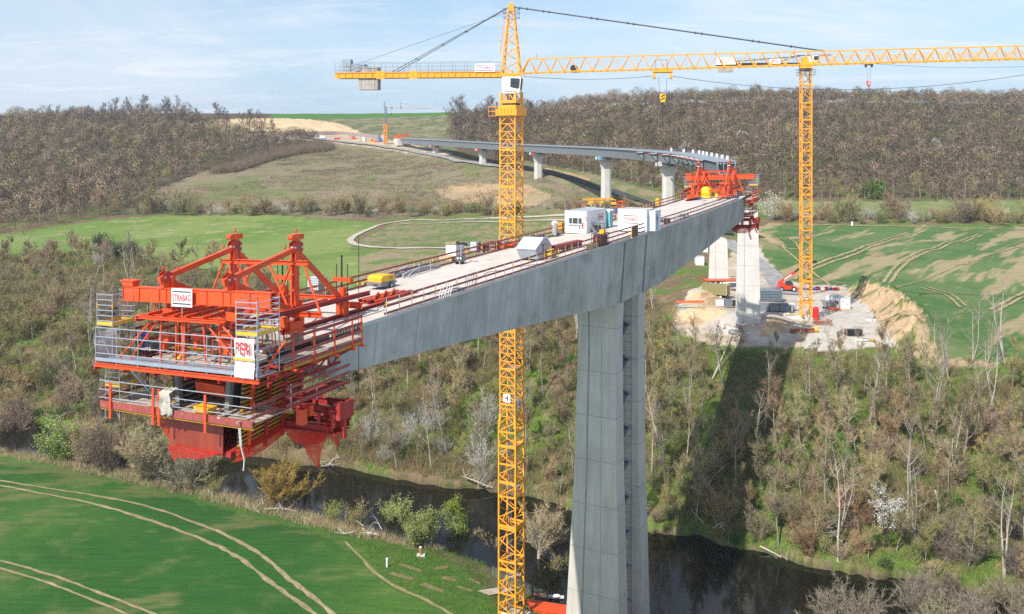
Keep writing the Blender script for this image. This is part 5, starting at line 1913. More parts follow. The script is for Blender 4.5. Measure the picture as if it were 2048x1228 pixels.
    f_ = MB(); f_.bar(o - JS * .02 + JD * 1.36 + u * .62, o - JS * .02 + JD * 1.36 + u * 1.76, .05, .03, up=JS); f_.bar(o - JS * .02 + JD * 1.0 + u * 1.2, o - JS * .02 + JD * 2.1 + u * 1.1, .03, .03, up=JS); f_.build('window_bar', signblk, wo)
    text_mesh('lettering', 'LIEBHERR', 1, signblk, cabo, o - JS * .015 + JD * .2 + u * .16, JD, u, .008, fit=(1.5, .17))
    # tower head
    hd = MB()
    zb, zt = zy(150), zy(20)
    rings = []
    n = 9
    for k in range(n + 1):
        f = k / n
        hw = 1.0 * (1 - f) + 0.30 * f
        z = zb + (zt - zb) * f
        hx = 1.05 * (1 - f) + .3 * f
        rings.append([C + JD * a * hx + JS * e * hw + u * z for a, e in ((-1, -1), (1, -1), (1, 1), (-1, 1))])
    for e in range(4):
        hd.bar(rings[0][e], rings[-1][e], .16, .16, up=JD)
    for k in range(n):
        for e in range(4):
            p, q = (e, (e + 1) % 4) if k % 2 == 0 else ((e + 1) % 4, e)
            hd.bar(rings[k][p], rings[k + 1][q], .085, .085)
    hd.box(C + u * (zt + .15), .7, .75, .6, jr)
    hd.tube(C + u * (zt + .55) - JS * .15, C + u * (zt + .55) + JS * .15, .32, 12)
    hd.bar(rings[0][0], rings[0][1], .25, .35); hd.bar(rings[0][2], rings[0][3], .25, .35)
    hd.build('tower_head', craney, t)
    b = MB()
    for e in (-.75, .75):
        for hh in (0, .55, 1.0):
            b.bar(C + u * (zt - .9 + hh) + JD * -.85 + JS * e, C + u * (zt - .9 + hh) + JD * .85 + JS * e, .05)
    for a in (-.85, .85):
        for hh in (0, .55, 1.0):
            b.bar(C + u * (zt - .9 + hh) + JD * a + JS * -.75, C + u * (zt - .9 + hh) + JD * a + JS * .75, .05)
        for e in (-.75, .75):
            b.bar(C + u * (zt - .9) + JD * a + JS * e, C + u * (zt + .1) + JD * a + JS * e, .05)
    b.build('head_basket', steelg, t)
    b = MB()
    for o_ in (-.2, .2):
        b.bar(C + JD * -1.35 + JS * o_ + u * (zy(108)), C + JD * -.85 + JS * o_ + u * zy(38), .05)
    for k in range(6):
        b.bar(C + JD * (-1.35 + .1 * k) + JS * -.35 + u * (zy(108) + .8 * k), C + JD * (-1.35 + .1 * k - .3) + JS * .3 + u * (zy(108) + .8 * k), .04)
    b.build('head_ladder', mat('pale orange paint', (0.75, 0.33, 0.16), .5), t)
    # jib
    j0 = C + JD * 1.25 + u * zy(146.5); j1 = C + JD * 66 + u * (zy(146.5) + 1.0)
    jb, top, jd, js = lattice_jib('jib', t, craney, j0, j1, 1.68, 1.3, 1.62, .78, .13, .07)
    # counter jib
    cj = MB()
    e0 = C - JD * 1.1 + u * zy(149); e1 = C - JD * 21.5 + u * (zy(149) + .1)
    for e in (-.75, .75):
        cj.ibeam(e0 + JS * e, e1 + JS * e, .22, .66, .07, .05)
        for k in range(24):
            cj.box(e0.lerp(e1, (k + .5) / 24) + JS * e - JS * .06, .05, .16, .55, jr)
    for f in (.32, .52):
        cj.box(e0.lerp(e1, f + .2) - JS * .8, 1.0, .1, .95, jr)
    for k in range(9):
        cj.bar(e0.lerp(e1, k / 8) - JS * .7, e0.lerp(e1, k / 8) + JS * .7, .14, .2)
    cj.build('counter_jib', craney, t)
    gr = MB(); gr.bar(e0 + u * .36, e1 + u * .36, 1.3, .04); gr.build('walkway', galv, t)
    rl = MB()
    for e in (-.85, .85):
        for hh in (.6, 1.05, 1.5):
            rl.bar(e0 + JS * e + u * hh, e1 + JS * e + u * hh, .035)
        for k in range(15):
            p = e0.lerp(e1, k / 14) + JS * e
            rl.bar(p + u * .3, p + u * 1.5, .035)
    rl.build('railing', steelg, t)
    for k in range(6):
        w2 = MB()
        p = C - JD * (16.4 + .4 * k) + u * (zy(149) - .75)
        w2.box(p, .37, 1.25, 1.8, jr); w2.box(p + u * 1.35, .37, 1.25, .9, jr)
        w2.build('counterweight', mat('weathered ballast concrete', (.42, .37, .33), .85, var=.2, scale=1.2, streak=.2), t)
    wn = MB()
    wn.box(C - JD * 20.2 + u * (zy(149) + 1.2), 1.05, .9, 1.7, jr); wn.box(C - JD * 18.7 + u * (zy(149) + .95), 1.7, 1.1, 1.0, jr)
    wn.tube(C - JD * 18.7 + u * (zy(149) + 1.0) - JS * .7, C - JD * 18.7 + u * (zy(149) + 1.0) + JS * .7, .45, 12)
    wn.build('hoist_winch', mat('machine grey', (.30, .34, .38), .5), t)
    p = C - JD * 4.2 + u * (zy(150)) - JS * .95
    sign_board(t, p + u * .35 + JD * 0.0, JD, u, 2.4, .95, 'STRABAG')
    # pendants
    tp = C + u * (zt + .35)
    pe = top[int((0.535) * len(top))]
    for nm, a, e, r in (('jib_pendant', tp + JD * .3, pe, .085),):
        b = MB(); b.tube(a, e, r, 7)
        for f in (.02, .045, .1, .12, .26, .28, .38, .4, .6, .62, .78, .8, .9):
            b.tube(a.lerp(e, f - .002), a.lerp(e, f + .002), r * 1.9, 8)
        b.build(nm, cable, t)
    for sd in (-.35, .35):
        a = tp - JD * .3 + JS * sd * .3; e = C - JD * 14.6 + JS * sd * 2 + u * (zy(149) + .3)
        b = MB(); b.tube(a, e, .05, 6)
        for f in (.36, .56, .78):
            b.tube(a.lerp(e, f - .006), a.lerp(e, f + .006), .1, 8)
        b.build('counter_pendant', cable, t)
    b = MB(); b.tube(tp - JD * .2 - u * .5, C - JD * 18.7 + u * (zy(149) + 1.6), .022, 5); b.build('hoist_rope', cable, t)
    # trolley, hook, sagging trolley rope
    f = 17.6
    tr = C + JD * f + u * (zy(146.5) + .1)
    b = MB()
    b.box(tr - u * .1, 2.2, 1.7, .3, jr)
    for a in (-.95, .95):
        b.box(tr + JD * a - u * .45, .25, 1.5, .55, jr)
        b.tube(tr + JD * a - JS * .8 - u * .75, tr + JD * a + JS * .8 - u * .75, .2, 10)
    b.build('trolley', craney, t)
    b = MB()
    for a in (-.8, .5):
        b.bar(tr + JD * a - JS * 1.0 + u * .1, tr + JD * a - JS * 1.0 + u * 1.1, .05)
    b.bar(tr - JD * .8 - JS * 1.0 + u * 1.1, tr + JD * .6 - JS * 1.0 + u * 1.1, .05)
    b.build('trolley_basket', steelg, t)
    hook_block(t, tr - u * .8, 2.35, yellow, .5, 2.2, 1.0)
    for a, e, sag in ((tr + JD * 1.2 - u * .7, C + JD * 65 + u * (zy(146.5) + .9), 2.4), (C + JD * 1.4 + u * (zy(153)), tr - JD * 1.2 - u * .65, .35)):
        pts = [a.lerp(e, k / 24) - u * sag * 4 * (k / 24) * (1 - k / 24) for k in range(25)]
        b = MB(); b.path(pts, .028, 5); b.build('trolley_rope', cable, t)
    b = MB()
    k = C + JD * 7.4 + u * (zy(146.5) + .45)
    b.tube(k - JS * .35, k + JS * .35, .42, 12); b.build('trolley_winch', darkst, t)
    for f in (3.0, 23.5, 32.2):
        b = MB(); p = C + JD * f + u * (zy(146.5) + 1.7); b.bar(p, p + u * .55, .05); b.build('aviation_light', signred, t)
    recentre(t)


crane_four()


def crane_two():
    t = thing('tower_crane', 'yellow flat-top tower crane standing on the building site behind the river slope', 'crane')
    Y0 = 191.0; S_ = F / Y0
    X0 = (1611.5 - 1024) / S_
    u = Vector((0, 0, 1)); C = Vector((X0, Y0, 0))
    zy = lambda y: CZ + (YH - y) / S_
    d1 = (0.995, -0.10, 0); D1 = Vector(d1).normalized(); D2 = Vector((-D1.y, D1.x, 0))
    zg = zy(650)
    lattice_mast('mast', t, craney, (X0, Y0), 1.98, zg, zy(142), d1, 1.55, 'Z', .24, .11)
    for i, y in enumerate((170, 206, 240, 285, 330, 375, 420, 460, 512, 560, 602)):
        b = MB()
        for e in (-1, 1):
            b.bar(C + D1 * -1 + D2 * e + u * zy(y), C + D1 + D2 * e + u * zy(y), .12, .26); b.bar(C + D2 * -1 + D1 * e + u * zy(y), C + D2 + D1 * e + u * zy(y), .12, .26)
        b.build('section_frame', craney, t)
        b = MB(); b.box(C + D1 * (.15 if i % 2 else -.15) + u * (zy(y) + .7), 1.3, 1.2, .06, 0); b.build('landing', galv, t)
        b = MB(); a_ = -1 if i % 2 else 1
        b.bar(C + D1 * .5 * a_ + u * (zy(y) + .7), C - D1 * .4 * a_ + u * (zy(y) + 4.0), .3, .08); b.build('ladder', galv, t)
    for y in (150, 472):
        b = MB()
        for hh in (0, .55, 1.1):
            for e in (-1, 1):
                b.bar(C + D1 * -1.75 + D2 * 1.5 * e + u * (zy(y) + hh), C + D1 * 1.75 + D2 * 1.5 * e + u * (zy(y) + hh), .07)
                b.bar(C + D1 * 1.75 * e - D2 * 1.5 + u * (zy(y) + hh), C + D1 * 1.75 * e + D2 * 1.5 + u * (zy(y) + hh), .07)
        for a in (-1.75, -.6, .6, 1.75):
            b.bar(C + D1 * a - D2 * 1.5 + u * zy(y), C + D1 * a - D2 * 1.5 + u * (zy(y) + 1.1), .07)
        b.build('mast_basket', steelg, t)
    JD = Vector((0.975, -0.22, 0)); JS = Vector((.22, .975, 0)); jr = math.atan2(JD.y, JD.x)
    b = MB(); b.tube(C + u * zy(142), C + u * zy(137), 1.3, 18); b.build('slewing_ring', darkst, t)
    b = MB(); b.box(C + u * zy(134), 2.6, 2.2, .7, jr); b.box(C + u * zy(124), 1.6, 1.5, 2.0, jr); b.build('slewing_platform', craney, t)
    j0 = C + JD * 1.2 + u * zy(129.5); j1 = C + JD * 62 + u * (zy(129.5) + .4)
    lattice_jib('jib', t, craney, j0, j1, 1.75, 1.3, 1.7, .8, .12, .065)
    b = MB()
    e0 = C - JD * 1 + u * zy(128); e1 = C - JD * 18.6 + u * zy(125.5)
    for e in (-.8, .8):
        b.bar(e0 + JS * e, e1 + JS * e, .2, .5)
    for k in range(10):
        b.bar(e0.lerp(e1, k / 9) - JS * .8, e0.lerp(e1, k / 9) + JS * .8, .12, .3)
    b.bar(e0 + u * 1.7, e0.lerp(e1, .86) + u * .5, .16); b.bar(e0.lerp(e1, .35), e0 + u * 1.8 - JD * .5, .14); b.bar(e0.lerp(e1, .05) + u * 1.8, e0.lerp(e1, -.35) + u * 1.9, .16)
    b.build('counter_jib', darkst, t)
    b = MB()
    for hh in (.7, 1.2):
        b.bar(e0 - JS * .95 + u * hh, e1 - JS * .95 + u * hh, .045)
    for k in range(12):
        b.bar(e0.lerp(e1, k / 11) - JS * .95, e0.lerp(e1, k / 11) - JS * .95 + u * 1.2, .045)
    b.build('railing', steelg, t)
    b = MB()
    o = C - JD * 18.6 + u * (zy(126) - .1) - JS * 1.0
    b.prism([o + JD * a + u * e for a, e in ((0, 0), (4.2, 0), (3.7, 1.45), (0.2, 1.5))], JS * .3)
    wb = b.build('counterweight_panel', white, t)
    b = MB()
    for a, e in ((1.0, 1.1), (1.3, .8), (1.0, .5), (1.35, 1.2), (1.35, .45), (.85, .8)):
        b.tube(o + JD * a + u * e - JS * .03, o + JD * a + u * e + JS * .01, .14, 8)
    b.build('emblem', signred, wb)
    b = MB(); b.box(C - JD * 16.5 + u * (zy(127) - .5) + JS * .2, 3.2, 1.2, 2.0, jr); b.build('counterweight', mat('weathered ballast concrete', (.42, .37, .33)), t)
    sign_board(t, C - JD * 7.4 + u * (zy(127)) - JS * 1.0, JD, u, 2.2, 1.05, 'STRABAG', bars=False)
    b = MB()
    o = C + JD * .5 - JS * 1.5 + u * (zy(129))
    b.prism([o + JD * a + u * e for a, e in ((0, .45), (1.9, .45), (2.1, 1.6), (1.8, 1.8), (0, 1.7))], JS * 1.2)
    cb = b.build('cab', white, t)
    b = MB(); b.prism([o - JS * .01 + JD * a + u * e for a, e in ((0, .02), (1.8, .02), (1.9, .44), (0, .44))], JS * 1.2); b.build('cab_base', yellow, cb)
    b = MB(); b.prism([o - JS * .02 + JD * a + u * e for a, e in ((1.0, .7), (1.95, .7), (2.05, 1.6), (1.0, 1.65))], JS * .05); b.build('window', glass, cb)
    tr = C + JD * 12.6 + u * zy(130)
    b = MB(); b.box(tr - u * .1, 1.6, 1.5, .3, jr)
    for a in (-.6, .6): b.box(tr + JD * a - u * .45, .25, 1.2, .5, jr)
    b.build('trolley', darkst, t)
    hook_block(t, tr - u * .5, 3.6, signred, .35, 2.2, 1.15)
    pts = [(tr + JD * 1).lerp(C + JD * 61 + u * zy(128), k / 12) - u * 1.3 * 4 * (k / 12) * (1 - k / 12) for k in range(13)]
    b = MB(); b.path(pts, .03, 4); b.build('trolley_rope', cable, t)
    # foot: concrete cross with ballast
    b = MB()
    g = float(TZ(X0, Y0))
    b.box((X0, Y0, g + .35), 5.0, 1.1, 1.0, .1); b.box((X0, Y0, g + .33), 1.1, 5.0, .95, .1)
    b.box((X0 - 1.6, Y0 - 1.2, g + .2), 4.6, 3.4, .9, .05)
    b.build('foundation', paleconc, t)
    b = MB(); b.tube((X0 + 2.0, Y0 - .4, zy(640)), (X0 + 2.0, Y0 - .4, zy(618)), .62, 12); b.ball((X0 + 2.0, Y0 - .4, zy(617)), .62, .62, .5); b.build('cable_reel', signred, t)
    recentre(t)


crane_two()


def far_crane():
    t = thing('tower_crane', 'small far-off crane with an orange foot and thin grey mast beside the hillside abutment', 'crane')
    Y0 = 735.0; S_ = F / Y0
    u = Vector((0, 0, 1))
    p = lambda x, y, dy=0: W(x, y, Y0 + dy)
    g = float(TZ(*p(771.3, 279).xy))
    b = p(771.3, 250)
    lattice_mast('mast_foot', t, mat('orange crane foot', (.78, .27, .03), .5), (b.x, b.y), 2.3, g - .3, p(771, 247).z, (1, 0, 0), 2.0, 'Z', .75, .4)
    lattice_mast('mast', t, steelg, (b.x, b.y), 1.5, p(771, 248).z, p(770, 213).z, (1, 0, 0), 1.8, 'Z', .34, .26)
    m = MB(); m.bar(p(770, 215), p(768.3, 203.5), .7, .7); m.build('tower_head', steelg, t)
    m = MB()
    for o in (-.5, .5):
        m.bar(p(763, 218) + Vector((0, o, 0)), p(861, 216.2) + Vector((0, o, 0)), .3, .3)
    m.bar(p(771, 214), p(858, 215.6), .3, .3)
    for k in range(30):
        m.bar(p(771 + 3 * k, 214.1), p(772.5 + 3 * k, 217.8), .2); m.bar(p(772.5 + 3 * k, 217.8), p(774 + 3 * k, 214.1), .2)
    m.build('jib', mat('pale grey crane jib', (.45, .45, .47), .5), t)
    m = MB(); m.bar(p(801, 215), p(801, 204.3), .35); m.bar(p(785, 216), p(781, 215), 1.6, 1.0); m.bar(p(803, 215), p(800, 215.2), 1.2, 1.0); m.build('jib_strut', steelg, t)
    m = MB()
    for a, c in (((768.3, 203.5), (801, 204.3)), ((801, 204.3), (836, 214)), ((768.3, 203.5), (794, 214)), ((768.3, 203.5), (763, 218))):
        m.bar(p(*a), p(*c), .13)
    m.build('stay', steelg, t)
    m = MB(); m.bar(p(783, 218), p(783, 226), .1); m.box(p(783, 227.5), .7, .5, 1.2); m.build('hook', darkst, t)
    recentre(t)


far_crane()

# ------------------------------------------------------------------ things standing on the bridge deck


class Loc:
    """local frame: x along the bridge (away), y across towards the far edge, z up"""

    def __init__(self, o, x, y):
        self.o = Vector(o); self.x = Vector(x); self.y = Vector(y)
        self.rz = math.atan2(self.x.y, self.x.x)

    k = 1.0

    def __call__(self, a, b, c): return self.o + (self.x * a + self.y * b + Vector((0, 0, c))) * self.k

    def box(self, m, a0, a1, b0, b1, c0, c1):
        return m.hexa([self(a0, b0, c0), self(a1, b0, c0), self(a1, b1, c0), self(a0, b1, c0), self(a0, b0, c1), self(a1, b0, c1), self(a1, b1, c1), self(a0, b1, c1)])


def deckloc(px, py, rot=0.0):
    s, q = D(px, py)
    c, sn = math.cos(rot), math.sin(rot)
    return Loc(B(s, q, 0.0), UB * c - NB * sn, -NB * c - UB * sn)


def groundloc(px, py, rot=0.0, dz=0.0):
    p = G(px, py) + Vector((0, 0, dz))
    return Loc(p, (math.cos(rot), math.sin(rot), 0), (-math.sin(rot), math.cos(rot), 0))


def frame_box(m, L_, a0, a1, b0, b1, c0, c1, t=0.06):
    for b in (b0, b1):
        for c in (c0, c1):
            m.bar(L_(a0, b, c), L_(a1, b, c), t)
    for a in (a0, a1):
        for c in (c0, c1):
            m.bar(L_(a, b0, c), L_(a, b1, c), t)
        for b in (b0, b1):
            m.bar(L_(a, b, c0), L_(a, b, c1), t)


def container(name, label, cat, L_, ln, wd, ht, side=None, front_window=False, group=None, door=False, col=None):
    t = thing(name, label, cat, group)
    col = col or white
    m = MB()
    L_.box(m, 0, ln, 0, wd, 0.12, ht)
    # corrugation-free sandwich panels with corner posts and base frame
    b = m.build('body', col, t)
    f = MB()
    for a in (0, ln):
        for c in (0, wd):
            f.bar(L_(a, c, 0.02), L_(a, c, ht + .02), 0.13)
    for z in (0.08, ht):
        for c in (0, wd):
            f.bar(L_(0, c, z), L_(ln, c, z), .13)
        for a in (0, ln):
            f.bar(L_(a, 0, z), L_(a, wd, z), .13)
    f.build('frame', mat('light grey paint', (.66, .68, .70), .5, var=.06), t)
    r = MB(); L_.box(r, .06, ln - .06, .06, wd - .06, ht, ht + .03); r.build('roof', mat('grey roof sheet', (.40, .42, .45), .5, var=.15), t)
    if front_window:
        w_ = MB(); L_.box(w_, -.05, 0, wd * .17, wd * .83, ht * .40, ht * .73); wo = w_.build('window', white, t)
        for k, (u0, u1) in enumerate(((.20, .34), (.40, .62), (.67, .80))):
            g_ = MB(); L_.box(g_, -.06, -.03, wd * u0, wd * u1, ht * .44, ht * .70); g_.build('pane', glass, wo)
        g_ = MB()
        for k in range(7):
            g_.bar(L_(-.08, wd * .19, ht * (.45 + .04 * k)), L_(-.08, wd * .81, ht * (.45 + .04 * k)), .02)
        g_.build('window_grille', steelg, wo)
        s = MB(); L_.box(s, -.14, 0, wd * .15, wd * .85, ht * .37, ht * .39); s.build('window_sill', galv, wo)
        e = MB(); L_.box(e, -.04, 0, wd * .29, wd * .35, ht * .22, ht * .3); e.build('socket_box', signblk, t)
        e = MB(); L_.box(e, -.10, 0, wd * .12, wd * .17, ht * .22, ht * .5); e.build('extinguisher', signred, t)
    if door:
        d = MB(); L_.box(d, ln * .2, ln * .62, -.04, 0, .15, ht * .86); do = d.build('door', mat('pale blue grey door', (.42, .47, .52), .5), t)
        d = MB(); d.prism([L_(ln * .30, -.05, ht * .70), L_(ln * .52, -.05, ht * .70), L_(ln * .41, -.05, ht * .42)], L_.y * .02); d.build('vent', signblk, do)
    return t


# office container
L1 = deckloc(1172, 467.5)
t = container('office_container', 'white office container with barred window, behind the blue toilet on the deck', 'container', L1, 6.0, 2.7, 2.6, front_window=True)
sign_board(t, L1(3.4, -.03, 1.15), UB, (0, 0, 1), 2.0, 1.05, 'STRABAG', th=.02)
recentre(t)
L2 = deckloc(1292, 464)
t = container('storage_container', 'white storage container with a large red-lettered front, by the near guardrail', 'container', L2, 2.5, 3.45, 2.55, door=True)
o = L2(-.03, 2.75, .95)
x = NB
text_mesh('lettering', 'STRABAG', 1, signred, t, o + Vector((0, 0, .28)), x, (0, 0, 1), .008, fit=(1.75, .40))
for z in (.02, .88):
    b = MB(); b.bar(o + Vector((0, 0, z)), o + x * 1.75 + Vector((0, 0, z)), .02, .07); b.build('stripe', signblk, t)
recentre(t)
L3 = deckloc(1309.5, 462.5)
t = container('cabin', 'narrow pale cabin standing right behind the white storage container', 'cabin', L3, 1.9, 1.0, 2.35, door=True)
recentre(t)


def toilet():
    L_ = deckloc(1219, 456)
    t = thing('portable_toilet', 'turquoise portable toilet with white roof between the two white containers', 'toilet')
    bl = mat('turquoise plastic', (.05, .42, .55), .4, var=.06)
    m = MB(); L_.box(m, 0, 1.15, 0, 1.1, .12, 2.05); m.build('body', whitec, t)
    m = MB(); L_.box(m, -.03, 0.02, .04, 1.06, .14, 1.85)
    m.prism([L_(-.03, .04 + .51 + .51 * math.cos(math.pi * k / 8), 1.85 + .2 * math.sin(math.pi * k / 8)) for k in range(9)], UB * .05)
    L_.box(m, .25, 1.0, -.025, .0, .14, 2.0)
    d = m.build('door', bl, t)
    m = MB(); L_.box(m, -.05, -.03, .35, .75, 1.15, 1.65); L_.box(m, -.05, -.03, .3, .8, .85, .98); m.build('door_sign', white, d)
    m = MB(); L_.box(m, -.04, 1.2, -.04, 1.14, 2.05, 2.18)
    m.prism([L_(-.04, -.04 + 1.18 * k / 8, 2.18 + .14 * math.sin(math.pi * k / 8)) for k in range(9)] , UB * 1.2)
    m.build('roof', white, t)
    recentre(t)


toilet()


def skip_container():
    L_ = deckloc(1071, 524)
    t = thing('skip', 'grey covered skip with a sloping lid beside the near guardrail', 'skip')
    prof = [(.7, .15), (2.5, .15), (3.3, 1.15), (2.35, 1.95), (1.5, 2.0), (0, 1.12)]
    g_ = mat('skip grey', (.40, .44, .49), .45, var=.12, scale=1.5)
    m = MB(); m.prism([L_(a, 0, c) for a, c in prof], L_.y * 2.0); m.build('body', g_, t)
    m = MB(); m.prism([L_(a, -.06, c + .02) for a, c in ((-.05, 1.12), (1.5, 2.02), (1.53, 2.08), (-.07, 1.19))], L_.y * 2.12); m.build('lid', mat('light skip lid', (.60, .66, .70), .4), t)
    m = MB(); m.prism([L_(a, -.06, c + .02) for a, c in ((1.5, 2.02), (2.37, 1.97), (3.36, 1.14), (3.38, 1.22), (2.38, 2.05), (1.53, 2.08))], L_.y * 2.12); m.build('lid', mat('light skip lid', (.60, .66, .70), .4), t)
    m = MB()
    for k in range(3):
        a = 2.55 + .18 * k
        m.hexa([L_(a, -.03, 1.15 - k * .0), L_(a + .09, -.03, 1.15), L_(a + .02, -.03, .8), L_(a - .07, -.03, .8), L_(a, -.01, 1.15), L_(a + .09, -.01, 1.15), L_(a + .02, -.01, .8), L_(a - .07, -.01, .8)])
    m.cur = 1
    L_.box(m, 1.3, 2.1, -.03, -.01, 1.35, 1.5)
    m.build('marking', [white, signred], t)
    m = MB()
    for b in (.15, 1.85):
        m.bar(L_(.7, b, .1), L_(2.5, b, .1), .12)
    for a in (1.6,):
        m.bar(L_(a, -.08, .3), L_(a, -.08, 1.5), .1)
    m.build('skid', steelg, t)
    recentre(t)


skip_container()


def compressor():
    L_ = deckloc(763, 581)
    L_.k = .76
    t = thing('compressor', 'yellow towable compressor on two wheels standing on the bridge deck', 'compressor')
    m = MB()
    m.prism([L_(a, .1, c) for a, c in ((.1, .78), (2.55, .78), (2.6, 1.1), (2.25, 1.42), (.5, 1.46), (.05, 1.2))], L_.y * 1.35)
    m.build('hood', yellow, t)
    m = MB()
    m.prism([L_(a, .06, c) for a, c in ((0, .35), (1.3, .32), (2.6, .45), (2.62, .8), (-.02, .8))], L_.y * 1.43)
    m.cur = 1
    for b in (.25, 1.2):
        L_.box(m, -.04, 0, b, b + .2, .55, .66)
    m.cur = 2; L_.box(m, -.03, 0, .5, 1.1, .42, .56)
    m.build('chassis', [steelg, signred, black], t)
    for b in (-.08, 1.5):
        m = MB(); c = L_(1.7, b, .33); m.tube(c, c + L_.y * .14, .25, 16); wo = m.build('wheel', black, t)
        m = MB(); m.tube(c - L_.y * .01, c + L_.y * .15, .13, 12); m.build('rim', galv, wo)
    m = MB(); m.bar(L_(2.6, .78, .45), L_(3.8, .78, .4), .09); m.tube(L_(3.4, .78, 0), L_(3.4, .78, .5), .05, 6); m.build('tow_bar', darkst, t)
    m = MB(); m.prism([L_(1.5, .06, 1.0), L_(2.1, .06, 1.0), L_(2.1, .06, 1.3), L_(1.6, .06, 1.32)], L_.y * .05); m.build('vent', mat('olive vent', (.3, .3, .06), .6), t)
    recentre(t)


compressor()


def pipe_bundle():
    L_ = deckloc(805, 556)
    t = thing('pipe_bundle', 'bundle of bent grey plastic pipes lying on the deck', 'pipes')
    rnd = random.Random(5)
    for k in range(16):
        m = MB()
        b = .1 + .12 * (k % 8); z = .1 + .16 * (k // 8) + rnd.uniform(0, .05)
        pts = [L_(a * 6.2 / 9 + rnd.uniform(-.1, .1) * (k % 3), b + .35 * math.sin(a / 9 * math.pi) * (1 if k % 2 else .5) + (9 - a) * (k % 4 - 1.5) * .05, z + .28 * math.sin(a / 9 * math.pi) * (1 + .3 * (k % 3)) * .8) for a in range(10)]
        m.path(pts, .065, 7); m.build('pipe', mat('grey plastic pipe', (.40, .42, .46), .5, var=.12), t)
    m = MB()
    for a in (2.4, 4.2):
        for b in (-.1, 1.2):
            m.bar(L_(a, b, 0), L_(a, b, .95), .07)
        m.bar(L_(a, -.1, .02), L_(a, 1.2, .02), .07)
    m.build('rack', galv, t)
    recentre(t)


pipe_bundle()


def simple(name, label, cat, fn, loc, group=None):
    t = thing(name, label, cat, group)
    fn(t, loc)
    recentre(t)
    return t


def f_lighting(t, L_):
    L_.k = .8
    m = MB(); L_.box(m, 0, .9, 0, .9, .3, .9); m.build('generator_box', steelg, t)
    m = MB()
    for b in (.02, .72):
        c = L_(.25, b, .25); m.tube(c, c + L_.y * .16, .25, 12)
    m.build('wheel', black, t)
    m = MB()
    for a, b in ((.35, .35), (.6, .5)):
        m.tube(L_(a, b, .9), L_(a, b, 2.3), .06, 6)
    m.build('mast', galv, t)
    for k in range(4):
        m = MB(); c = L_(.3 + .12 * k, -.35 + .45 * k, 2.35 + .1 * (k % 2)); m.box(c, .18, .3, .22, RZB); m.box(c - UB * .1, .03, .26, .18, RZB); m.build('floodlight', darkst, t)
    for b in (.15, .55):
        m = MB(); c = L_(-.05, b, .72); m.tube(c, c + UB * .06, .2, 14); w_ = m.build('hose_reel', signblk, t)
        m = MB(); m.tube(c - UB * .02, c, .11, 12); m.build('hub', white, w_)


simple('lighting_tower', 'small wheeled lighting tower with black lamps near the far guardrail', 'lighting tower', f_lighting, deckloc(924, 529))


def f_whitebox(t, L_):
    m = MB(); L_.box(m, 0, 1.5, 0, 1.2, .12, 1.25); m.build('body', white, t)
    m = MB(); L_.box(m, -.1, 1.6, -.1, 1.3, 1.25, 1.38); m.build('lid_boards', timber, t)
    m = MB(); L_.box(m, -.1, 1.6, -.1, 1.3, 0, .12); m.build('pallet', timber, t)


simple('white_crate', 'white crate with timber boards on top, left of the lighting tower', 'crate', f_whitebox, deckloc(912, 514))


def f_boards(t, L_):
    m = MB()
    for k in range(4):
        L_.box(m, 0, 1.5, k * .36, k * .36 + .33, .1, .38)
    m.build('board_stack', mat('fresh timber', (.62, .46, .26), .8, var=.15, scale=4), t)
    m = MB(); L_.box(m, 0, 1.4, 0, 1.4, 0, .1); m.build('pallet', timber, t)


simple('board_stack', 'low stack of fresh timber boards in front of the white crate', 'boards', f_boards, deckloc(903, 523))


def f_cabinet(t, L_):
    m = MB(); L_.box(m, 0, .5, 0, .75, .25, 1.15); m.build('body', mat('cabinet grey', (.45, .48, .50), .5), t)
    m = MB(); L_.box(m, -.02, 0, .03, .36, .3, 1.1); L_.box(m, -.02, 0, .39, .72, .3, 1.1); m.build('door', mat('cabinet door grey', (.52, .55, .57), .5), t)
    m = MB()
    for a in (.05, .45):
        for b in (.05, .7): m.bar(L_(a, b, 0), L_(a, b, .25), .06)
    m.build('leg', darkst, t)


simple('power_cabinet', 'small grey electrical cabinet by the far guardrail', 'cabinet', f_cabinet, deckloc(953, 507))


def f_reel(t, L_):
    for a, r in ((0, .5), (.9, .42)):
        m = MB()
        c = L_(a, .2, r)
        for b in (0, .6): m.tube(c + L_.y * b, c + L_.y * (b + .06), r, 16)
        m.tube(c, c + L_.y * .6, r * .5, 12)
        m.build('reel', mat('brown reel', (.23, .10, .06), .7), t)
    m = MB(); frame_box(m, L_, 1.8, 3.2, 0, 1.0, .05, .8, .07); m.build('rack', redwood, t)
    m = MB()
    for k in range(4): L_.box(m, 1.85, 3.1, .05, .95, .15 + k * .17, .24 + k * .17)
    m.build('planks', plank, t)


simple('cable_reels', 'brown cable reels and a plank rack behind the far guardrail', 'cable reels', f_reel, deckloc(972, 505))


def f_orange(t, L_):
    m = MB()
    L_.box(m, 0, 3.0, 0, .3, .1, .45); L_.box(m, .3, 2.4, .5, .9, .05, .35); L_.box(m, 1.0, 1.8, -.5, .9, .3, .5)
    m.build('beam_stack', orange, t)
    m = MB(); L_.box(m, .4, 3.4, 1.0, 1.3, .3, .5); m.build('blue_beam', mat('slate blue sheet', (.12, .18, .25), .5), t)
    m = MB(); m.bar(L_(1.2, 1.2, 0), L_(1.2, 1.2, 1.4), .09); m.bar(L_(2.9, 1.3, 0), L_(2.9, 1.3, 1.4), .09); m.build('stake', galv, t)


simple('beam_stack', 'orange and blue steel beams stacked at the foot of the crane mast', 'beams', f_orange, deckloc(1006, 499))


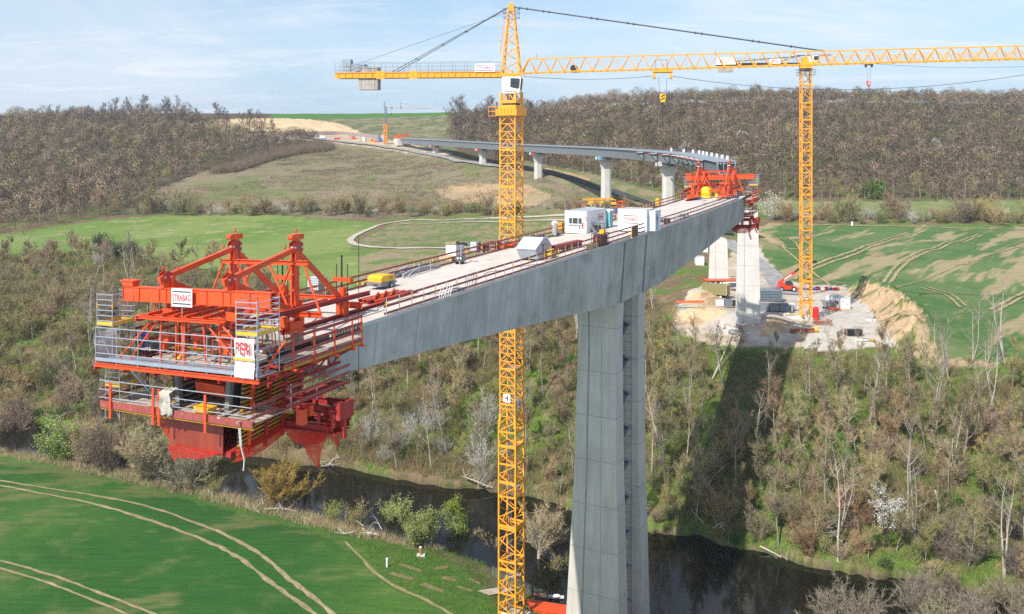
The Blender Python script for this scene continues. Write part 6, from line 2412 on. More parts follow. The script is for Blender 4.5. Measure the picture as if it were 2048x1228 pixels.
def f_pile(t, L_):
    rnd = random.Random(3)
    for k in range(9):
        m = MB(); c = L_(rnd.uniform(0, 3.5), rnd.uniform(0, 1.2), .25 + rnd.uniform(0, .15))
        m.ball(c, .45, .3, .3, 9, 6); m.build('bag', mat('dark sack', (.06, .06, .075), .8, var=.4, scale=3), t)
    for k in range(5):
        m = MB(); m.bar(L_(2.6 + k * .25, -.2, .1), L_(2.9 + k * .25, 1.0, .6), .06); m.build('rail', galv, t)


simple('debris_pile', 'heap of dark sacks and bright rails by the far guardrail left of the office', 'debris', f_pile, deckloc(1068, 484))


def f_mixer(t, L_):
    m = MB(); L_.box(m, 0, .8, 0, .7, .2, .8); m.tube(L_(.4, .35, .8), L_(.3, .2, 1.6), .35, 10, .2); m.build('body', mat('cement grey machine', (.36, .35, .33), .8, var=.3), t)
    m = MB(); m.ball(L_(.5, .4, 1.5), .4, .35, .35); m.build('bag', whitec, t)
    m = MB()
    for b in (0, .6): c = L_(.6, b, .25); m.tube(c, c + L_.y * .1, .25, 12)
    m.build('wheel', black, t)


simple('mortar_mixer', 'dusty grey mixer with a white sack, left of the orange cart', 'mixer', f_mixer, deckloc(1112, 474))


def f_cart(t, L_):
    m = MB(); L_.box(m, 0, .7, 0, .5, .45, 1.25); m.prism([L_(.7, 0, .5), L_(1.2, 0, .7), L_(1.2, 0, 1.2), L_(.7, 0, 1.25)], L_.y * .9)
    m.build('body', mat('orange plastic', (.80, .33, .02), .5), t)
    m = MB()
    for b in (0, .8): c = L_(.6, b, .22); m.tube(c, c + L_.y * .1, .22, 12)
    m.build('wheel', black, t)
    m = MB(); m.bar(L_(0, .1, .45), L_(0, .1, .05), .06); m.build('stand', darkst, t)


simple('orange_cart', 'small orange wheeled cart at the corner of the office container', 'cart', f_cart, deckloc(1124, 466))


def f_table(t, L_):
    m = MB(); frame_box(m, L_, 0, 1.9, 0, .8, .05, .95, .06); L_.box(m, -.05, 1.95, -.05, .85, .95, 1.0); m.build('frame', steelg, t)
    m = MB(); L_.box(m, .1, 1.2, .1, .7, .1, .75); m.build('load', darkst, t)


simple('site_table', 'grey steel site table between office container and toilet', 'table', f_table, deckloc(1196, 465))


def f_ladder(t, L_):
    m = MB()
    for o in (0, .45):
        m.bar(L_(o, 0, 0), L_(o - 1.6, .9, 2.2), .07)
    for k in range(8):
        f = (k + .5) / 8
        m.bar(L_(-1.6 * f, .9 * f, 2.2 * f), L_(.45 - 1.6 * f, .9 * f, 2.2 * f), .05)
    m.build('ladder', galv, t)


simple('ladder', 'aluminium ladder leaning on the side of the office container', 'ladder', f_ladder, deckloc(1193, 470))


def f_drums(t, L_):
    for k in range(3):
        m = MB(); c = L_(.2 + .7 * k, .2 * (k % 2), 0); m.tube(c, c + Vector((0, 0, .9 + .5 * (k == 1))), .3, 14); m.build('drum', bluep, t)
    m = MB(); L_.box(m, -1.0, 0, -.9, .4, .05, .8); m.build('crate', mat('brown crate', (.40, .28, .2), .8), t)
    m = MB(); frame_box(m, L_, 1.6, 2.6, -.3, .5, .1, 2.3, .12); L_.box(m, 1.5, 2.7, -.3, .5, 1.2, 1.5); m.build('rack', orange, t)


simple('drum_rack', 'blue drums, a brown crate and an orange rack beside the toilet', 'drums', f_drums, deckloc(1232, 438))


def f_redbeam(t, L_):
    for b in (0, .42):
        m = MB(); m.ibeam(L_(0, b, .55), L_(6.5, b, .55), .3, .5); m.build('beam', redwood, t)
    m = MB()
    for a in (.4, 3.0, 6.0): m.bar(L_(a, -.2, .15), L_(a, .8, .15), .2)
    m.build('support', timber, t)


simple('red_beam', 'long red steel beams on timbers beside the near guardrail, behind the skip', 'beams', f_redbeam, deckloc(1110, 508))


def f_pallet(t, L_):
    for k in range(3):
        m = MB()
        L_.box(m, 0, 1.1, 0, .9, k * .3 + .1, k * .3 + .25)
        for a in (.05, .5, .95): m.bar(L_(a, 0, k * .3 + .05), L_(a, .9, k * .3 + .05), .1)
        m.build('pallet', yellow if k else timber, t)


simple('pallet_stack', 'yellow pallet stack between skip and red beams', 'pallets', f_pallet, deckloc(1102, 518))


def f_generator(t, L_):
    m = MB(); L_.box(m, 0, 1.8, 0, .9, .15, 1.15); m.build('body', mat('maroon machine', (.10, .025, .03), .5), t)
    m = MB(); frame_box(m, L_, -.1, 1.9, -.1, 1.0, .05, 1.3, .06); m.build('frame', darkst, t)
    m = MB(); L_.box(m, 1.2, 1.7, .2, .7, 1.15, 1.6); m.build('tank', yellow, t)


simple('generator', 'dark red generator in a black frame by the near guardrail', 'generator', f_generator, deckloc(1202, 493))


def f_board(t, L_):
    m = MB(); L_.box(m, 0, 1.9, 0, .12, .1, 1.3); m.build('panel', mat('brown panel', (.16, .10, .06), .7), t)
    m = MB()
    for a in (0, 1.9): m.bar(L_(a, .06, 0), L_(a, .06, 1.45), .07)
    m.build('frame', yellow, t)


simple('shutter_panel', 'brown shutter panel with yellow posts leaning at the near guardrail', 'panel', f_board, deckloc(1264, 477))


def ibc(px, py):
    L_ = deckloc(px, py)
    t = thing('liquid_tank', 'translucent caged liquid tank behind the near form traveller', 'tank')
    m = MB(); L_.box(m, .03, 1.0, .03, 1.17, .17, 1.12); m.build('bottle', mat('pale plastic tank', (.62, .72, .66), .4, var=.08), t)
    m = MB()
    for k in range(6):
        z = .2 + .18 * k
        for b in (0, 1.2): m.bar(L_(0, b, z), L_(1.03, b, z), .025)
        for a in (0, 1.03): m.bar(L_(a, 0, z), L_(a, 1.2, z), .025)
    for k in range(7):
        for a in (0, 1.03): m.bar(L_(a, 1.2 * k / 6, .15), L_(a, 1.2 * k / 6, 1.15), .025)
        for b in (0, 1.2): m.bar(L_(1.03 * k / 6, b, .15), L_(1.03 * k / 6, b, 1.15), .025)
    m.build('cage', galv, t)
    m = MB(); L_.box(m, 0, 1.03, 0, 1.2, 0, .14); m.build('pallet', steelg, t)
    recentre(t)


ibc(637, 585)


def f_gantry(t, L_):
    for b in (0, .55):
        m = MB(); m.bar(L_(0, b, .15), L_(3.6, b + .4, .4), .13, .2); m.build('beam', yellow, t)
    m = MB()
    for k in range(9): m.bar(L_(.2 + .4 * k, .04 * k, .18 + .03 * k), L_(.2 + .4 * k, .55 + .04 * k, .18 + .03 * k), .08)
    m.build('rung', timber, t)


simple('yellow_ramp', 'long yellow ramp section lying by the far guardrail behind the compressor', 'ramp', f_gantry, deckloc(726, 571))


def f_redstack(t, L_):
    rnd = random.Random(2)
    for k in range(5):
        m = MB(); m.ibeam(L_(0 + rnd.uniform(0, .5), k * .32, .22), L_(4.8 + rnd.uniform(0, 1), k * .32 + rnd.uniform(-.1, .1), .22), .22, .26); m.build('beam', (orange, darkred, redwood)[k % 3], t)
    for k in range(3):
        m = MB(); m.bar(L_(.5 + k, .1, .5), L_(2.5 + k, 1.2, .5), .12, .16); m.build('beam', orange, t)


simple('steel_beams', 'loose red and orange steel beams on the deck in front of the compressor', 'beams', f_redstack, deckloc(742, 612))


def f_bucket(t, L_):
    m = MB(); m.ball(L_(.5, .9, 1.05), 1.0, 1.15, .95, 14, 9); m.tube(L_(.5, .9, .1), L_(.5, .9, .5), .95, 14); m.build('tank_body', mat('bright yellow tank', (.85, .58, .02), .4, var=.05), t)
    m = MB(); m.box(L_(.5, -.6, 1.3), 1.4, .8, .35, RZB); m.box(L_(.3, -1.0, .9), .4, .5, 1.2, RZB); m.build('chute', yellow, t)
    m = MB(); L_.box(m, -.2, 1.2, .2, 1.6, 0, .12); m.build('skid', darkst, t)


simple('yellow_tank', 'round bright yellow tank in front of the far form traveller', 'tank', f_bucket, deckloc(1421, 397))


def f_stand(t, L_):
    m = MB()
    for a in (0, 1.4):
        for b in (0, .8): m.bar(L_(a, b, 0), L_(a, b, 1.0), .06)
    L_.box(m, 0, 1.4, .2, .6, .45, .6)
    m.build('frame', galv, t)


simple('work_stand', 'small white-grey work stand alone on the far deck', 'stand', f_stand, deckloc(1410, 408))


def f_red(t, L_):
    rnd = random.Random(6)
    for k in range(7):
        m = MB(); m.box(L_(rnd.uniform(0, 3), rnd.uniform(-.6, .8), .25 + .25 * (k % 3)), rnd.uniform(.6, 1.6), rnd.uniform(.4, .8), rnd.uniform(.3, .6), RZB + rnd.uniform(-.3, .3)); m.build('steel_block', (orange, orange, darkst, bluep)[k % 4], t)


simple('steel_parts', 'orange steel parts scattered left of the yellow tank', 'steel parts', f_red, deckloc(1385, 402))
simple('steel_parts', 'orange steel parts at the near edge right of the yellow tank', 'steel parts', f_red, deckloc(1462, 398))


def f_ybox(t, L_):
    m = MB(); L_.box(m, 0, .5, 0, .6, .1, 1.1); m.tube(L_(.25, .3, 1.1), L_(.25, .3, 1.25), .25, 10); m.build('body', yellow, t)
    m = MB(); L_.box(m, 0, .5, 0, .6, 0, .1); m.build('base', darkst, t)


simple('yellow_box', 'yellow salt box standing at the far guardrail beyond the containers', 'box', f_ybox, deckloc(1318, 412.5))
rnd0 = random.Random(11)
for k, (px, py) in enumerate(((878, 598), (905, 585), (930, 575), (1330, 447), (1365, 437), (1180, 500))):
    t = thing('site_clutter', ['rope bundle hung on the near guardrail left of the skip', 'coiled hoses lying at the near deck edge', 'white rods leaning on the near guardrail', 'dark machine beside the near guardrail past the cabin', 'small boxes at the near guardrail on the far deck', 'timber offcuts lying along the near deck edge'][k], 'site materials', 'small materials along the near guardrail')
    L_ = deckloc(px, py)
    for j in range(6):
        m = MB()
        if k in (0, 2): m.tube(L_(.3 * j, 0, 0), L_(.3 * j + rnd0.uniform(-.4, .4), -.25, 1.1), .03, 5)
        elif k == 1: m.path([L_(.8 + .5 * math.cos(a + j), .4 * math.sin(a + j), .04 + .03 * j) for a in np.linspace(0, 5.5, 10)], .03, 5)
        else: m.box(L_(.4 * j, rnd0.uniform(0, .4), .3), rnd0.uniform(.3, .9), rnd0.uniform(.2, .5), rnd0.uniform(.25, .8), RZB + rnd0.uniform(-.4, .4))
        m.build(['rope', 'hose', 'rod', 'machine_part', 'box', 'offcut'][k], [whitec, steelg, galv, darkst, mat('grey box', (.4, .4, .4)), timber][k], t)
    recentre(t)
s_, q_ = D(830, 600)
m = MB(); rnd = random.Random(4)
pts = []
for k in range(40):
    pts.append(B(2 + k * 1.1, 1.6 + 1.0 * math.sin(k * .5) + .3 * math.sin(k * 1.7), .03))
m.path(pts, .02, 4)
tag(m.build('hose', darkst), 'dark thin hose winding along the near side of the deck', 'hose')


# ------------------------------------------------------------------ people
def person(label, loc, facing, joints, rad, clothes, height_mat):
    """one skinned body; joints: dict name -> (x right, y forward, z up) in metres at the feet"""
    me = bpy.data.meshes.new('body')
    names = list(joints)
    edges = [('pelvis', 'chest'), ('chest', 'neck'), ('neck', 'head'), ('chest', 'shl'), ('shl', 'ell'), ('ell', 'hal'), ('chest', 'shr'), ('shr', 'elr'), ('elr', 'har'), ('pelvis', 'hil'), ('hil', 'knl'), ('knl', 'anl'), ('anl', 'tol'), ('pelvis', 'hir'), ('hir', 'knr'), ('knr', 'anr'), ('anr', 'tor'),
             ('hal', 'f1l'), ('hal', 'thl'), ('har', 'f1r'), ('har', 'thr')]
    me.from_pydata([joints[n] for n in names], [(names.index(a), names.index(b)) for a, b in edges], [])
    ob = bpy.data.objects.new('person', me); COL.objects.link(ob)
    md_ = ob.modifiers.new('skin', 'SKIN'); sv = me.skin_vertices[0].data
    for i, n in enumerate(names):
        r = rad.get(n, rad.get(n[:-1], .05)); sv[i].radius = (r, r)
    sv[names.index('pelvis')].use_root = True
    ob.modifiers.new('sub', 'SUBSURF').levels = 1
    bpy.context.view_layer.update()
    m2 = bpy.data.meshes.new_from_object(ob.evaluated_get(bpy.context.evaluated_depsgraph_get()))
    bpy.data.objects.remove(ob)
    skin = mat('skin', (.55, .30, .20), .6)
    m2.materials.clear()
    for x in (clothes[0], clothes[1], skin, black): m2.materials.append(x)
    for p in m2.polygons:
        z = p.center.z; hz = p.center
        near_hand = min((hz - Vector(joints[n])).length for n in ('hal', 'har', 'f1l', 'f1r'))
        p.material_index = 2 if (near_hand < .09 or z > joints['neck'][2] + .01) else (3 if z < .09 else (1 if z < joints['pelvis'][2] + .04 else 0))
        p.use_smooth = True
    ob = bpy.data.objects.new('person', m2); COL.objects.link(ob)
    ob.location = loc; ob.rotation_euler = (0, 0, facing)
    tag(ob, label, 'person')
    h = Vector(joints['head'])
    m = MB(); m.ball(h + Vector((0, 0, .05)), .135, .16, .11, 10, 7); m.box(h + Vector((0, .13, .03)), .2, .14, .02)
    hm = m.build('helmet', height_mat, ob)
    m = MB(); m.box(h + Vector((0, .125, -.02)), .03, .04, .04); m.build('nose', skin, ob)
    return ob


J = {'pelvis': (0, 0, .95), 'chest': (0, .02, 1.32), 'neck': (0, .03, 1.50), 'head': (0, .05, 1.66), 'shl': (-.19, .02, 1.42), 'ell': (-.25, .08, 1.15), 'hal': (-.2, .28, 1.02), 'shr': (.19, .02, 1.42), 'elr': (.25, .06, 1.14), 'har': (.24, .22, .95),
     'hil': (-.1, 0, .9), 'knl': (-.11, .04, .5), 'anl': (-.12, -.02, .09), 'tol': (-.12, .16, .05), 'hir': (.1, 0, .9), 'knr': (.11, .0, .5), 'anr': (.12, -.05, .09), 'tor': (.13, .13, .05),
     'f1l': (-.19, .37, 1.0), 'thl': (-.15, .32, 1.05), 'f1r': (.23, .3, .9), 'thr': (.19, .27, .95)}
RD = {'pelvis': .15, 'chest': .17, 'neck': .06, 'head': .105, 'sh': .075, 'el': .05, 'ha': .038, 'hi': .09, 'kn': .065, 'an': .045, 'to': .04, 'f1': .022, 'th': .015}
ob = person('person in blue overalls standing on the scaffold platform of the near form traveller', B(-5 - 5.0, 10.6, -0.88), RZB - 1.2, J, RD, (bluep, bluep), mat('hard hat yellow', (.75, .35, .03), .4))

# ------------------------------------------------------------------ building site behind the slope
hv = mat('dark work jacket', (.03, .03, .035), .8)
g = G(1456, 598)
person('person in dark work clothes and red helmet beside the green box trailer', g, 2.6, J, RD, (hv, hv), signred)


def wheel(t, c, axis, r, w_, nm='wheel', rim=white):
    m = MB(); c = Vector(c); ax = Vector(axis).normalized()
    m.tube(c, c + ax * w_, r, 16); wo = m.build(nm, black, t)
    m = MB(); m.tube(c - ax * .02, c + ax * (w_ + .02), r * .52, 12); m.build('rim', rim, wo)
    return wo


def telehandler():
    L_ = groundloc(1558, 583, -.06)
    t = thing('telehandler', 'red telescopic handler with its black boom raised toward the crane mast', 'telehandler')
    red = mat('bright red paint', (.62, .05, .02), .4, var=.08)
    m = MB()
    m.prism([L_(a, 0, c) for a, c in ((-.2, .55), (4.6, .55), (4.8, .9), (4.2, 1.25), (.3, 1.3), (-.3, 1.0))], L_.y * 2.1)
    m.prism([L_(a, .1, c) for a, c in ((.1, 1.3), (3.8, 1.25), (3.7, 1.75), (2.6, 2.0), (.2, 2.1))], L_.y * 1.9)
    L_.box(m, -.7, -.2, .1, 2.0, .25, .6); L_.box(m, 4.7, 5.1, .1, 2.0, .2, .5)
    m.build('body', red, t)
    m = MB(); m.prism([L_(a, -.02, c) for a, c in ((1.7, 1.75), (3.6, 1.7), (3.3, 2.5), (2.8, 2.75), (2.0, 2.7))], L_.y * 1.0)
    cb = m.build('cab', glass, t)
    m = MB()
    for a, e in (((1.7, 1.75), (2.0, 2.7)), ((3.6, 1.7), (3.3, 2.5)), ((2.65, 1.7), (2.6, 2.74)), ((2.0, 2.72), (2.8, 2.78)), ((2.8, 2.78), (3.3, 2.5))):
        m.bar(L_(a[0], -.05, a[1]), L_(e[0], -.05, e[1]), .09)
    m.build('cab_frame', darkst, cb)
    for a in (.65, 3.75):
        for b in (-.25, 1.95): wheel(t, L_(a, b, .62), L_.y, .62, .45)
    m = MB(); m.bar(L_(.2, 1.2, 2.0), L_(4.3, 1.2, 4.9), .55, .6)
    bo = m.build('boom', red, t)
    m = MB(); m.bar(L_(4.3, 1.2, 4.9), L_(7.0, 1.2, 6.85), .4, .42); m.bar(L_(7.0, 1.2, 6.85), L_(8.9, 1.2, 7.5), .25, .28); m.box(L_(9.4, 1.2, 7.6), .9, .5, .7); m.build('boom_extension', darkst, bo)
    m = MB(); m.bar(L_(1.6, .91, 3.0), L_(3.4, .91, 4.25), .02, .28, up=(0, 0, 1)); m.build('boom_stripe', white, bo)
    recentre(t)


telehandler()
Lc = Loc(G(1700, 618), (-0.30, 0.954, 0), (-.954, -.30, 0))
t = container('site_container', 'white container beside the earth mound on the building site', 'container', Lc, 4.6, 3.0, 2.6)
m = MB(); Lc.box(m, .3, 1.6, 3.0, 3.04, 1.2, 1.9); m.build('window', glass, t)
for a, e in ((.5, .25), (.8, .62)):
    m = MB(); m.tube(Lc(-.02, 3.0 * e, 2.6 * a * .9), Lc(.02, 3.0 * e, 2.6 * a * .9), .12, 8); m.build('vent', darkst, t)
recentre(t)
Lc = Loc(G(1419, 527), (0.5, 0.86, 0), (-.86, .5, 0))
t = container('site_container', 'white two-window container left of the round-topped pier', 'container', Loc(G(1416, 505), (.2, .98, 0), (-.98, .2, 0)), 5.5, 4.2, 3.0)
Lq = Loc(G(1416, 505), (.2, .98, 0), (-.98, .2, 0))
for b in (1.2, 2.3):
    m = MB(); Lq.box(m, -.05, .0, b, b + .8, 1.2, 2.0); m.build('window', glass, t)
m = MB(); Lq.box(m, .3, 3.0, 4.3, 6.0, .1, 2.0); m.build('annex', redwood, t)
recentre(t)
t = container('site_hut', 'small white hut left of the round-topped pier', 'hut', Loc(G(1408, 531), (.1, 1, 0), (-1, .1, 0)), 2.4, 2.4, 2.5)
recentre(t)


def f_tipper(t, L_):
    c0 = [L_(0, 0, .4), L_(3.6, .2, .4), L_(3.6, 1.9, .4), L_(0, 1.9, .4)]
    m = MB()
    lo = [L_(.6, .25, .35), L_(3.2, .25, .35), L_(3.2, 1.65, .35), L_(.6, 1.65, .35)]
    hi = [L_(0, 0, 1.7), L_(3.8, 0, 1.7), L_(3.8, 1.9, 1.7), L_(0, 1.9, 1.7)]
    m.add(lo + hi, [(3, 2, 1, 0), (0, 1, 5, 4), (1, 2, 6, 5), (2, 3, 7, 6), (3, 0, 4, 7)])
    for a, e in ((0, 1), (1, 2), (2, 3), (3, 0)): m.bar(hi[a], hi[e], .12)
    m.build('body', mat('galvanised skip', (.35, .36, .38), .4, metal=.4), t)
    m = MB()
    for b in (.4, 1.5): m.bar(L_(.3, b, .1), L_(3.4, b, .1), .15, .3)
    m.build('skid', darkst, t)


simple('skip', 'open galvanised skip left of the white site container', 'skip', f_tipper, groundloc(1643, 618, -.25))


def f_mat(t, L_):
    m = MB(); m.ball(L_(1, .5, .3), 1.2, .8, .5, 10, 6); m.box(L_(1.9, .5, .25), 1.6, 1.2, .35, .2); m.build('tarpaulin', mat('orange tarpaulin', (.75, .13, .03), .7), t)
    m = MB(); L_.box(m, .1, 2.2, 0, 1.1, 0, .12); m.build('pallet', timber, t)


simple('covered_pallet', 'pallet under an orange tarpaulin in front of the open skip', 'pallet', f_mat, groundloc(1658, 621.5))


def f_black(t, L_):
    for k in range(3):
        m = MB(); L_.box(m, 0, 3.2, 0, 1.3, .15 + k * .42, .42 + k * .42); m.build('plate', darkst, t)
    m = MB()
    for a in (.2, 1.6, 3.0): m.bar(L_(a, -.05, 0), L_(a, 1.35, 0), .2, .3)
    for a in (.05, 3.15): m.bar(L_(a, -.05, .1), L_(a, -.05, 1.5), .1)
    m.build('bearer', timber, t)


simple('plate_stack', 'stack of black steel plates near the front edge of the site', 'plates', f_black, groundloc(1693, 673))


def f_girder(t, L_):
    m = MB(); m.ibeam(L_(0, 0, .5), L_(5.2, .3, .5), .45, .7); m.build('girder', mat('rust brown girder', (.33, .10, .07), .7), t)
    m = MB(); m.ball(L_(5.6, .4, .6), .5, .5, .5); m.build('drum', yellow, t)
    m = MB()
    for a in (.5, 4.5): m.bar(L_(a, -.4, .05), L_(a, .5, .05), .15)
    m.build('bearer', timber, t)


simple('rusty_girder', 'rust brown girder with a yellow drum in front of the crane foot', 'girder', f_girder, groundloc(1579, 667, .08))


def f_rebar(t, L_):
    for k in range(6):
        m = MB(); m.bar(L_(0, k * .35, .5), L_(3.6, k * .35 + .2, .5), .12); m.build('bar', mat('rust brown steel', (.34, .13, .08), .8), t)
    m = MB(); frame_box(m, L_, .2, 3.4, 0, 2.0, .1, .9, .12); m.build('frame', mat('rust brown steel', (.34, .13, .08), .8), t)


simple('rebar_cage', 'rust brown reinforcement cage right of the yellow crane foot', 'rebar', f_rebar, groundloc(1632, 651, .1))


def f_meshstack(t, L_):
    for k in range(5):
        m = MB(); frame_box(m, L_, 0, 5.4, 0, 2.2, .15 + k * .62, .6 + k * .62, .13)
        for a in (1.3, 2.6, 4.0): m.bar(L_(a, 0, .15 + k * .62), L_(a, 0, .6 + k * .62), .1)
        m.build('crate_frame', mat('blue grey frame', (.14, .18, .22), .5), t)
    m = MB(); L_.box(m, .2, 5.2, .2, 2.0, .1, 2.5); m.build('load', mat('pale panels', (.36, .42, .46), .6), t)


simple('formwork_stack', 'tall stack of blue grey formwork crates right of the front pier', 'formwork', f_meshstack, groundloc(1519, 603, -.04))


def f_blocks(t, L_):
    for k in range(6):
        m = MB(); L_.box(m, (k % 3) * 2.3, (k % 3) * 2.3 + 2.1, (k // 3) * 1.2, (k // 3) * 1.2 + 1.1, .05, 1.1 + .5 * (k // 3)); m.build('block', mat('grey steel box', (.19, .22, .25), .6, var=.25, scale=2), t)
    m = MB(); L_.box(m, 7.0, 7.4, 0, 1.2, .1, 1.2); m.build('post', galv, t)


simple('steel_boxes', 'row of grey steel boxes in the shadow right of the front pier', 'boxes', f_blocks, groundloc(1519, 623, -.05))


def f_palette(t, L_):
    for k in range(3):
        m = MB(); L_.box(m, .1 * k, 3.2 - .2 * k, 0, 1.6, .2 + .4 * k, .5 + .4 * k); m.build('plank_bundle', mat('pale boards', (.62, .62, .60), .7), t)
    m = MB()
    for a in (.3, 2.6): m.bar(L_(a, -.05, 0), L_(a, -.05, 1.9), .12)
    m.build('stake', galv, t)


simple('board_bundle', 'pale bundles of boards with stakes left of the yellow crane foot', 'boards', f_palette, groundloc(1568, 620))


def f_wrap(t, L_):
    rnd = random.Random(9)
    for k in range(5):
        m = MB(); m.box(L_(rnd.uniform(0, 3), rnd.uniform(-.4, .6), .25), rnd.uniform(.6, 1.6), rnd.uniform(.4, 1), rnd.uniform(.2, .5), rnd.uniform(-.6, .6)); m.build('packet', (whitec, yellow, galv, timber, whitec)[k], t)


for a, (px, py, lb) in enumerate(((1562, 630, 'white and yellow packets in front of the pale board bundles'), (1440, 655, 'wrapped packets and planks left of the front pier foot'), (1462, 612, 'pale machine parts beside the front pier'), (1600, 600, 'odd packets behind the yellow crane mast'), (1735, 642, 'scrap pieces below the earth mound'), (1715, 682, 'odd packets at the front edge of the yard'))):
    simple('site_packets', lb, 'packets', f_wrap, groundloc(px, py), 'small packets lying on the building site')


def f_redbales(t, L_):
    rnd = random.Random(10)
    for k in range(8):
        m = MB(); m.ball(L_(k * 1.0 + rnd.uniform(-.3, .3), rnd.uniform(-.5, .5), .4), rnd.uniform(.5, .9), rnd.uniform(.4, .7), rnd.uniform(.35, .6), 8, 5); m.build('bale', (mat('crimson netting', (.45, .02, .05), .8, var=.3, scale=2), bluep, mat('crimson netting', (.45, .02, .05)), orange)[k % 4] if k != 3 else whitec, t)


simple('net_bales', 'crimson and blue rolls of netting at the edge of the field', 'nets', f_redbales, groundloc(1622, 580.5))


def f_trailer(t, L_):
    ol = mat('olive box body', (.24, .22, .10), .5, var=.1)
    m = MB(); L_.box(m, 0, 6.2, 0, 2.4, .9, 3.3); m.build('box_body', ol, t)
    m = MB(); L_.box(m, -.06, 0, .1, 2.3, 1.0, 3.2); d = m.build('rear_door', mat('grey roller door', (.30, .32, .36), .5), t)
    m = MB()
    for b in (.05, 2.35): m.bar(L_(-.05, b, .9), L_(-.05, b, 3.3), .14)
    m.bar(L_(-.05, 0, 3.3), L_(-.05, 2.4, 3.3), .14); m.build('rear_frame', yellow, t)
    m = MB(); L_.box(m, .2, 6.0, .4, 2.0, .6, .9); m.build('chassis', darkst, t)
    for a in (1.4, 2.6):
        for b in (.02, 2.08): wheel(t, L_(a, b, .48), L_.y, .48, .3)


simple('box_trailer', 'olive green box trailer with a grey rear door left of the front pier', 'trailer', f_trailer, Loc(G(1452, 599), (-.80, .60, 0), (.60, .80, 0)))


def f_lowloader(t, L_):
    rd = mat('orange red flatbed', (.62, .12, .04), .5)
    m = MB(); L_.box(m, 0, 11, 0, 2.4, .95, 1.25); L_.box(m, .0, .3, 0, 2.4, .6, 1.4); m.build('flatbed', rd, t)
    m = MB(); L_.box(m, .8, 10.5, .8, 1.6, .65, .95); m.build('chassis', darkst, t)
    for a in (1.5, 2.8, 4.1, 9.8):
        for b in (.0, 2.1): wheel(t, L_(a, b, .48), L_.y, .48, .3)
    m = MB(); L_.box(m, 5.5, 8.5, .2, .3, .5, .9); m.build('tool_box', white, t)


simple('flatbed_trailer', 'long orange flatbed trailer behind the two piers', 'trailer', f_lowloader, groundloc(1409, 570.5, .03))


def f_fence(t, L_):
    m = MB()
    for k in range(9): m.bar(L_(k * 1.6, 0, 0), L_(k * 1.6, 0, 1.2), .12)
    m.build('post', redwood, t)
    for z in (.5, 1.1):
        m = MB(); m.bar(L_(-.2, 0, z), L_(13, 0, z), .05, .16); m.build('board', redwood, t)


simple('board_fence', 'red board fence at the pit behind the flatbed trailer', 'fence', f_fence, groundloc(1394, 561, .02))


def f_orangefence(t, L_):
    m = MB(); L_.box(m, 0, 6.4, 0, .06, .5, 1.0); m.build('mesh', mat('orange mesh', (.7, .14, .06), .8), t)
    m = MB()
    for k in range(5): m.bar(L_(k * 1.6, .03, 0), L_(k * 1.6, .03, 1.2), .08)
    m.build('post', timber, t)


simple('warning_fence', 'orange warning mesh fence at the left end of the site', 'fence', f_orangefence, groundloc(1352, 611, .05))


def f_green(t, L_):
    m = MB(); frame_box(m, L_, 0, 6.0, 0, 2.0, .1, 1.2, .1)
    for a in (1.5, 3, 4.5): m.bar(L_(a, 0, .1), L_(a, 0, 1.2), .08); m.bar(L_(a, 2, .1), L_(a, 2, 1.2), .08)
    m.build('frame', mat('pale green scaffold', (.38, .45, .40), .6), t)
    m = MB(); L_.box(m, .3, 5.8, .3, 1.8, .2, .9); m.build('load', mat('pale panels', (.36, .42, .46)), t)


simple('panel_rack', 'pale green rack of panels in front of the orange warning fence', 'rack', f_green, groundloc(1355, 624, .0))


def f_crate2(t, L_):
    for k in range(3):
        m = MB(); L_.box(m, k * 1.9, k * 1.9 + 1.6, 0, 1.3, .1, 1.3 + .2 * (k == 1)); m.build('box', (white, mat('blue grey frame', (.14, .18, .22)), darkst)[k], t)
    m = MB(); m.bar(L_(0, -.3, .05), L_(5, -.3, .05), .15); m.build('beam', timber, t)


simple('tool_boxes', 'white and dark tool boxes left of the front pier', 'tool boxes', f_crate2, groundloc(1433, 613, -.05))


def f_foot(t, L_):
    m = MB(); L_.box(m, 0, 4.5, 0, 4.0, -1.5, .9); m.build('block', paleconc, t)


simple('concrete_block', 'pale concrete foundation block left of the front pier foot', 'foundation', f_foot, groundloc(1437, 672))


def f_mobile(t, L_):
    m = MB(); L_.box(m, 0, 11.5, 0, 2.5, .9, 1.7); L_.box(m, .4, 7.5, .3, 2.2, 1.7, 2.4); m.build('chassis', yellow, t)
    m = MB(); L_.box(m, 9.3, 11.4, .1, 2.4, 1.2, 2.9); cb = m.build('cab', yellow, t)
    m = MB(); L_.box(m, 9.6, 11.2, .06, .1, 2.0, 2.7); m.build('window', glass, cb)
    m = MB(); m.bar(L_(-1.5, 1.3, 3.0), L_(10.5, 1.3, 3.1), .9, .8); m.bar(L_(-2, 1.3, 3.0), L_(-1.2, 1.3, 3.0), .6, .6); m.build('boom', craney, t)
    for a in (1.2, 2.8, 5.0, 6.6, 8.6):
        for b in (-.05, 2.15): wheel(t, L_(a, b, .62), L_.y, .62, .4)


Lm = Loc(G(1176, 414), (1, .05, 0), (-.05, 1, 0))
simple('mobile_crane', 'yellow five-axle mobile crane parked beneath the far steel bridge', 'mobile crane', f_mobile, Lm)


def f_brownfence(t, L_):
    m = MB()
    for k in range(6): m.bar(L_(k * 2.2, 0, 0), L_(k * 2.2, 0, 1.7), .25)
    for z in (.5, 1.5): m.bar(L_(-.5, 0, z), L_(11.5, 0, z), .12, .4)
    m.build('fence_boards', redwood, t)


simple('board_fence', 'brown board fence left of the yellow mobile crane', 'fence', f_brownfence, groundloc(1147, 413))

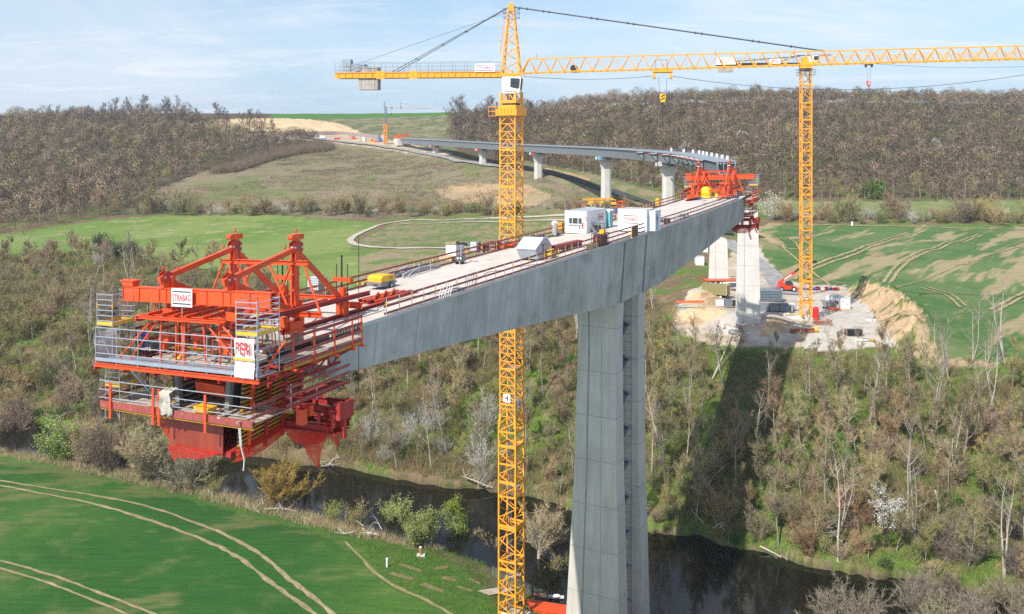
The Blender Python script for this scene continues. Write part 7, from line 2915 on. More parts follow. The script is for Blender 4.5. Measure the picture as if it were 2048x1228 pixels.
# ------------------------------------------------------------------ hillside abutment and its works
t = thing('abutment', 'pale concrete abutment where the far steel bridge meets the hill', 'abutment')
p, u_, n_ = fframe(0)
m = MB(); rz = math.atan2(u_.y, u_.x)
m.box(p - n_ * 3.3 - u_ * 3 + Vector((0, 0, -2.4)), 8, 11, 5.6, rz); m.box(p - n_ * 3.3 - u_ * 9 + Vector((0, 0, -1.6)), 10, 9, 3.6, rz); m.build('wall', paleconc, t)
for k in range(4):
    b = MB(); b.box(p - u_ * (5 + k * 5) - n_ * (1 + k) + Vector((0, 0, 1.6)), 4, 3.4, 1.6, rz + .2 * k); b.build('form_panel', orange, t)
recentre(t)
t = thing('retaining_wall', 'long grey slatted screen wall below the sand cutting on the hill', 'wall')
wp = [(560, 271), (600, 270), (640, 269.5), (680, 270), (720, 273), (757, 276)]
A_ = [G(a, b) for a, b in wp]
A_ = spline(A_, 8)
m = MB()
for a, b in zip(A_[:-1], A_[1:]):
    m.bar(a + Vector((0, 0, 1.4)), b + Vector((0, 0, 1.4)), .4, 3.0)
m.build('screen', mat('grey mauve slats', (.30, .25, .24), .8, var=.2, scale=.6), t)
m = MB()
for a in A_[::1]:
    m.bar(a, a + Vector((0, 0, 3.3)), .35)
m.build('post', steelg, t)
recentre(t)
SITE = [(640, 277, white, 'white box container'), (668, 279, signred, 'red heap of materials'), (725, 282.5, white, 'white cylinder tank'), (745, 284.5, orange, 'orange form stack'), (757, 284, mat('royal blue paint', (.03, .16, .5), .5), 'blue container'), (762, 281, mat('pale grey cabinet', (.5, .52, .53)), 'pale grey tall cabinet'), (703, 279, orange, 'small red excavator'), (790, 274, orange, 'red roofed form stack'), (805, 273, orange, 'red form shelter'), (604, 275, steelg, 'grey container'), (615, 276, darkst, 'dark container'), (590, 274, white, 'white small container'), (740, 286, craney, 'orange loader')]
for k, (px, py, mm, nm) in enumerate(SITE):
    L_ = groundloc(px, py, .1 * (k % 3))
    t = thing('site_equipment', nm + ' at the distant hillside works', 'site equipment', 'equipment at the hillside works')
    m = MB(); w_ = (4.5, 5, 3, 5, 3.2, 3.4, 4, 6, 6, 5, 5, 4, 4)[k]; h_ = (2.4, 1.6, 2.8, 1.6, 3, 5, 1.6, 2.2, 2.2, 2.5, 2.5, 2, 1.6)[k]
    if k == 2:
        m.tube(L_(1.5, 1, 0), L_(1.5, 1, 3.6), 1.5, 12)
    elif k in (7, 8):
        m.prism([L_(a, 0, c) for a, c in ((0, .6), (w_, .6), (w_ * .8, h_), (w_ * .2, h_))], L_.y * 3)
    else:
        L_.box(m, 0, w_, 0, 2.5, .2, h_)
    m.build('body', mm, t)
    m = MB()
    if k in (6, 12):
        m.bar(L_(1.5, 1, 1.4), L_(-1.2, 1, 3.4), .5); m.bar(L_(-1.2, 1, 3.4), L_(-2.5, 1, 1), .4); m.build('arm', mm, t)
        m = MB(); L_.box(m, 1, 2.4, .5, 2, 1.5, 2.8); m.build('cab', glass, t)
    else:
        L_.box(m, .1, w_ - .1, -.1, 2.6, 0, .25); m.build('base', darkst, t)
    recentre(t)

# ------------------------------------------------------------------ riverside garden plot below the crane
t = thing('pipe_marker', 'red and white well pipe on a concrete slab by the river', 'well pipe')
L_ = groundloc(841, 1112)
m = MB(); L_.box(m, -.5, .6, -.4, .5, -.1, .16); m.build('slab', paleconc, t)
m = MB(); m.tube(L_(0, 0, .1), L_(0, 0, 1.1), .15, 12); m.build('pipe', mat('faded red pipe', (.55, .18, .13), .6), t)
m = MB(); m.tube(L_(0, 0, 1.1), L_(0, 0, 1.22), .18, 12); m.build('cap', white, t)
recentre(t)
t = thing('marker_post', 'white marker post in the grass beside the field edge', 'post')
L_ = groundloc(774, 1135)
m = MB(); m.tube(L_(0, 0, 0), L_(0, 0, 1.1), .13, 10); m.build('post', white, t)
m = MB(); m.tube(L_(0, 0, 1.1), L_(0, 0, 1.18), .16, 10, .08); m.build('cap', white, t)
recentre(t)
bedm = mat('dug soil bed', (.235, .17, .095), .95, var=.3, scale=2.0, bump=.8)
for k, pl in enumerate(([(800, 1125), (850, 1141), (842, 1145), (792, 1129)], [(780, 1142), (838, 1158), (826, 1163), (772, 1147)], [(870, 1133), (902, 1130), (895, 1137), (865, 1140)], [(845, 1163), (895, 1182), (886, 1187), (836, 1170)], [(880, 1152), (920, 1154), (912, 1164), (885, 1158)], [(915, 1170), (950, 1182), (944, 1185), (910, 1174)], [(937, 1155), (965, 1168), (960, 1170), (932, 1158)])):
    P_ = [G(a, b) for a, b in pl]
    m = MB()
    n_ = 8
    vs = []
    for i in range(n_ + 1):
        for j in range(n_ + 1):
            q = P_[0].lerp(P_[1], i / n_).lerp(P_[3].lerp(P_[2], i / n_), j / n_)
            e = min(i, n_ - i, j, n_ - j)
            vs.append(Vector((q.x, q.y, float(TZ(q.x, q.y)) + (.035 + .03 * math.sin(i * 2.1 + j) if e else -.03 - .05 * ((i * 7 + j * 3) % 4 == 0)))))
    m.add(vs, [(i * (n_ + 1) + j, (i + 1) * (n_ + 1) + j, (i + 1) * (n_ + 1) + j + 1, i * (n_ + 1) + j + 1) for i in range(n_) for j in range(n_)])
    o = m.build('garden_bed', bedm, None, True)
    tag(o, 'rectangular bare soil bed in the grass between the river and the field', 'garden bed', 'soil beds in the grass')
t = thing('beam_pile', 'orange steel beams lying on the grass at the foot of the pier', 'beams')
L_ = groundloc(1054, 1205, -.25)
for k in range(7):
    m = MB(); m.ibeam(L_(0 + .15 * k, -k * .34, .2), L_(5.2 + .1 * k, -k * .34 - .2, .2), .26, .28); m.build('beam', orange, t)
recentre(t)
t = thing('red_beams', 'pair of red and white beams on the grass behind the orange beams', 'beams')
L_ = groundloc(1062, 1192, -.12)
for k in range(2):
    m = MB(); m.bar(L_(2.2 * k, -.1 * k, .15), L_(2.2 * k + 1.9, -.1 * k, .15), .3, .22); m.build('beam', (redwood, whitec)[k] if k else redwood, t)
m = MB(); m.ball(L_(3.2, -.2, .3), .5, .3, .2); m.build('sack', whitec, t)
recentre(t)
t = thing('timber_pile', 'pile of grey planks lying left of the crane foot', 'timber')
L_ = groundloc(975, 1192, .35)
for k in range(5):
    m = MB(); m.bar(L_(-.2 * k, k * .3, .12 + .05 * (k % 2)), L_(3.4, k * .25, .14), .24, .07); m.build('plank', plank, t)
recentre(t)
t = thing('wire_fence', 'low wire mesh fence between the river bank and the pier', 'fence')
A_ = [G(a, b) for a, b in ((985, 1152), (1010, 1166), (1056, 1188), (1095, 1203), (1136, 1218))]
for a in spline(A_, 3):
    m = MB(); m.tube(a - Vector((0, 0, .1)), a + Vector((0, 0, 1.3)), .03, 5); m.build('post', mat('grey green post', (.25, .33, .27), .6), t)
m = MB(); S3 = spline(A_, 3)
for a, b in zip(S3[:-1], S3[1:]):
    for z in (.1, .4, .7, 1.0, 1.25): m.bar(a + Vector((0, 0, z)), b + Vector((0, 0, z)), .012)
    for k in range(6): q = a.lerp(b, k / 6); m.bar(q + Vector((0, 0, .1)), q + Vector((0, 0, 1.25)), .012)
m.build('mesh', mat('grey green post', (.25, .33, .27)), t)
recentre(t)
for k, (px, py) in enumerate(((417, 994), (424, 998))):
    L_ = groundloc(px, py); m = MB(); m.tube(L_(0, 0, 0), L_(0, 0, .95), .06, 8); m.tube(L_(0, 0, .95), L_(0, 0, 1.0), .075, 8)
    tag(m.build('marker_post', white), 'one of two white posts close together on the river bank', 'post', 'pair of white bank posts')
for k, (px, py) in enumerate(((352, 424), (362, 424))):
    L_ = groundloc(px, py); m = MB(); L_.box(m, 0, 1.2, 0, 1.0, .8, 2.8)
    for a in (.1, 1.1): m.bar(L_(a, .5, 0), L_(a, .5, .8), .1)
    tag(m.build('hunting_blind', white), ['white box stand at the hedge, left of a pair', 'white box stand at the hedge, right of a pair'][k], 'box stand')
for k, (px, py, lb) in enumerate(((1703, 452, 'white post at the top edge of the striped field'), (1299, 370, 'white post on the slope below the far bridge'))):
    L_ = groundloc(px, py); m = MB(); L_.box(m, 0, .7, 0, .5, .2, 2.0); m.bar(L_(.35, .2, 0), L_(.35, .2, .3), .2)
    tag(m.build('marker_post', white), lb, 'post')

# ------------------------------------------------------------------ vegetation
barkg = mat('grey bark', (.27, .235, .19), .9, var=.35, scale=1.2, objvar=.25)
barkp = mat('pale bark', (.42, .385, .33), .9, var=.3, scale=1.0, objvar=.2)
twigt = mat('tan twigs', (.335, .25, .135), .9, var=.25, scale=.5, objvar=.30)
twigg = mat('grey brown twigs', (.27, .21, .14), .9, var=.25, scale=.5, objvar=.28)
twiggold = mat('golden twigs', (.36, .255, .105), .9, var=.2, scale=.6, objvar=.06)
twigsilver = mat('silver grey twigs', (.43, .42, .37), .9, var=.2, scale=.6, objvar=.15)
budgreen = mat('spring buds', (.235, .29, .065), .8, var=.3, scale=.6, objvar=.35, trans=.25)
leafgreen = mat('willow leaves', (.30, .38, .085), .7, var=.3, scale=.8, objvar=.15, trans=.3)
leafdark = mat('evergreen leaves', (.04, .085, .02), .7, var=.35, scale=.9, objvar=.2)
blossom = mat('white blossom', (.60, .58, .50), .8, var=.12, scale=1.0, objvar=.06)
deadwood = mat('bleached dead wood', (.47, .42, .35), .9, var=.3, scale=1.5)


class TG:
    """grows one plant: tubes for wood, single tapering blades for twigs, small quads for leaves"""

    def __init__(self, seed):
        self.r = random.Random(seed); self.np = np.random.RandomState(seed)
        self.wv = []; self.wf = []; self.tips = []
        self.tw = []; self.lf = []

    def seg(self, a, b, ra, rb, n):
        d = b - a
        if d.length < 1e-5: return
        d = d.normalized(); s = d.cross(Vector((.3, .2, 1)))
        if s.length < 1e-3: s = Vector((1, 0, 0))
        s.normalize(); t = d.cross(s)
        o = len(self.wv)
        for c, r in ((a, ra), (b, rb)):
            for k in range(n):
                an = 2 * math.pi * k / n
                self.wv.append(c + (s * math.cos(an) + t * math.sin(an)) * r)
        for k in range(n):
            self.wf.append((o + k, o + (k + 1) % n, o + n + (k + 1) % n, o + n + k))

    def limb(self, p, d, L_, r, lvl, nseg=4, up=.18, wob=.28, kids=4, ksp=.6, minlvl=0):
        pts = [p]; cur = p; dd = d.normalized()
        for k in range(nseg):
            dd = (dd + Vector((self.r.uniform(-1, 1), self.r.uniform(-1, 1), self.r.uniform(-.6, 1))) * wob + Vector((0, 0, up))).normalized()
            nx = cur + dd * L_ / nseg
            f0, f1 = k / nseg, (k + 1) / nseg
            self.seg(cur, nx, r * (1 - f0 * .75), r * (1 - f1 * .75), 6 if lvl == 0 else (4 if lvl == 1 else 3))
            cur = nx; pts.append(cur)
        if lvl >= minlvl:
            self.tips.append((pts, dd, L_, lvl))
        if lvl < 2:
            for _ in range(kids):
                f = self.r.uniform(.30, 1.0)
                i = min(nseg - 1, int(f * nseg)); q = pts[i].lerp(pts[i + 1], f * nseg - i)
                ax = (pts[i + 1] - pts[i]).normalized()
                an = self.r.uniform(0, 2 * math.pi)
                s = ax.cross(Vector((.1, .3, 1))).normalized(); t = ax.cross(s)
                nd = ax * self.r.uniform(.5, .95) + (s * math.cos(an) + t * math.sin(an)) * self.r.uniform(.5, 1.0)
                self.limb(q, nd, L_ * self.r.uniform(.36, .62) * (1.1 - .4 * f), r * .42 * (1.1 - .5 * f), lvl + 1, 3, up, wob * 1.1, max(2, kids - 1), ksp, minlvl)

    def twigs(self, n, ln, w_, droop=0.0, spread=.9):
        T_ = [t for t in self.tips if t[3] >= 1] or self.tips
        wts = [t[2] for t in T_]
        for pts, dd, L_, lvl in self.r.choices(T_, wts, k=n):
            f = self.r.uniform(.15, 1.0) * (len(pts) - 1)
            i = min(len(pts) - 2, int(f)); q = pts[i].lerp(pts[i + 1], f - i)
            d = (pts[i + 1] - pts[i]).normalized() * .7 + Vector((self.r.gauss(0, 1), self.r.gauss(0, 1), self.r.gauss(.25 - droop, .8))) * spread * .6
            if d.length < 1e-4: continue
            d.normalize()
            l = ln * self.r.uniform(.45, 1.25)
            s = d.cross(Vector((self.r.gauss(0, 1), self.r.gauss(0, 1), self.r.gauss(0, 1))))
            if s.length < 1e-4: continue
            s = s.normalized() * w_ / 2
            self.tw.append((q - s, q + s, q + d * l + Vector((0, 0, -droop * l * .4))))

    def leaves(self, n, size, scatter):
        for pts, dd, L_, lvl in self.r.choices(self.tips, [t[2] for t in self.tips], k=n):
            f = self.r.uniform(.2, 1.0) * (len(pts) - 1)
            i = min(len(pts) - 2, int(f)); q = pts[i].lerp(pts[i + 1], f - i)
            q = q + Vector((self.r.gauss(0, scatter), self.r.gauss(0, scatter), self.r.gauss(0, scatter * .8)))
            a = Vector((self.r.gauss(0, 1), self.r.gauss(0, 1), self.r.gauss(0, .7))).normalized()
            b = a.cross(Vector((self.r.gauss(0, 1), self.r.gauss(0, 1), self.r.gauss(0, 1))))
            if b.length < 1e-4: continue
            b.normalize()
            s = size * self.r.uniform(.5, 1.3)
            self.lf.append((q - a * s * .5, q + b * s * .32, q + a * s * .5, q - b * s * .32))

    def meshes(self, mw, mt, ml):
        wood = bpy.data.meshes.new('trunk'); wood.from_pydata(self.wv, [], self.wf); wood.materials.append(mw)
        wood.polygons.foreach_set('use_smooth', [True] * len(wood.polygons)); wood.update()
        v = []; f = []; mi = []
        for a in self.tw:
            o = len(v); v += a; f.append((o, o + 1, o + 2)); mi.append(0)
        for a in self.lf:
            o = len(v); v += a; f.append((o, o + 1, o + 2, o + 3)); mi.append(1)
        cr = bpy.data.meshes.new('crown'); cr.from_pydata(v, [], f); cr.materials.append(mt); cr.materials.append(ml or mt)
        cr.polygons.foreach_set('material_index', mi); cr.update()
        return wood, cr

    def one(self, mw, mt, ml):
        v = list(self.wv); f = list(self.wf); mi = [0] * len(f)
        for a in self.tw:
            o = len(v); v += a; f.append((o, o + 1, o + 2)); mi.append(1)
        for a in self.lf:
            o = len(v); v += a; f.append((o, o + 1, o + 2, o + 3)); mi.append(2)
        m = bpy.data.meshes.new('plant'); m.from_pydata(v, [], f)
        for x in (mw, mt, ml or mt): m.materials.append(x)
        m.polygons.foreach_set('material_index', mi); m.update()
        return m


def tall_tree(seed, H=13.0, r=.17, nl=9, tw=1700, twl=.95, tww=.05, spread=.30, forks=1, lean=.06):
    g = TG(seed)
    for k in range(forks):
        an = g.r.uniform(0, 6.28)
        d = Vector((math.cos(an), math.sin(an), 0)) * (lean if forks == 1 else .22)
        p = Vector((0, 0, -.4)); cur = p; dd = (Vector((0, 0, 1)) + d).normalized()
        h = H * (1 if k == 0 else g.r.uniform(.75, .95))
        n = 9
        pts = [p]
        for i in range(n):
            dd = (dd + Vector((g.r.uniform(-1, 1), g.r.uniform(-1, 1), .55)) * .10).normalized()
            nx = cur + dd * h / n
            g.seg(cur, nx, r * (1 - i / n * .86), r * (1 - (i + 1) / n * .86), 7)
            cur = nx; pts.append(cur)
        for i in range(nl):
            f = g.r.uniform(.34, .98)
            j = min(n - 1, int(f * n)); q = pts[j].lerp(pts[j + 1], f * n - j)
            a = i * 2.4 + g.r.uniform(-.5, .5)
            el = g.r.uniform(.5, 1.15)
            g.limb(q, Vector((math.cos(a), math.sin(a), el)), H * spread * (1.15 - .6 * f) * g.r.uniform(.75, 1.25), r * .42 * (1.15 - .7 * f), 1, 4, .16, .24, 4)
    g.twigs(tw, twl, tww)
    return g


def bush(seed, H=4.0, stems=11, tw=1500, twl=.75, tww=.058, spread=.75, r=.05, droop=0.0, leaf=0, lsize=.2, scat=.25, up=.14):
    g = TG(seed)
    for k in range(stems):
        a = k * 2.4 + g.r.uniform(-.4, .4)
        el = g.r.uniform(.6, 2.4) / max(.35, spread)
        b = Vector((math.cos(a), math.sin(a), 0)) * g.r.uniform(0, .25) * H * .3
        g.limb(b - Vector((0, 0, .25)), Vector((math.cos(a), math.sin(a), el)), H * g.r.uniform(.7, 1.15), r * g.r.uniform(.6, 1.1), 1, 5, up, .17, 4)
    if tw: g.twigs(tw, twl, tww, droop)
    if leaf: g.leaves(leaf, lsize, scat)
    return g


PROTO = {}


def proto(kind, gens, mw, mt, ml=None, split=True):
    PROTO[kind] = [(g.meshes(mw, mt, ml) if split else g.one(mw, mt, ml)) for g in gens]


proto('bare', [tall_tree(11), tall_tree(12, 15, .2, 11, 2400, forks=1), tall_tree(13, 11, .14, 9, 1900, forks=2), tall_tree(14, 14, .15, 8, 1600, spread=.24), tall_tree(15, 12, .17, 10, 2600, spread=.38)], barkg, twigt, twigt)
proto('pale', [tall_tree(21, 15, .16, 9, 420, .9, .03, .26), tall_tree(22, 13, .15, 8, 320, .8, .03, .30, forks=2), tall_tree(23, 16, .19, 10, 520, .9, .03, .22, forks=2)], barkp, twigg, twigg)


def budded(g, n, s=.16):
    g.leaves(n, s, .3); return g


proto('budding', [budded(tall_tree(31, 11, .13, 10, 900), 1200), budded(tall_tree(32, 9, .12, 9, 800, spread=.4), 1300), budded(bush(33, 6, 13, 900, .8, .035, .8), 1100)], barkg, twigt, budgreen)
proto('bare1', [tall_tree(16, 12, .17, 11, 2600, 1.0, .075, .40), tall_tree(17, 10, .15, 11, 2400, 1.0, .075, .44, forks=2), bush(18, 7.5, 14, 2600, 1.0, .075, .8)], barkg, twigt, None, False)
proto('pale1', [tall_tree(22, 13, .15, 8, 500, .8, .05, .30, forks=2), tall_tree(24, 12, .15, 8, 700, .8, .05, .3)], barkp, twigg, None, False)
proto('bud1', [budded(tall_tree(34, 9, .12, 10, 900, spread=.42), 1500, .2), budded(bush(35, 6, 13, 900, .8, .05, .8), 1300, .2)], barkg, twigt, budgreen, False)
proto('shrub', [bush(41, 3.6), bush(42, 4.4, 14, 2100), bush(43, 2.8, 12, 1500, .6), bush(44, 5.2, 14, 2600, .85)], twigg, twigt, None, False)
proto('shrubg', [bush(46, 3.2, 12, 700, .6, .035, .9, leaf=900, lsize=.17), bush(47, 2.4, 12, 500, .5, .035, 1.0, leaf=1100, lsize=.17)], twigg, twigt, budgreen, False)
proto('silver', [bush(51, 4.5, 15, 1700, .8, .032, 1.0), bush(52, 3.6, 14, 1500, .7, .03, 1.1)], barkp, twigsilver, None, False)
proto('green', [bush(55, 1.6, 12, 120, .4, .03, 1.1, leaf=1300, lsize=.2, scat=.22), bush(56, 1.1, 12, 60, .3, .03, 1.2, leaf=1000, lsize=.2, scat=.22)], twigg, twigt, mat('nettle leaves', (.10, .215, .028), .7, var=.35, scale=1.2, objvar=.25, trans=.25), False)


NCOUNT = {}


def plant(name, kind, v, pos, sc, rz, label, cat, group=None, tilt=0.0, mats=None, sz=1.0):
    NCOUNT[name] = NCOUNT.get(name, 0) + 1
    pr = PROTO[kind][v % len(PROTO[kind])]
    if isinstance(pr, tuple):
        t = bpy.data.objects.new(name, None); COL.objects.link(t); t.empty_display_size = .4
        for nm, me in zip(('trunk', 'crown'), pr):
            o = bpy.data.objects.new(nm, me); COL.objects.link(o); o.parent = t
    else:
        t = bpy.data.objects.new(name, pr); COL.objects.link(t)
    t.location = pos; t.scale = (sc, sc, sc * sz); t.rotation_euler = (tilt * math.cos(rz * 3), tilt * math.sin(rz * 3), rz)
    return tag(t, label, cat, group)


RV = random.Random(2024)


def gpos(px, py):
    return G(px, py) - Vector((0, 0, .1))


def scatter(poly, spacing, tries, seed, xb, yb, keep=None):
    """random ground points whose photo position lies in the outline, kept apart by spacing"""
    rs = np.random.RandomState(seed)
    X = rs.uniform(*xb, tries); Y = rs.uniform(*yb, tries)
    px = 1024 + F * X / Y
    d = TD(px, Y)
    py = YH + F * d / Y
    k = in_poly(px, py, poly) & (d < 55.3)
    X, Y, px, py, d = X[k], Y[k], px[k], py[k], d[k]
    grid = {}
    out = []
    for i in range(len(X)):
        c = (int(X[i] // spacing), int(Y[i] // spacing)); ok = True
        for a in (-1, 0, 1):
            for b in (-1, 0, 1):
                for x, y in grid.get((c[0] + a, c[1] + b), ()):
                    if (x - X[i]) ** 2 + (y - Y[i]) ** 2 < spacing ** 2: ok = False; break
                if not ok: break
            if not ok: break
        if ok:
            grid.setdefault(c, []).append((X[i], Y[i])); out.append((X[i], Y[i], CZ - d[i], px[i], py[i]))
    return out


PR = [(1310, 1050), (1312, 640), (1340, 655), (1400, 697), (1650, 712), (1800, 722), (1860, 738), (2100, 748), (2330, 755), (2330, 1175), (2048, 1190), (1830, 1155), (1620, 1115), (1500, 1090), (1400, 1065)]
PM = [(655, 918), (690, 720), (720, 610), (1280, 590), (1340, 640), (1312, 1050), (1150, 1000), (990, 972), (850, 950)]
PL = [(-250, 862), (-250, 525), (0, 508), (100, 510), (300, 524), (420, 545), (640, 590), (690, 700), (660, 918), (440, 905), (300, 885), (100, 835), (0, 832)]
LB = {'R': 'on the steep wooded slope right of the tall pier', 'M': 'on the wooded bank behind the yellow crane mast', 'L': 'on the wooded slope left of the bridge arm'}
# the pier's shadow lane and the green clearing keep fewer trees
for zone_, poly, sp, n, xb, yb, seed in (('R', PR, 3.15, 9000, (15, 110), (108, 175), 1), ('M', PM, 3.9, 6000, (-38, 35), (138, 215), 2), ('L', PL, 6.6, 9000, (-260, -30), (160, 335), 3)):
    pts = scatter(poly, sp, n, seed, xb, yb)
    for i, (x, y, z, px, py) in enumerate(pts):
        u = RV.random()
        front = {'R': py > 900, 'M': py > 860, 'L': py > 800}[zone_]
        sc = RV.uniform(.52, .92) * (1.0 if zone_ != 'L' else 1.02)
        if zone_ == 'R' and in_poly(np.array([px]), np.array([py]), [(1470, 690), (1600, 700), (1590, 860), (1440, 860)])[0] and u > .25:
            continue
        if zone_ == 'R' and py < 770: sc *= .62
        rz = RV.uniform(0, 6.28)
        pos = (x, y, z - .1)
        if u < (.56 if zone_ == 'L' else .46):
            plant('bare_slope_tree' if zone_ == 'L' else 'bare_tree', 'bare1' if zone_ == 'L' else 'bare', i, pos, sc, rz, 'bare brown twiggy tree ' + LB[zone_], 'tree', 'bare brown trees ' + LB[zone_], .08)  # bare trees on every slope, only named apart on the left
        elif u < (.66 if zone_ == 'L' else .62):
            plant('pale_tree', 'pale1' if zone_ == 'L' else 'pale', i, pos, sc * 1.2, rz, 'slender pale-barked bare tree ' + LB[zone_], 'tree', 'pale-barked trees ' + LB[zone_], .10)
        else:
            plant('budding_tree', 'bud1' if zone_ == 'L' else 'budding', i, pos, sc * .85, rz, 'tree with yellow-green spring buds ' + LB[zone_], 'tree', 'budding trees ' + LB[zone_], .06)
    pts = scatter(poly, sp * .62, n * 2, seed + 10, xb, yb)
    pts = sorted(pts, key=lambda p: p[1])[:330 if zone_ != 'L' else 300]
    RV.shuffle(pts)
    for i, (x, y, z, px, py) in enumerate(pts[:{'R': 200, 'M': 150, 'L': 190}[zone_]]):
        u = RV.random(); rz = RV.uniform(0, 6.28); sc = RV.uniform(.45, 1.0) * (1.75 if zone_ == 'L' else 1.0)
        pos = (x, y, z - .1)
        if zone_ == 'M' and px < 980 and py > 840 and u < .75:
            plant('silver_shrub', 'silver', i, pos, sc * 1.1, rz, 'silvery grey shrub on the far river bank left of the crane', 'shrub', 'silvery shrubs on the far river bank')
        elif u < .50:
            plant('bare_shrub', 'shrub', i, pos, sc, rz, 'low bare tan shrub ' + LB[zone_], 'shrub', 'bare shrubs ' + LB[zone_])
        elif u < .74:
            plant('budding_shrub', 'shrubg', i, pos, sc, rz, 'low shrub with green buds ' + LB[zone_], 'shrub', 'budding shrubs ' + LB[zone_])
        else:
            plant('green_shrub', 'green', i, pos, sc * 1.3, rz, 'small fresh green shrub ' + LB[zone_], 'shrub', 'fresh green shrubs ' + LB[zone_])

# single plants along the near river bank
proto('willow', [bush(61, 5.2, 20, 900, .7, .03, 1.0, leaf=9500, lsize=.25, scat=.34)], barkg, twiggold, leafgreen)
proto('willow2', [bush(62, 4.2, 22, 700, .6, .03, .55, leaf=8000, lsize=.22, scat=.24, up=.25)], barkg, twiggold, leafgreen)
proto('gold', [bush(63, 5.5, 26, 6500, .75, .055, .95, .055)], barkg, twiggold, twiggold)
proto('tan', [bush(64, 6.2, 26, 6500, .8, .055, .8, .055, leaf=500, lsize=.15)], barkg, mat('straw tan twigs', (.44, .35, .20), .9, var=.2, scale=.6), budgreen)
proto('grey', [bush(65, 5.6, 22, 5000, .75, .05, .75, .05)], barkg, twigg, twigg)
proto('greybig', [bush(66, 6.0, 26, 7500, .8, .05, 1.15, .06)], barkg, mat('ash grey twigs', (.25, .21, .15), .9, var=.25, scale=.6), None)
ga = tall_tree(67, 7.2, .13, 11, 500, .6, .03, .36, forks=2); ga.leaves(2600, .2, .30)
proto('airy', [ga], barkp, twiggold, leafgreen)
gn = tall_tree(68, 9.0, .36, 14, 4200, .9, .06, .5, forks=3); proto('gnarled', [gn], barkp, mat('straw tan twigs', (.44, .35, .20)), None)
gb = tall_tree(69, 6.8, .11, 12, 600, .6, .03, .40, forks=2); gb.leaves(3800, .14, .13)
proto('blossom', [gb], mat('dark bark', (.06, .05, .045), .9), twigg, blossom)
proto('blossombush', [bush(70, 5.5, 18, 900, .7, .035, .9, leaf=2600, lsize=.2, scat=.28)], barkg, twigg, blossom, False)
proto('evergreen', [bush(71, 3.6, 18, 300, .5, .04, .7, leaf=4200, lsize=.28, scat=.34)], barkg, twigg, leafdark, False)
NEARP = [('willow_bush', 'willow', 127, 922, 1.25, 'large yellow-green willow bush on the near bank at the far left', 'bush'),
         ('small_bush', 'green', 74, 911, 1.3, 'small green bush left of the large willow bush', 'bush'),
         ('bare_bush', 'grey', 212, 942, 1.30, 'grey bare multi-stemmed bush right of the large willow bush', 'bush'),
         ('tan_bush', 'tan', 288, 962, 1.20, 'dense straw-tan bush on the bank under the form traveller', 'bush'),
         ('bare_bush', 'grey', 372, 980, 1.25, 'grey bare bush behind the pair of white bank posts', 'bush'),
         ('small_bush', 'shrubg', 428, 988, .9, 'small budding bush beside the pair of white posts', 'bush'),
         ('bare_bush', 'tan', 168, 930, 1.0, 'straw-tan bush half behind the large willow bush', 'bush'),
         ('bare_bush', 'greybig', 250, 935, 1.05, 'broad grey bush behind the straw-tan bush at the river', 'bush'),
         ('bare_bush', 'greybig', 330, 962, 1.1, 'broad grey bush between the tan bush and the bank posts', 'bush'),
         ('bare_bush', 'tan', 395, 968, .95, 'straw-tan bush behind the pair of white posts', 'bush'),
         ('bare_bush', 'grey', 30, 880, 1.3, 'grey bare bush over the dark water at the left edge', 'bush'),
         ('golden_bush', 'gold', 556, 1016, 1.18, 'rounded golden bush at the water under the red nets', 'bush'),
         ('small_bush', 'shrubg', 664, 1044, .9, 'small sparse bush at the water right of the golden bush', 'bush'),
         ('small_bush', 'shrubg', 712, 1056, 1.05, 'round budding bush just left of the twin willows', 'bush'),
         ('willow_bush', 'willow2', 786, 1068, 1.02, 'upright light green willow, left one of the twin willows', 'bush'),
         ('willow_bush', 'willow', 838, 1090, .88, 'rounder light green willow, right one of the twin willows', 'bush'),
         ('airy_tree', 'airy', 922, 1098, 1.05, 'airy light green tree with forked pale trunk at the river', 'tree'),
         ('brown_bush', 'gold', 958, 1108, .52, 'brown bush right of the airy green tree', 'bush'),
         ('brown_bush', 'tan', 985, 1128, .42, 'small brown bush left of the yellow mast foot', 'bush'),
         ('gnarled_tree', 'gnarled', 1076, 1150, 1.0, 'gnarled bare tree with thick pale limbs between mast and pier', 'tree'),
         ('green_bush', 'shrubg', 1122, 1172, 1.2, 'olive green bush between the gnarled tree and the pier', 'bush'),
         ('brown_bush', 'tan', 1100, 1120, .6, 'straw-tan bush behind the gnarled tree', 'bush'),
         ('blossom_tree', 'blossom', 1770, 1098, 1.12, 'white blossoming tree leaning on the right river bank', 'tree'),
         ('blossom_bush', 'blossombush', 1541, 440, 2.2, 'big white blossoming bush beside the far form traveller', 'bush'),
         ('evergreen_bush', 'evergreen', 201, 517, 1.9, 'dark green bush, largest of three at the pasture edge', 'bush'),
         ('evergreen_bush', 'evergreen', 234, 518, 1.35, 'dark green bush, middle one of three at the pasture edge', 'bush'),
         ('evergreen_bush', 'evergreen', 263, 519, 1.45, 'dark green bush, right one of three at the pasture edge', 'bush'),
         ('blossom_bush', 'blossombush', 292, 520, .9, 'white blossoming bush right of the three dark bushes', 'bush'),
         ('blossom_bush', 'blossombush', 193, 530, .7, 'low white blossoming bush below the three dark bushes', 'bush'),
         ('fresh_bush', 'green', 1748, 398, 6.0, 'bright lime green bush at the foot of the far wood', 'bush'),
         ('yellow_bush', 'evergreen', 1032, 430, 1.3, 'dark bush beside the yellow mast at the far hedge', 'bush')]
for i, (nm, kd, px, py, sc, lb, ct) in enumerate(NEARP):
    plant(nm, kd, 0, gpos(px, py), sc, i * 1.3, lb, ct, tilt=.12 if kd == 'blossom' else 0)
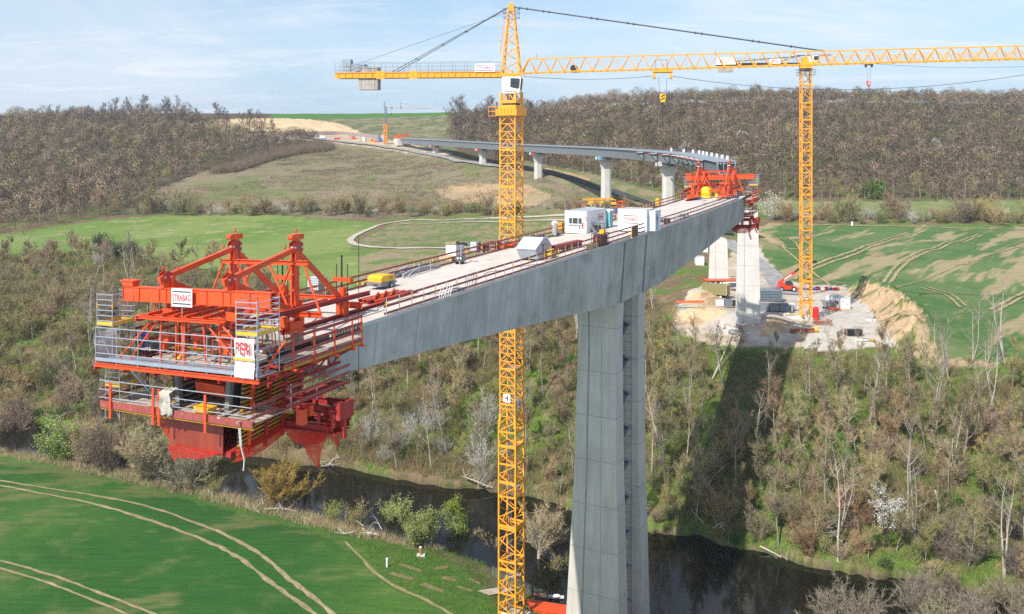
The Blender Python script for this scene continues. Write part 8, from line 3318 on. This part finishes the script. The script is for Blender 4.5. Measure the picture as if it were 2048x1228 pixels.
# bushes at the lower right, on the near bank at the bottom of the frame
for i, (px, Y, sc, kd, nm, lb) in enumerate(((1690, 100, 1.05, 'greybig', 'bare_bush', 'wide ash-grey bare bush at the bottom edge right of the pier'), (1600, 97, .55, 'greybig', 'bare_bush', 'smaller ash-grey bush left of the wide bottom-edge bush'), (1335, 99, .42, 'grey', 'bare_bush', 'dark grey bare bush at the bottom beside the pier'), (1462, 96, .42, 'willow', 'willow_bush', 'light green bush at the bottom edge right of the pier'), (1360, 96, .36, 'willow', 'willow_bush', 'tiny light green bush at the bottom edge by the pier'))):
    x = (px - 1024) / F * Y
    zb = CZ - 56 - .3
    plant(nm, kd, 0, (x, Y, zb), sc, i * 2.1, lb, 'bush')
for i in range(46):
    px = RV.uniform(1830, 2250); Y = RV.uniform(101, 121)
    d = float(TD(px, Y)); x = (px - 1024) / F * Y
    if d > 56.2: d = 56.0
    plant('bare_shrub', 'grey' if i % 3 else 'greybig', i, (x, Y, CZ - d - .2), RV.uniform(.35, .7), i, 'ash-grey bare shrub crowding the river edge at the lower right', 'shrub', 'grey shrubs crowding the lower right')
for i, (px, py, sc) in enumerate(((1945, 722, .85), (2012, 730, .95), (1868, 712, .55), (1975, 728, .6), (1660, 700, .5))):
    plant('pale_tree', 'pale', i + 1, gpos(px, py), sc, i * 2.0, ['forked pale bare tree standing out against the striped field', 'tallest pale bare tree against the field at the right edge', 'small pale bare tree at the foot of the earth mound', 'thin pale bare tree between the two taller field-edge trees', 'small bare tree in front of the yard near the black plates'][i], 'tree')

# hedges: every bush its own
HED = [(270, 1000, 428, 5.2, 'at the hedge above the pasture', 78), (1560, 2250, 447, 6.2, 'in the hedge above the striped field', 60), (1090, 1290, 424, 3.0, 'at the hedge behind the bridge deck', 16)]
for a, b, y0, hm, lb, n in HED:
    for i in range(n):
        px = a + (b - a) * (i + RV.random()) / n
        py = y0 + RV.uniform(-7, 4) + (2 if px > 700 and px < 1000 else 0)
        if a == 1560: py = y0 - RV.uniform(0, 14) + (px - 1560) * .012
        u = RV.random(); p = gpos(px, py); sc = RV.uniform(.7, 1.35) * hm / 3.4
        if u < .12: plant('blossom_bush', 'blossombush', i, p, sc * .45, i, 'low bush dusted with white blossom ' + lb, 'bush', 'blossoming bushes ' + lb)
        elif u < .75: plant('bare_bush', 'shrub', i, p, sc, i, 'brown bare bush ' + lb, 'bush', 'brown bushes ' + lb)
        else: plant('green_bush', 'shrubg', i, p, sc * 1.1, i, 'greenish budding bush ' + lb, 'bush', 'budding bushes ' + lb)

# ------------------------------------------------------------------ far woods: one mass each
woodm = tone_mat('wood twigs', .9, .22, .05, 0, .3, trans=0)
RS = np.random.RandomState(7)


def far_proto(seed, nb, H, R, blade, w_):
    rs = np.random.RandomState(seed)
    th = rs.uniform(0, 2 * np.pi, nb); cz = rs.uniform(-.35, 1.0, nb)
    lump = 1 + .20 * np.sin(th * 3 + seed) * np.cos(cz * 4 + seed) + .12 * np.sin(th * 5 - seed)
    rr = rs.uniform(.5, 1.0, nb) ** .4
    nx = np.sqrt(np.clip(1 - cz ** 2, .03, 1))
    nrm = np.stack([np.cos(th) * nx, np.sin(th) * nx, cz], 1)
    p = nrm * np.array([R, R, H * .36]) * (rr * lump)[:, None] + np.array([0, 0, H * .56])
    d = nrm * .7 + rs.normal(0, .75, (nb, 3)) + np.array([0, 0, .25]); d /= np.linalg.norm(d, axis=1, keepdims=True)
    s = np.cross(d, rs.normal(0, 1, (nb, 3))); s /= np.linalg.norm(s, axis=1, keepdims=True)
    L_ = blade * rs.uniform(.5, 1.2, nb)[:, None]
    s = s * w_ / 2
    V = np.concatenate([p - s - d * L_ * .5, p + s - d * L_ * .5, p + d * L_ * .5])
    i = np.arange(nb)
    T_ = np.stack([i, i + nb, i + 2 * nb], 1)
    tr = np.array([[-.14, 0, -1], [.14, 0, -1], [0, 0, H * .8], [0, -.14, -1], [0, .14, -1], [.1, 0, H * .8]], float)
    lb = []
    for k in range(6):
        a = rs.uniform(0, 6.28); z = H * rs.uniform(.2, .5); e = np.array([np.cos(a) * R * .8, np.sin(a) * R * .8, H * rs.uniform(.6, .92)])
        lb += [[0, 0, z - .08], [0, 0, z + .12], list(e)]
    tr = np.concatenate([tr, np.array(lb)])
    n0 = len(V)
    V = np.concatenate([V, tr])
    t2 = np.arange(len(tr)).reshape(-1, 3) + n0
    kind = np.zeros(len(V)); kind[n0:] = 1
    NR = np.concatenate([nrm, nrm, nrm, np.tile([[0, -.6, .8]], (len(tr), 1))]) + np.array([0, 0, .25])
    NR /= np.linalg.norm(NR, axis=1, keepdims=True)
    return V, np.concatenate([T_, t2]), kind, NR


FP = [far_proto(100 + k, 400, (12.5, 14.5, 11, 15.5, 13, 9)[k], (4.9, 4.5, 5.4, 4.8, 4.2, 4.5)[k], 1.4, .20) for k in range(6)]
PAL = np.array([(.315, .225, .155), (.335, .26, .185), (.265, .19, .135), (.37, .275, .18), (.30, .245, .13), (.265, .26, .10)])


def far_wood(name, poly, sp, n, xb, yb, seed, label, green=.0):
    pts = scatter(poly, sp, n, seed, xb, yb)
    rs = np.random.RandomState(seed)
    VV = []; TT = []; CC = []; NN = []; o = 0
    for x, y, z, px, py in pts:
        V, T_, K, NR = FP[rs.randint(6)]
        a = rs.uniform(0, 6.28); s = rs.uniform(.62, 1.22); c, sn = math.cos(a) * s, math.sin(a) * s
        W_ = np.stack([V[:, 0] * c - V[:, 1] * sn + x, V[:, 0] * sn + V[:, 1] * c + y, V[:, 2] * s * rs.uniform(.85, 1.15) + z], 1)
        patch = vnoise(x * .02, y * .02, 5)
        w_ = np.array([1.2, 1.0, .9, .7, .5 + patch * .6, .15 + (patch > .62) * .5 + green]); w_ /= w_.sum()
        NN.append(np.stack([NR[:, 0] * math.cos(a) - NR[:, 1] * math.sin(a), NR[:, 0] * math.sin(a) + NR[:, 1] * math.cos(a), NR[:, 2]], 1))
        col = PAL[rs.choice(6, p=w_)] * rs.uniform(.55, 1.38)
        u = rs.rand()
        if u < .004: col = np.array((.55, .53, .48))
        elif u < .03: col = np.array((.27, .27, .075)) * rs.uniform(.8, 1.2)
        C_ = np.tile(col, (len(V), 1)); C_[K == 1] = np.array((.30, .26, .20)) * rs.uniform(.45, 1.2)
        VV.append(W_); TT.append(T_ + o); CC.append(C_); o += len(V)
    ob = mesh_np(name, np.concatenate(VV), np.concatenate(TT), woodm, smooth=True, col=np.concatenate(CC))
    at = ob.data.attributes.new('custom_normal', 'FLOAT_VECTOR', 'POINT')
    at.data.foreach_set('vector', np.concatenate(NN).astype(np.float32).ravel())
    tag(ob, label, 'wood', kind='stuff')
    return len(pts)


FR = [(985, 318), (985, 300), (893, 285), (900, 240), (925, 226), (1050, 205), (1400, 185), (2900, 180), (2900, 404), (1560, 399), (1500, 410), (1440, 402), (1330, 388), (1200, 352), (1100, 338)]
FL = [(-900, 498), (-200, 480), (0, 468), (100, 453), (185, 436), (255, 412), (300, 392), (345, 362), (400, 338), (520, 314), (560, 303), (640, 288), (600, 276), (560, 275), (500, 268), (400, 250), (380, 236), (-900, 245)]
far_wood('hillside_wood', FR, 7.0, 60000, (-90, 560), (395, 900), 31, 'brown leafless wood covering the hillside on the right')
far_wood('hillside_wood', FL, 7.0, 50000, (-560, -95), (380, 880), 32, 'brown leafless wood covering the hillside on the left')

# skyline trees standing clear of the woods
proto('skyline', [tall_tree(81, 15, .28, 11, 900, 1.3, .10, .30, forks=2), tall_tree(82, 17, .28, 12, 1000, 1.3, .10, .22, forks=2), tall_tree(83, 13, .28, 12, 1000, 1.3, .10, .38)], mat('dark far bark', (.12, .10, .085), .9), mat('dark far twigs', (.17, .135, .105), .9), None)
SKY = [(68, 218), (108, 206), (140, 215), (175, 212), (200, 203), (222, 200), (246, 196), (262, 205), (286, 196), (325, 212), (348, 189), (337, 205), (372, 212), (400, 214), (440, 210), (455, 216), (512, 216), (500, 222), (524, 226), (478, 222), (905, 200), (915, 208), (942, 212), (968, 200), (985, 206), (1000, 216), (1060, 206), (1085, 206), (30, 226), (0, 225), (548, 236), (1510, 172), (1523, 173), (1480, 180), (1380, 180), (1290, 188), (1180, 192)]
SH = (15, 17, 13)
for i, (px, py) in enumerate(SKY):
    Y = 800 if px < 600 else (690 if px < 1100 else 790)
    lf = px < 600
    d = float(TD(px, Y)); x = (px - 1024) / F * Y
    top = (YH - py) / F * Y
    sc = max(.8, (top + d) / SH[i % 3]) / 1.02
    plant('tall_bare_tree', 'skyline', i, (x, Y, CZ - d - .5), sc, i * 1.7, 'tall dark bare tree rising above the left hilltop wood' if lf else ('bare dark tree at the edge of the wood behind the crane mast' if px < 1100 else 'bare tree on the right-hand ridge'), 'tree', 'skyline trees on the left hill' if lf else 'trees at the wood edge on the right')

# wood-edge trees whose trunks can be told apart
EDGE = [(190 + 11 * k, 436 - k * 5.0) for k in range(20)] + [(205 + 13 * k, 432 - k * .7) for k in range(14)] + [(1180 + 13 * k, 350 + k * 2.8) for k in range(12)] + [(1570 + 18 * k, 398) for k in range(34)]
for i, (px, py) in enumerate(EDGE):
    lf = px < 600
    plant('bare_tree', 'bare', i, gpos(px + RV.uniform(-5, 5), py), RV.uniform(.75, 1.05), i, 'bare tree at the lower edge of the left hillside wood' if lf else 'bare tree at the lower edge of the right hillside wood', 'tree', 'edge trees of the left wood' if lf else 'edge trees of the right wood')

# ------------------------------------------------------------------ ground cover and reeds
coverm = tone_mat('undergrowth', .85, .25, .8, 0, 2.0, trans=.2)


def tufts(name, poly, n, xb, yb, seed, hlo, hhi, cols, label, per=7, w_=.05, cond=None, spread=.3):
    rs = np.random.RandomState(seed)
    X = rs.uniform(*xb, n); Y = rs.uniform(*yb, n)
    px = 1024 + F * X / Y; d = TD(px, Y); py = YH + F * d / Y
    k = in_poly(px, py, poly) & (d < 55.85)
    if cond is not None: k &= cond(X, Y)
    X, Y, d = X[k], Y[k], d[k]
    m = len(X)
    P_ = np.repeat(np.stack([X, Y, CZ - d - .05], 1), per, 0)
    P_[:, :2] += rs.normal(0, spread, (m * per, 2))
    h = np.repeat(rs.uniform(hlo, hhi, m), per) * rs.uniform(.6, 1.2, m * per)
    D_ = rs.normal(0, .45, (m * per, 3)); D_[:, 2] = 1
    a = rs.uniform(0, 6.28, m * per)
    S_ = np.stack([np.cos(a), np.sin(a), np.zeros_like(a)], 1) * (w_ / 2) * rs.uniform(.7, 1.5, (m * per, 1))
    V = np.concatenate([P_ - S_, P_ + S_, P_ + D_ * h[:, None]])
    i = np.arange(m * per)
    ci = np.array(cols)[rs.randint(len(cols), size=m)] * rs.uniform(.75, 1.25, (m, 1))
    C_ = np.repeat(ci, per, 0)
    ob = mesh_np(name, V, np.stack([i, i + m * per, i + 2 * m * per], 1), coverm, smooth=False, col=np.concatenate([C_] * 3))
    return tag(ob, label, 'ground cover', kind='stuff')


GC = [(.13, .22, .03), (.17, .25, .045), (.25, .21, .10), (.15, .24, .035), (.11, .20, .03)]
tufts('undergrowth', PR, 42000, (15, 110), (108, 178), 41, .3, .9, GC, 'grass and brambles on the right river slope')
tufts('undergrowth', PM, 20000, (-38, 35), (138, 215), 42, .3, .9, GC, 'grass and brambles on the bank behind the mast')
tufts('undergrowth', PL, 26000, (-260, -30), (160, 335), 43, .4, 1.2, GC, 'grass and brambles on the left river slope', w_=.08)
VERGE = [(-300, 852), (0, 890), (100, 910), (330, 958), (590, 1022), (740, 1062), (880, 1086), (1000, 1112), (1140, 1170), (1140, 1185), (1000, 1135), (950, 1118), (880, 1100), (740, 1082), (590, 1045), (330, 982), (100, 930), (0, 910), (-300, 870)]
tufts('reed_bed', VERGE, 90000, (-220, 10), (98, 175), 44, .5, 1.3, [(.46, .37, .22), (.40, .32, .19), (.50, .42, .27), (.30, .27, .13)], 'pale dry reeds along the near river bank', 8, .05)
tufts('bank_grass', [(700, 1082), (880, 1096), (1000, 1128), (1140, 1182), (1140, 1300), (1000, 1320), (905, 1232), (840, 1200), (768, 1164), (735, 1128)], 16000, (-25, 8), (95, 135), 45, .12, .35, [(.12, .24, .03), (.16, .27, .05), (.09, .19, .03)], 'bright green grass between river and field', 7, .04)

BR = [(.30, .22, .12), (.24, .18, .11), (.34, .27, .17), (.27, .24, .12), (.20, .155, .10), (.22, .23, .07)]
clump = lambda X, Y: fbm(X * .16, Y * .16, 88, 3) > .47
tufts('thicket', PR, 12000, (15, 110), (108, 178), 51, .8, 2.4, BR, 'tangled brown thicket on the right river slope', 9, .055, clump, .5)
tufts('thicket', PM, 16000, (-38, 35), (138, 215), 52, .8, 2.4, BR, 'tangled brown thicket on the bank behind the mast', 9, .06, clump, .5)
tufts('thicket', PL, 40000, (-260, -30), (160, 345), 53, 1.2, 3.2, BR, 'tangled brown thicket on the left river slope', 9, .10, clump, .8)
MEAD = [(300, 405), (400, 348), (560, 310), (700, 290), (900, 325), (1100, 350), (1180, 375), (1290, 405), (1130, 422), (720, 436), (430, 420)]
tufts('meadow_scrub', MEAD, 26000, (-230, 60), (390, 720), 55, .4, 1.1, [(.20, .15, .09), (.26, .20, .12), (.16, .17, .06), (.14, .10, .07)], 'low dry scrub and grass on the meadow hill', 6, .22, lambda X, Y: fbm(X * .04, Y * .04, 33, 4) > .44, 1.4)
SAP = [(505, 325), (530, 300), (570, 296), (640, 288), (668, 296), (655, 303), (600, 308), (540, 322), (470, 345), (420, 348)]
tufts('sapling_belt', SAP, 60000, (-220, -90), (600, 780), 54, 3.0, 5.5, [(.27, .20, .14), (.31, .24, .165), (.24, .18, .13)], 'belt of brown saplings along the top of the meadow', 8, .20, None, 1.0)
# ------------------------------------------------------------------ fallen logs and driftwood


def log(name, label, a, b, r, seed, nb=5, m=deadwood, tangle=0):
    rnd = random.Random(seed)
    t = thing(name, label, 'dead wood')
    pa, pb = Vector(a), Vector(b)
    g = TG(seed)
    mid = pa.lerp(pb, .5) + Vector((rnd.uniform(-.3, .3), rnd.uniform(-.3, .3), .2))
    g.seg(pa, mid, r, r * .75, 7); g.seg(mid, pb, r * .75, r * .3, 6)
    for k in range(nb):
        f = rnd.uniform(.3, 1)
        g.limb(pa.lerp(pb, f), Vector((rnd.gauss(0, 1), rnd.gauss(0, 1), abs(rnd.gauss(.2, .7)))), (pb - pa).length * rnd.uniform(.2, .45), r * .4, 1, 3, .02, .4, 3)
    for k in range(tangle):
        c = pa + Vector((rnd.gauss(0, 1.2), rnd.gauss(0, .8), abs(rnd.gauss(0, .5))))
        g.limb(c, Vector((rnd.gauss(0, 1), rnd.gauss(0, 1), rnd.gauss(.1, .5))), rnd.uniform(1.2, 3), r * .4, 1, 4, .03, .35, 3)
    me = bpy.data.meshes.new('trunk'); me.from_pydata(g.wv, [], g.wf); me.materials.append(m); me.update()
    o = bpy.data.objects.new('trunk', me); COL.objects.link(o); o.parent = t
    recentre(t)


up_ = Vector((0, 0, 1))
log('driftwood', 'tangle of bleached driftwood on the far bank beside the red nets', G(655, 935), G(680, 918) + up_ * .4, .16, 1, 8, tangle=14)
log('driftwood', 'bleached branches lying on the near bank below the golden bush', G(528, 1022) + up_ * .3, G(592, 1028) + up_ * .4, .12, 2, 7, tangle=9)
log('driftwood', 'bleached driftwood heap on the bank left of the twin willows', G(728, 1070) + up_ * .2, G(758, 1078) + up_ * .5, .18, 3, 4, tangle=7)
log('fallen_tree', 'bleached fallen tree at the waterline left of the crane mast', G(985, 985) + up_ * .4, G(925, 970) + up_ * 1.2, .17, 4, 8, tangle=4)
log('fallen_tree', 'dead branches hanging into the water under the pier shadow', G(1440, 1062) + up_ * .8, W(1478, 1105, 126), .14, 5, 9, tangle=8)
log('fallen_tree', 'pale fallen trunk lying in the water right of the pier shadow', G(1520, 1100) + up_ * .4, W(1585, 1135, 121), .13, 6, 5)
log('fallen_tree', 'long pale trunk leaning on the slope below the building site', G(1425, 762) + up_ * .3, G(1475, 700) + up_ * 4.5, .16, 7, 4)
log('uprooted_stump', 'uprooted brown stump with splayed roots on the right river bank', G(1655, 1075) + up_ * 1.2, G(1690, 1092), .3, 8, 6, barkg, tangle=16)
log('fallen_tree', 'pale curved dead branch on the bare shrubs at the right', G(1870, 1010) + up_ * 2.0, G(1880, 1035) + up_ * .6, .1, 9, 2)
log('fallen_tree', 'dead pale trunk lying on the left bank over the dark water', G(95, 858) + up_ * .5, G(135, 838) + up_ * 1.4, .14, 10, 5)
log('fallen_tree', 'broken pale trunk leaning right of the white blossom tree', G(1800, 1035) + up_ * .3, G(1830, 800) + up_ * .5, .12, 11, 3) if False else None
log('fallen_tree', 'fallen grey trunk across the slope left of the pier shadow', G(1410, 985) + up_ * .5, G(1450, 950) + up_ * 1.5, .16, 12, 4)

print('PLANTS', NCOUNT)

# ------------------------------------------------------------------ thin spring haze
hm_ = bpy.data.materials.new('haze')
hm_.use_nodes = True
ht = hm_.node_tree; ht.nodes.clear()
ho = N(ht, 'ShaderNodeOutputMaterial'); hv_ = N(ht, 'ShaderNodeVolumePrincipled')
hv_.inputs['Color'].default_value = (.80, .88, 1.0, 1); hv_.inputs['Density'].default_value = 0.00011; hv_.inputs['Anisotropy'].default_value = 0.0
ht.links.new(hv_.outputs[0], ho.inputs['Volume'])
hb = MB()
hb.hexa([(-1400, -60, -12), (1600, -60, -12), (1600, 2300, -12), (-1400, 2300, -12), (-1400, -60, 150), (1600, -60, 150), (1600, 2300, 150), (-1400, 2300, 150)])
tag(hb.build('haze', hm_), kind='stuff')
